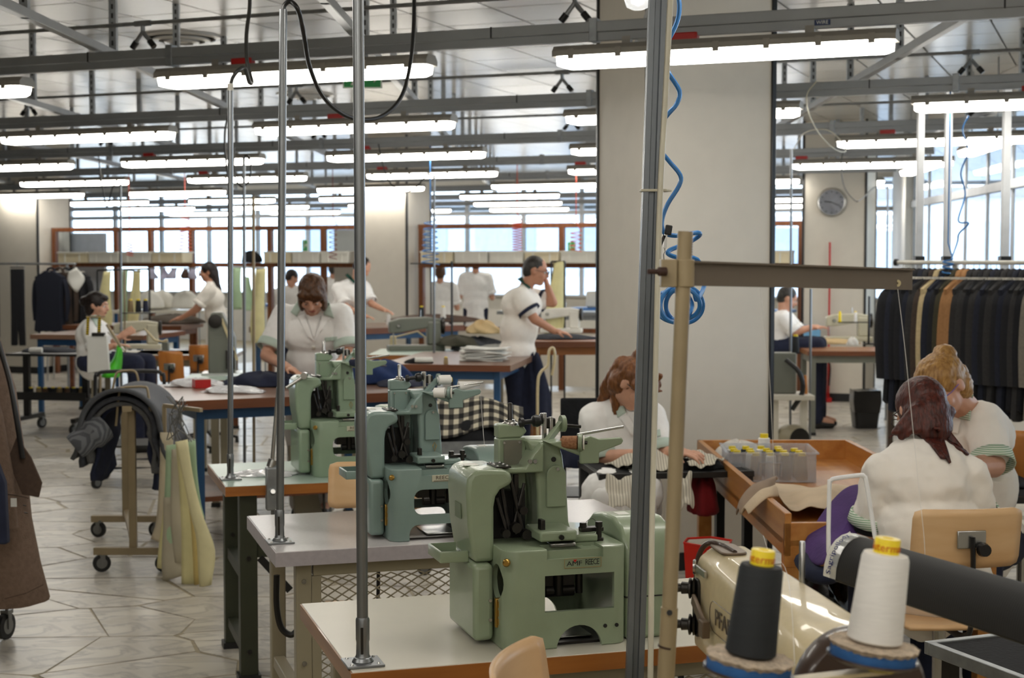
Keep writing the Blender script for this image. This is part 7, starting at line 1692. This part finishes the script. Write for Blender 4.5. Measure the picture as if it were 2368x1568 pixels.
def sleeve_mesh(nm, half, sg):
    return MB().tube(smooth_path([V(0, sg * (half - .03), -.11), V(0, sg * (half + .015), -.2), V(-.004, sg * (half + .035), -.42), V(-.006, sg * (half + .02), -.66)], 3), [.035, .05, .055, .056, .055, .052, .05, .048, .046, .044], 12, flat=.42, up=(0, 1, 0)).mesh(nm)
def collar_mesh(nm):
    return MB().tube([V(0, -.06, -.03), V(0, -.045, .0), V(0, 0, .012), V(0, .045, .0), V(0, .06, -.03)], .02, 8, flat=.7).mesh(nm)
hm = MB().tube(smooth_path([V(0, 0, .0), V(0, 0, .05), V(0, .012, .062), V(0, .022, .05)], 4), .0022, 5).bar((0, -.15, -.035), (0, .15, -.035), .012, .014).mesh('hanger'); hm.materials.append(M_whitep)
order = ['black', 'navy', 'black', 'black', 'navy', 'charcoal', 'brown', 'cream', 'navy', 'black', 'olive', 'tan', 'tan', 'charcoal', 'charcoal', 'black', 'charcoal', 'navy', 'black', 'charcoal', 'black', 'navy', 'black', 'charcoal', 'black', 'grey', 'navy', 'black', 'brown', 'charcoal', 'brown', 'black']
Mcache = {}
for k, cn in enumerate(order):
    kk = (cn, k % 2)
    if kk not in Mcache:
        Mcache[kk] = (jacket_mesh('body', .2 + .015 * (k % 2), .82 + .05 * (k % 2), .03), sleeve_mesh('sleeve', .2, -1), sleeve_mesh('sleeve', .2, 1), collar_mesh('collar'))
        for me in Mcache[kk]: me.materials.append(M_jk[cn])
    x = -.1 + k * .037; p = V(r0_.x, r0_.y, 0) + rd * x + V(0, 0, zr - .06)
    t = thing('jacket', '%s jacket on the right rack, %s from the left' % (cn, ORD[k] if k < 20 else (ORD[k - 20] + ' past the twentieth')), 'jacket', p, R(-45) + R(4 * math.sin(k * 2.3)), group='jackets on the right rack')
    for nm, me in zip(('body', 'sleeve', 'sleeve', 'collar'), Mcache[kk]): obj(nm, me, None, t, smooth=True)
    obj('hanger', hm, None, t)
# ceiling posts above the rack
for px, nm, w in ((2125, 'left', .042), (2189, 'middle', .042), (2323, 'right', .046)):
    a, b = P(px, 600, 9.6), P(px + 1, 340, 9.6); t = thing('rack_post', '%s of three light grey posts rising behind the jacket rack' % nm, 'post', a); obj('tube', MB().box((-w / 2, -w / 2, -a.z), (w / 2, w / 2, 2.81 - a.z)), mat('pale_post', (196, 198, 200), rough=.4), t, bevel=.003); obj('clamp', MB().box((-w * .7, -w * .7, -.02), (w * .7, w * .7, .02)), M_blackp, t)
coil('blue coiled hose hanging before the jackets', 2192, 600, 705, 9.0, .03, 9, M_hose, .005, spread=.6)
cable('thin blue hose from the ceiling to the coil before the jackets', [(2240, 268, 9.2), (2226, 300, 9.2), (2238, 350, 9.2), (2222, 400, 9.2), (2232, 450, 9.2), (2216, 510, 9.1), (2240, 516, 9.1), (2218, 540, 9.1), (2214, 560, 9.1), (2200, 600, 9.0)], M_hose, .005)
# dark brown posts of a table left of the rack
t = thing('tall_trestle', 'dark brown trestle legs between the clock pillar desk and jackets', 'trestle', P(2080, 900, 11.5)); zt_ = t.location.z
for x in (-.07, .05): obj('leg', MB().box((x - .02, -.02, -zt_), (x + .02, .02, .32)), M_brown, t)
obj('beam', MB().box((-.12, -.03, .32), (.5, .03, .36)), M_brown, t)

# ---- desk by the clock pillar
d0 = G(1868, 812, .82); table('wooden sewing desk in front of the clock pillar', d0, R(-3), 1.0, .75, .82, wood('desk_wood', (164, 112, 70), (134, 84, 48), 'x'), M_bedge, M_greym, .045, inset=.06, legw=.05)
sew_head('beige sewing machine on the desk by the clock pillar', G(1975, 792, .82) + V(0, .3, 0), R(-2), M_beigem, 1.0); heap('brown cloth roll on the sewing desk', G(1930, 798, .82) + V(0, .15, 0), .3, .09, .06, M_kraft, seed=101); heap('white pillow hanging at the sewing machine', G(1972, 800, .82), .06, .04, .09, M_paper, seed=102)
fr = G(2022, 800, .82); thread_rack('dark thread stand on the sewing desk', fr + V(0, .25, 0), .5, .32, M_dsteel, arms=(.46,)); small_spool('yellow thread cone on the desk stand', fr + V(-.3, .25, .235), .018, .1, M_yellow); small_spool('white thread cone on the desk stand', fr + V(-.14, .25, .235), .018, .1, M_thread_w)
q = G(2006, 992, 0); t = thing('waste_bin', 'black waste bin with dark bag beside the sewing desk', 'bin', V(q.x, q.y + .12, 0)); obj('bucket', MB().loft([[V(s * a, s * b, z) for a, b in rrect(-1, 1, -1, 1, .3, 3)] for s, z in ((.11, 0), (.13, .2))]), M_blackp, t, smooth=True); obj('bag', MB().loft([[V(s * a * (1 + .08 * math.sin(7 * k)), s * b * (1 + .08 * math.cos(5 * k)), z + .01 * math.sin(4 * k)) for k, (a, b) in enumerate(rrect(-1, 1, -1, 1, .3, 3))] for s, z in ((.135, .16), (.15, .28), (.145, .38))]), mat('black_film', (16, 16, 17)), t, smooth=True)
# worn shoe of the hidden worker is part of that figure; a machine stand and motor left of the desk
q = G(1850, 912, .62); t = thing('machine_stand', 'pale machine stand with motor right of the big pillar', 'machine stand', V(q.x - .02, q.y, 0))
obj('plate', MB().box((-.22, -.1, .58), (.12, .3, .62)), M_lam_w, t, bevel=.004); obj('leg', MB().box((.03, 0, 0), (.08, .05, .58)), M_lam_w, t); obj('leg', MB().box((-.2, 0, 0), (-.15, .05, .58)), M_lam_w, t); obj('motor', MB().lathe([(.03, -.1), (.1, -.08), (.11, .05), (.08, .1)], c=(-.04, 0, .27), axis=(.4, -1, 0), n=20), M_beige, t, smooth=True); obj('vent_slots', MB().lathe([(.05, 0), (.09, 0), (.09, .006)], c=(0, -.1, .27), axis=(.4, -1, 0), n=20), M_dsteel, t); obj('upper_frame', MB().box((-.2, .05, .62), (.0, .2, .95)), M_greym, t, bevel=.01); obj('hose', MB().tube(smooth_path([V(-.1, -.02, .9), V(.0, -.06, .8), V(.03, -.06, .65), V(-.05, -.04, .5)], 4), .02, 8), M_blackp, t, smooth=True)
o = obj('wooden_cone', MB().lathe([(.022, 0), (.012, .15)], n=14), M_orange, smooth=True); o.location = (q.x + .05, q.y + .05, .62); tag(o, 'orange wooden cone on the pale machine stand', 'cone'); small_spool('black thread cone above the pale machine stand', V(q.x - .02, q.y + .1, .95), .03, .13, M_thr_k)
# wall clock, extinguisher, red pole on the clock pillar
uc = UV(-2.85 - .385 - .05, VB - .005); c = P(1956, 468, uc.y + .0); c = V(c.x, 0, c.z); 
cp2 = UV(-2.85 - .41, VB); t = thing('wall_clock', 'round silver wall clock on the white pillar', 'clock', V(cp2.x, cp2.y, 0) + V(0, 0, P(1956, 468, cp2.y).z), R(-22))
obj('case', MB().lathe([(.155, 0), (.175, -.0), (.175, .03), (.165, .045), (.15, .04)], axis=(0, -1, 0), n=36), M_steel, t, smooth=True); obj('face', MB().lathe([(.0001, .0408), (.1495, .0408)], axis=(0, -1, 0), n=36), mat('clock_face', (178, 182, 192), rough=.3), t)
hd = obj('hands', MB().bar((0, -.044, 0), (-.085, -.044, .01), .01, .003, up=(0, 1, 0)).bar((0, -.045, 0), (.1, -.045, -.045), .006, .003, up=(0, 1, 0)), M_ink, t)
for k in range(12): a = R(30 * k); obj('hour_mark', MB().cbox((.125 * math.sin(a), -.0425, .125 * math.cos(a)), (.012, .002, .012)), M_ink, t)
q = UV(-2.85 - .5, VB - .12); zf = P(1945, 860, q.y).z; t = thing('fire_extinguisher', 'red fire extinguisher at the foot of the clock pillar', 'fire extinguisher', V(q.x, q.y, 0)); obj('cylinder', MB().lathe([(.07, 0), (.075, .02), (.075, .42), (.05, .48), (.02, .5)], n=20), M_red, t, smooth=True); obj('valve', MB().box((-.02, -.03, .5), (.02, .03, .55)), M_blackp, t); obj('hose', MB().tube(smooth_path([V(.02, -.02, .53), V(.1, -.03, .45), V(.09, -.04, .2)], 4), .01, 6), M_blackp, t, smooth=True)
sgn = obj('notice', MB().box((-.1, -.006, 0), (.1, 0, .3)), mat('blue_notice', (120, 180, 224), rough=.5)); sgn.location = (q.x - .12 + .02, q.y + .05, .62); sgn.rotation_euler = (0, 0, R(-22)); tag(sgn, 'blue and white safety notice on the clock pillar', 'notice')
q = UV(-2.85 - .42, VB - .06); t = thing('red_pole', 'thin red pole leaning on the clock pillar', 'pole', V(q.x, q.y, 0)); obj('rod', MB().tube([(0, 0, 0), (0, 0, P(1952, 560, q.y).z)], .012, 8), M_red, t, smooth=True); obj('foot', MB().box((-.03, -.05, 0), (.03, .05, .05)), M_red, t)

# ---- boxes and hung work on the partitions
M_wbox = mat('white_plastic_box', (224, 222, 212), rough=.5, var=.04); M_wbox2 = mat('cream_plastic_box', (224, 212, 180), rough=.5, var=.04)
def shelf_row(label, u0, u1, z, n, hgt=.16):
    for k in range(n):
        u = u0 + (u1 - u0) * (k + .5) / n; w = (u1 - u0) / n * .94; t = thing('storage_box', '%s, %s from the left' % (label, ORD[k]), 'box', UV(u, VB + .15, z), R(-22), group=label)
        obj('box', MB().box((-w / 2, -.14, 0), (w / 2, .14, hgt)), M_wbox if k % 3 else M_wbox2, t, bevel=.01); obj('rim', MB().box((-w / 2 - .005, -.15, hgt - .02), (w / 2 + .005, .15, hgt)), M_wbox, t)
        for s in (-.25, .25): obj('rib', MB().box((s * w - .01, -.147, .01), (s * w + .01, -.14, hgt - .03)), M_wbox, t)
shelf_row('white storage box on the right partition shelf', -8.7, -3.75, 1.65, 10); shelf_row('white storage box on the left partition shelf', -14.6, -12.4, 1.65, 4); shelf_row('white storage box right of the far windows, left partition', -11.1, -9.75, 1.65, 3)
heap('dark round bundle on the left partition shelf', UV(-11.35, VB + .12, 1.65), .16, .12, .17, M_blk_fab, seed=111)
for px, py, Y, w, h, m, nm in ((245, 628, 18.6, .24, .7, hg_, 'pale yellow pattern left of the far table'), (310, 626, 18.6, .2, .65, hg_, 'pale yellow pattern right of the other one at the far table'), (288, 626, 18.7, .12, .7, hgr, 'pale green pattern between two yellow ones'), (548, 618, 18.0, .16, .5, hgr, 'pale green pattern right of the leaning woman'), (600, 622, 17.5, .2, .85, hg_, 'yellow pattern beside the thin poles'), (575, 640, 17.8, .14, .4, hgr, 'short green pattern beside the thin poles')): pattern(nm, P(px, py, Y), w, h, m, int(px), group='patterns hung at the back')
def line_stand(name, label, a, b, r, m):
    t = thing(name, label, 'rail', V(a.x, a.y, 0)); d = b - a
    obj('rail', MB().tube([V(0, 0, a.z), d + V(0, 0, a.z)], r, 8), m, t, smooth=True)
    for k in (0, 1): obj('post', MB().tube([d * k + V(0, 0, -d.z * k), d * k + V(0, 0, a.z)], r, 8), m, t, smooth=True)
line_stand('pattern_rail', 'thin dark rail behind the man with glasses carrying one pattern', P(1275, 605, 14.62), P(1306, 605, 14.62), .009, M_blacks)
line_stand('pattern_rail', 'thin dark rail carrying the back patterns', P(225, 625, 18.65), P(345, 622, 18.65), .012, M_blacks)
line_stand('pattern_rail', 'thin grey rail carrying green and yellow patterns right of the leaning woman', P(536, 617, 17.8), P(612, 620, 17.8), .01, M_galv)
# back rack with trousers and jackets, far left
rk = P(0, 610, 19.5); rk2 = P(175, 607, 19.2); t = thing('garment_rack', 'grey rail rack with dark clothes at the far left', 'garment rack', V(rk.x, rk.y, 0)); zk = rk.z
obj('rail', MB().tube([(-.4, 0, zk), (rk2.x - rk.x, rk2.y - rk.y, zk)], .014, 8), M_galv, t, smooth=True)
for x in (-.3, rk2.x - rk.x - .2): obj('post', MB().tube([(x, 0, 0), (x, 0, zk)], .016, 8), M_galv, t, smooth=True); obj('foot', MB().bar((x, -.3, .02), (x, .3, .02), .04, .03), M_galv, t)
t = thing('hung_trousers', 'black trousers hanging on the far left rack', 'trousers', P(40, 622, 19.4)); obj('legs', MB().box((-.085, -.03, -.62), (.085, .03, 0)).prism([(-.09, -.98), (-.012, -.98), (.0, -.6), (-.085, -.6)], -.03, .03, XZ).prism([(.012, -.98), (.09, -.98), (.085, -.6), (0, -.6)], -.03, .03, XZ), M_jk['black'], t, bevel=.012); obj('hanger', MB().bar((-.09, 0, .02), (.09, 0, .02), .012, .02).tube([(0, 0, .02), (0, 0, .1)], .004, 6), M_steel, t)
for k, (px, cn) in enumerate(((118, 'navy'), (138, 'brown'), (152, 'black'), (172, 'black'))):
    t = thing('jacket', '%s jacket on the far left rack, %s of four' % (cn, ORD[k]), 'jacket', P(px, 622, 19.3 + .04 * k), R(70), group='jackets on the far left rack'); [obj(nm, me, M_jk[cn], t, smooth=True) for nm, me in (('body', jacket_mesh('body', .22, .8, .12)), ('sleeve', sleeve_mesh('sleeve', .22, -1)), ('sleeve', sleeve_mesh('sleeve', .22, 1)), ('collar', collar_mesh('collar')))]; obj('hanger', hm, None, t)
sheet('white paper pinned on the jackets at the far left', [(158, 630), (156, 650), (172, 672)], [(176, 618), (196, 645), (180, 676)], 19.0, M_paper, name='paper_sheet', group='papers', cat='paper')
# tape-measure straps and white bag hanging before the seated woman, green bag
t = thing('hanging_bag', 'white paper bag hanging from yellow and black straps', 'bag', P(228, 775, 12.0)); M_strap = stripes('yellow_black_strap', (210, 180, 30), (30, 28, 20), 18, 'Z')
obj('bag', MB().prism([(-.09, -.3), (.085, -.28), (.07, 0), (-.085, 0)], -.02, .02, XZ), M_paper, t, bevel=.005)
for x in (-.09, .0): obj('strap', MB().bar((x, 0, 0), (x + .01, 0, .14), .024, .004, up=(0, 1, 0)), M_strap, t)
obj('hook_post', MB().tube([(.0, .03, -t.location.z), (.0, .03, .16)], .01, 8).bar((-.1, .015, .145), (.05, .015, .145), .012, .012), M_tan, t); obj('clip', MB().box((-.05, -.025, -.01), (.05, .025, .02)), M_dsteel, t, bevel=.004)
sheet('bright green plastic bag behind the white paper bag', [(272, 798), (262, 830), (232, 870)], [(282, 800), (280, 850), (276, 872)], 12.2, mat('green_film', (70, 190, 30), rough=.3), name='green_bag', group='bags', cat='bag', bow=.08, th=.01)
t = thing('thread_stand', 'slanted tan rod beside the white paper bag', 'thread stand', P(262, 785, 12.1)); obj('rod', MB().tube([(-.05, 0, .12), (.06, 0, -.06)], .012, 8), M_tan, t, smooth=True); obj('white_rod', MB().tube([(-.04, 0, .06), (.09, 0, -.09)], .008, 8), M_whitep, t, smooth=True)
# blue bench tops, white machines and clutter behind the partitions
for u, lab in ((-13.3, 'white machine cabinet behind the left partition'), (-11.9, 'white machine cabinet by the far windows'), (-7.6, 'white machine cabinet behind the right partition'), (-5.2, 'white machine cabinet at the right behind the partition')):
    t = thing('machine_cabinet', lab, 'cabinet', UV(u, VB + 4.5), R(-22), group='cabinets behind the partition'); obj('cabinet', MB().box((-.5, -.3, 0), (.5, .3, .9)), M_wbox, t, bevel=.01); obj('top', MB().box((-.55, -.35, .9), (.55, .35, .94)), mat('blue_top', (52, 110, 180), rough=.4), t); obj('head', MB().box((-.3, -.1, .94), (.2, .1, 1.2)), M_wbox, t, bevel=.03); obj('door', MB().box((-.45, -.31, .1), (.45, -.3, .85)), M_wbox, t, bevel=.003)
for k, (px, Y) in enumerate(((345, 20.5), (375, 20.8), (430, 20.4))):
    heap('white domed machine cover near the far windows, %s from the left' % ORD[k], P(px, 715, Y), .2, .15, .26, M_wbox, seed=120 + k, cat='cover', name='machine_cover', group='machine covers', rough=.1)
t = thing('cover_table', 'long table below the white machine covers', 'table', P(340, 716, 20.5) * 1.0); zq = t.location.z; obj('table_top', MB().box((-.4, -.3, -.04), (1.0, .5, -.002)), M_lam_w, t)
for x in (-.35, .95):
    for y in (-.25, .45): obj('leg', MB().box((x - .02, y - .02, -zq), (x + .02, y + .02, -.04)), M_bluest, t)
# lavender gloves drying on a rail before the far windows
for k, px in enumerate((355, 378, 400, 432, 448)): pattern('%s cloth piece on the line before the far windows, %s from left' % (('lavender', 'lavender', 'lavender', 'brown', 'lavender')[k], ORD[k]), P(px, 622, 20.0), .14, .13, mat('lavender_cloth', (186, 184, 206), rough=.9) if k != 3 else mat('brown_cloth', (84, 66, 56)), 200 + k, group='cloth pieces on the line')
line_stand('drying_rail', 'thin rail before the far left windows', P(345, 621, 20.05), P(460, 620, 20.05), .008, M_galv)
# inner door frame and wall panels seen through the left partition
struct('door_1', MB().box((-.45, -.03, 0), (.45, .03, 2.1)).arr(Matrix.Translation(UV(-14.85, VB + .9)) @ Matrix.Rotation(R(-22), 4, 'Z')), mat('grey_door', (168, 170, 176), rough=.5)); struct('door_2', MB().box((-.3, -.03, 0), (.3, .03, 2.12)).arr(Matrix.Translation(UV(-10.15, VB + .9)) @ Matrix.Rotation(R(-22), 4, 'Z')), M_wall)
# safety signs
def sign(label, px, py, Y, w, h, rz=0.0):
    t = thing('exit_sign', label, 'sign', on_plane(px, py, Y) if Y > 16.61 else P(px, py, Y), rz, group='green safety signs'); obj('plate', MB().box((-w / 2, -.012, -h / 2), (w / 2, .012, h / 2)), mat('sign_white', (226, 240, 230), rough=.4), t); obj('field', MB().box((-w * .47, -.014, -h * .44), (w * .47, -.012, h * .44)), mat('sign_green', (36, 160, 84), rough=.4), t)
    obj('arrow', MB().prism([(.08 * w, -.06 * h), (.3 * w, -.06 * h), (.3 * w, -.2 * h), (.44 * w, .05 * h), (.3 * w, .3 * h), (.3 * w, .12 * h), (.08 * w, .12 * h)], -.016, -.014, XZ), M_whitep, t)
    obj('figure', MB().prism([(-.3 * w, -.35 * h), (-.24 * w, -.35 * h), (-.18 * w, -.1 * h), (-.08 * w, -.3 * h), (-.03 * w, -.26 * h), (-.12 * w, .05 * h), (-.1 * w, .2 * h), (-.2 * w, .2 * h), (-.3 * w, .02 * h), (-.22 * w, -.02 * h)], -.016, -.014, XZ).lathe([(.06 * h, 0), (.06 * h, .002)], c=(-.13 * w, -.014, .31 * h), axis=(0, -1, 0), n=12), M_whitep, t); return t
s_ = sign('green exit sign hanging under the nearest left lamp', 838, 182, 10.2, .26, .13); obj('hanger_rod', MB().tube([(0, 0, .06), (0, 0, CEIL - s_.location.z)], .006, 6), M_galv, s_)
sign('small green exit sign on the right partition window', 1322, 570, VB + .275, .1, .12, R(-22)); sign('small green sign beyond the left partition', 706, 568, VB + .275, .08, .16, R(-22))
# round lamp reflector at the top of the picture
t = thing('spot_lamp', 'clear round spot lamp at the top by the leaning pole', 'spot lamp', P(1475, -4, 5.4)); obj('glass', MB().lathe([(.02, .06), (.045, .03), (.05, 0), (.04, -.03), (.02, -.04)], n=24), M_film, t, smooth=True); obj('bulb', MB().lathe([(.001, .03), (.02, .02), (.026, 0), (.02, -.018), (.001, -.026)], n=18), M_lamp, t, smooth=True); obj('stem', MB().tube([(0, 0, .05), (0, 0, 2.75 - t.location.z)], .012, 8), M_blackp, t)
# loose rail label and socket boxes
for px, py, v_, nm in ((1902, 52, 6.8, 'blue WIRE sticker on the nearest rail'),):
    q = on_plane(px, py, 6.8 - .019); t = thing('rail_label', nm, 'label', q, R(-22)); obj('plate', MB().box((-.035, -.004, -.012), (.035, 0, .012)), mat('blue_label', (24, 46, 92), rough=.4), t); me = text_mesh('WIRE', .022, .0003); me.transform(Matrix.Translation((0, -.0045, 0)) @ Matrix.Rotation(R(90), 4, 'X')); obj('lettering', me, M_paper, t)
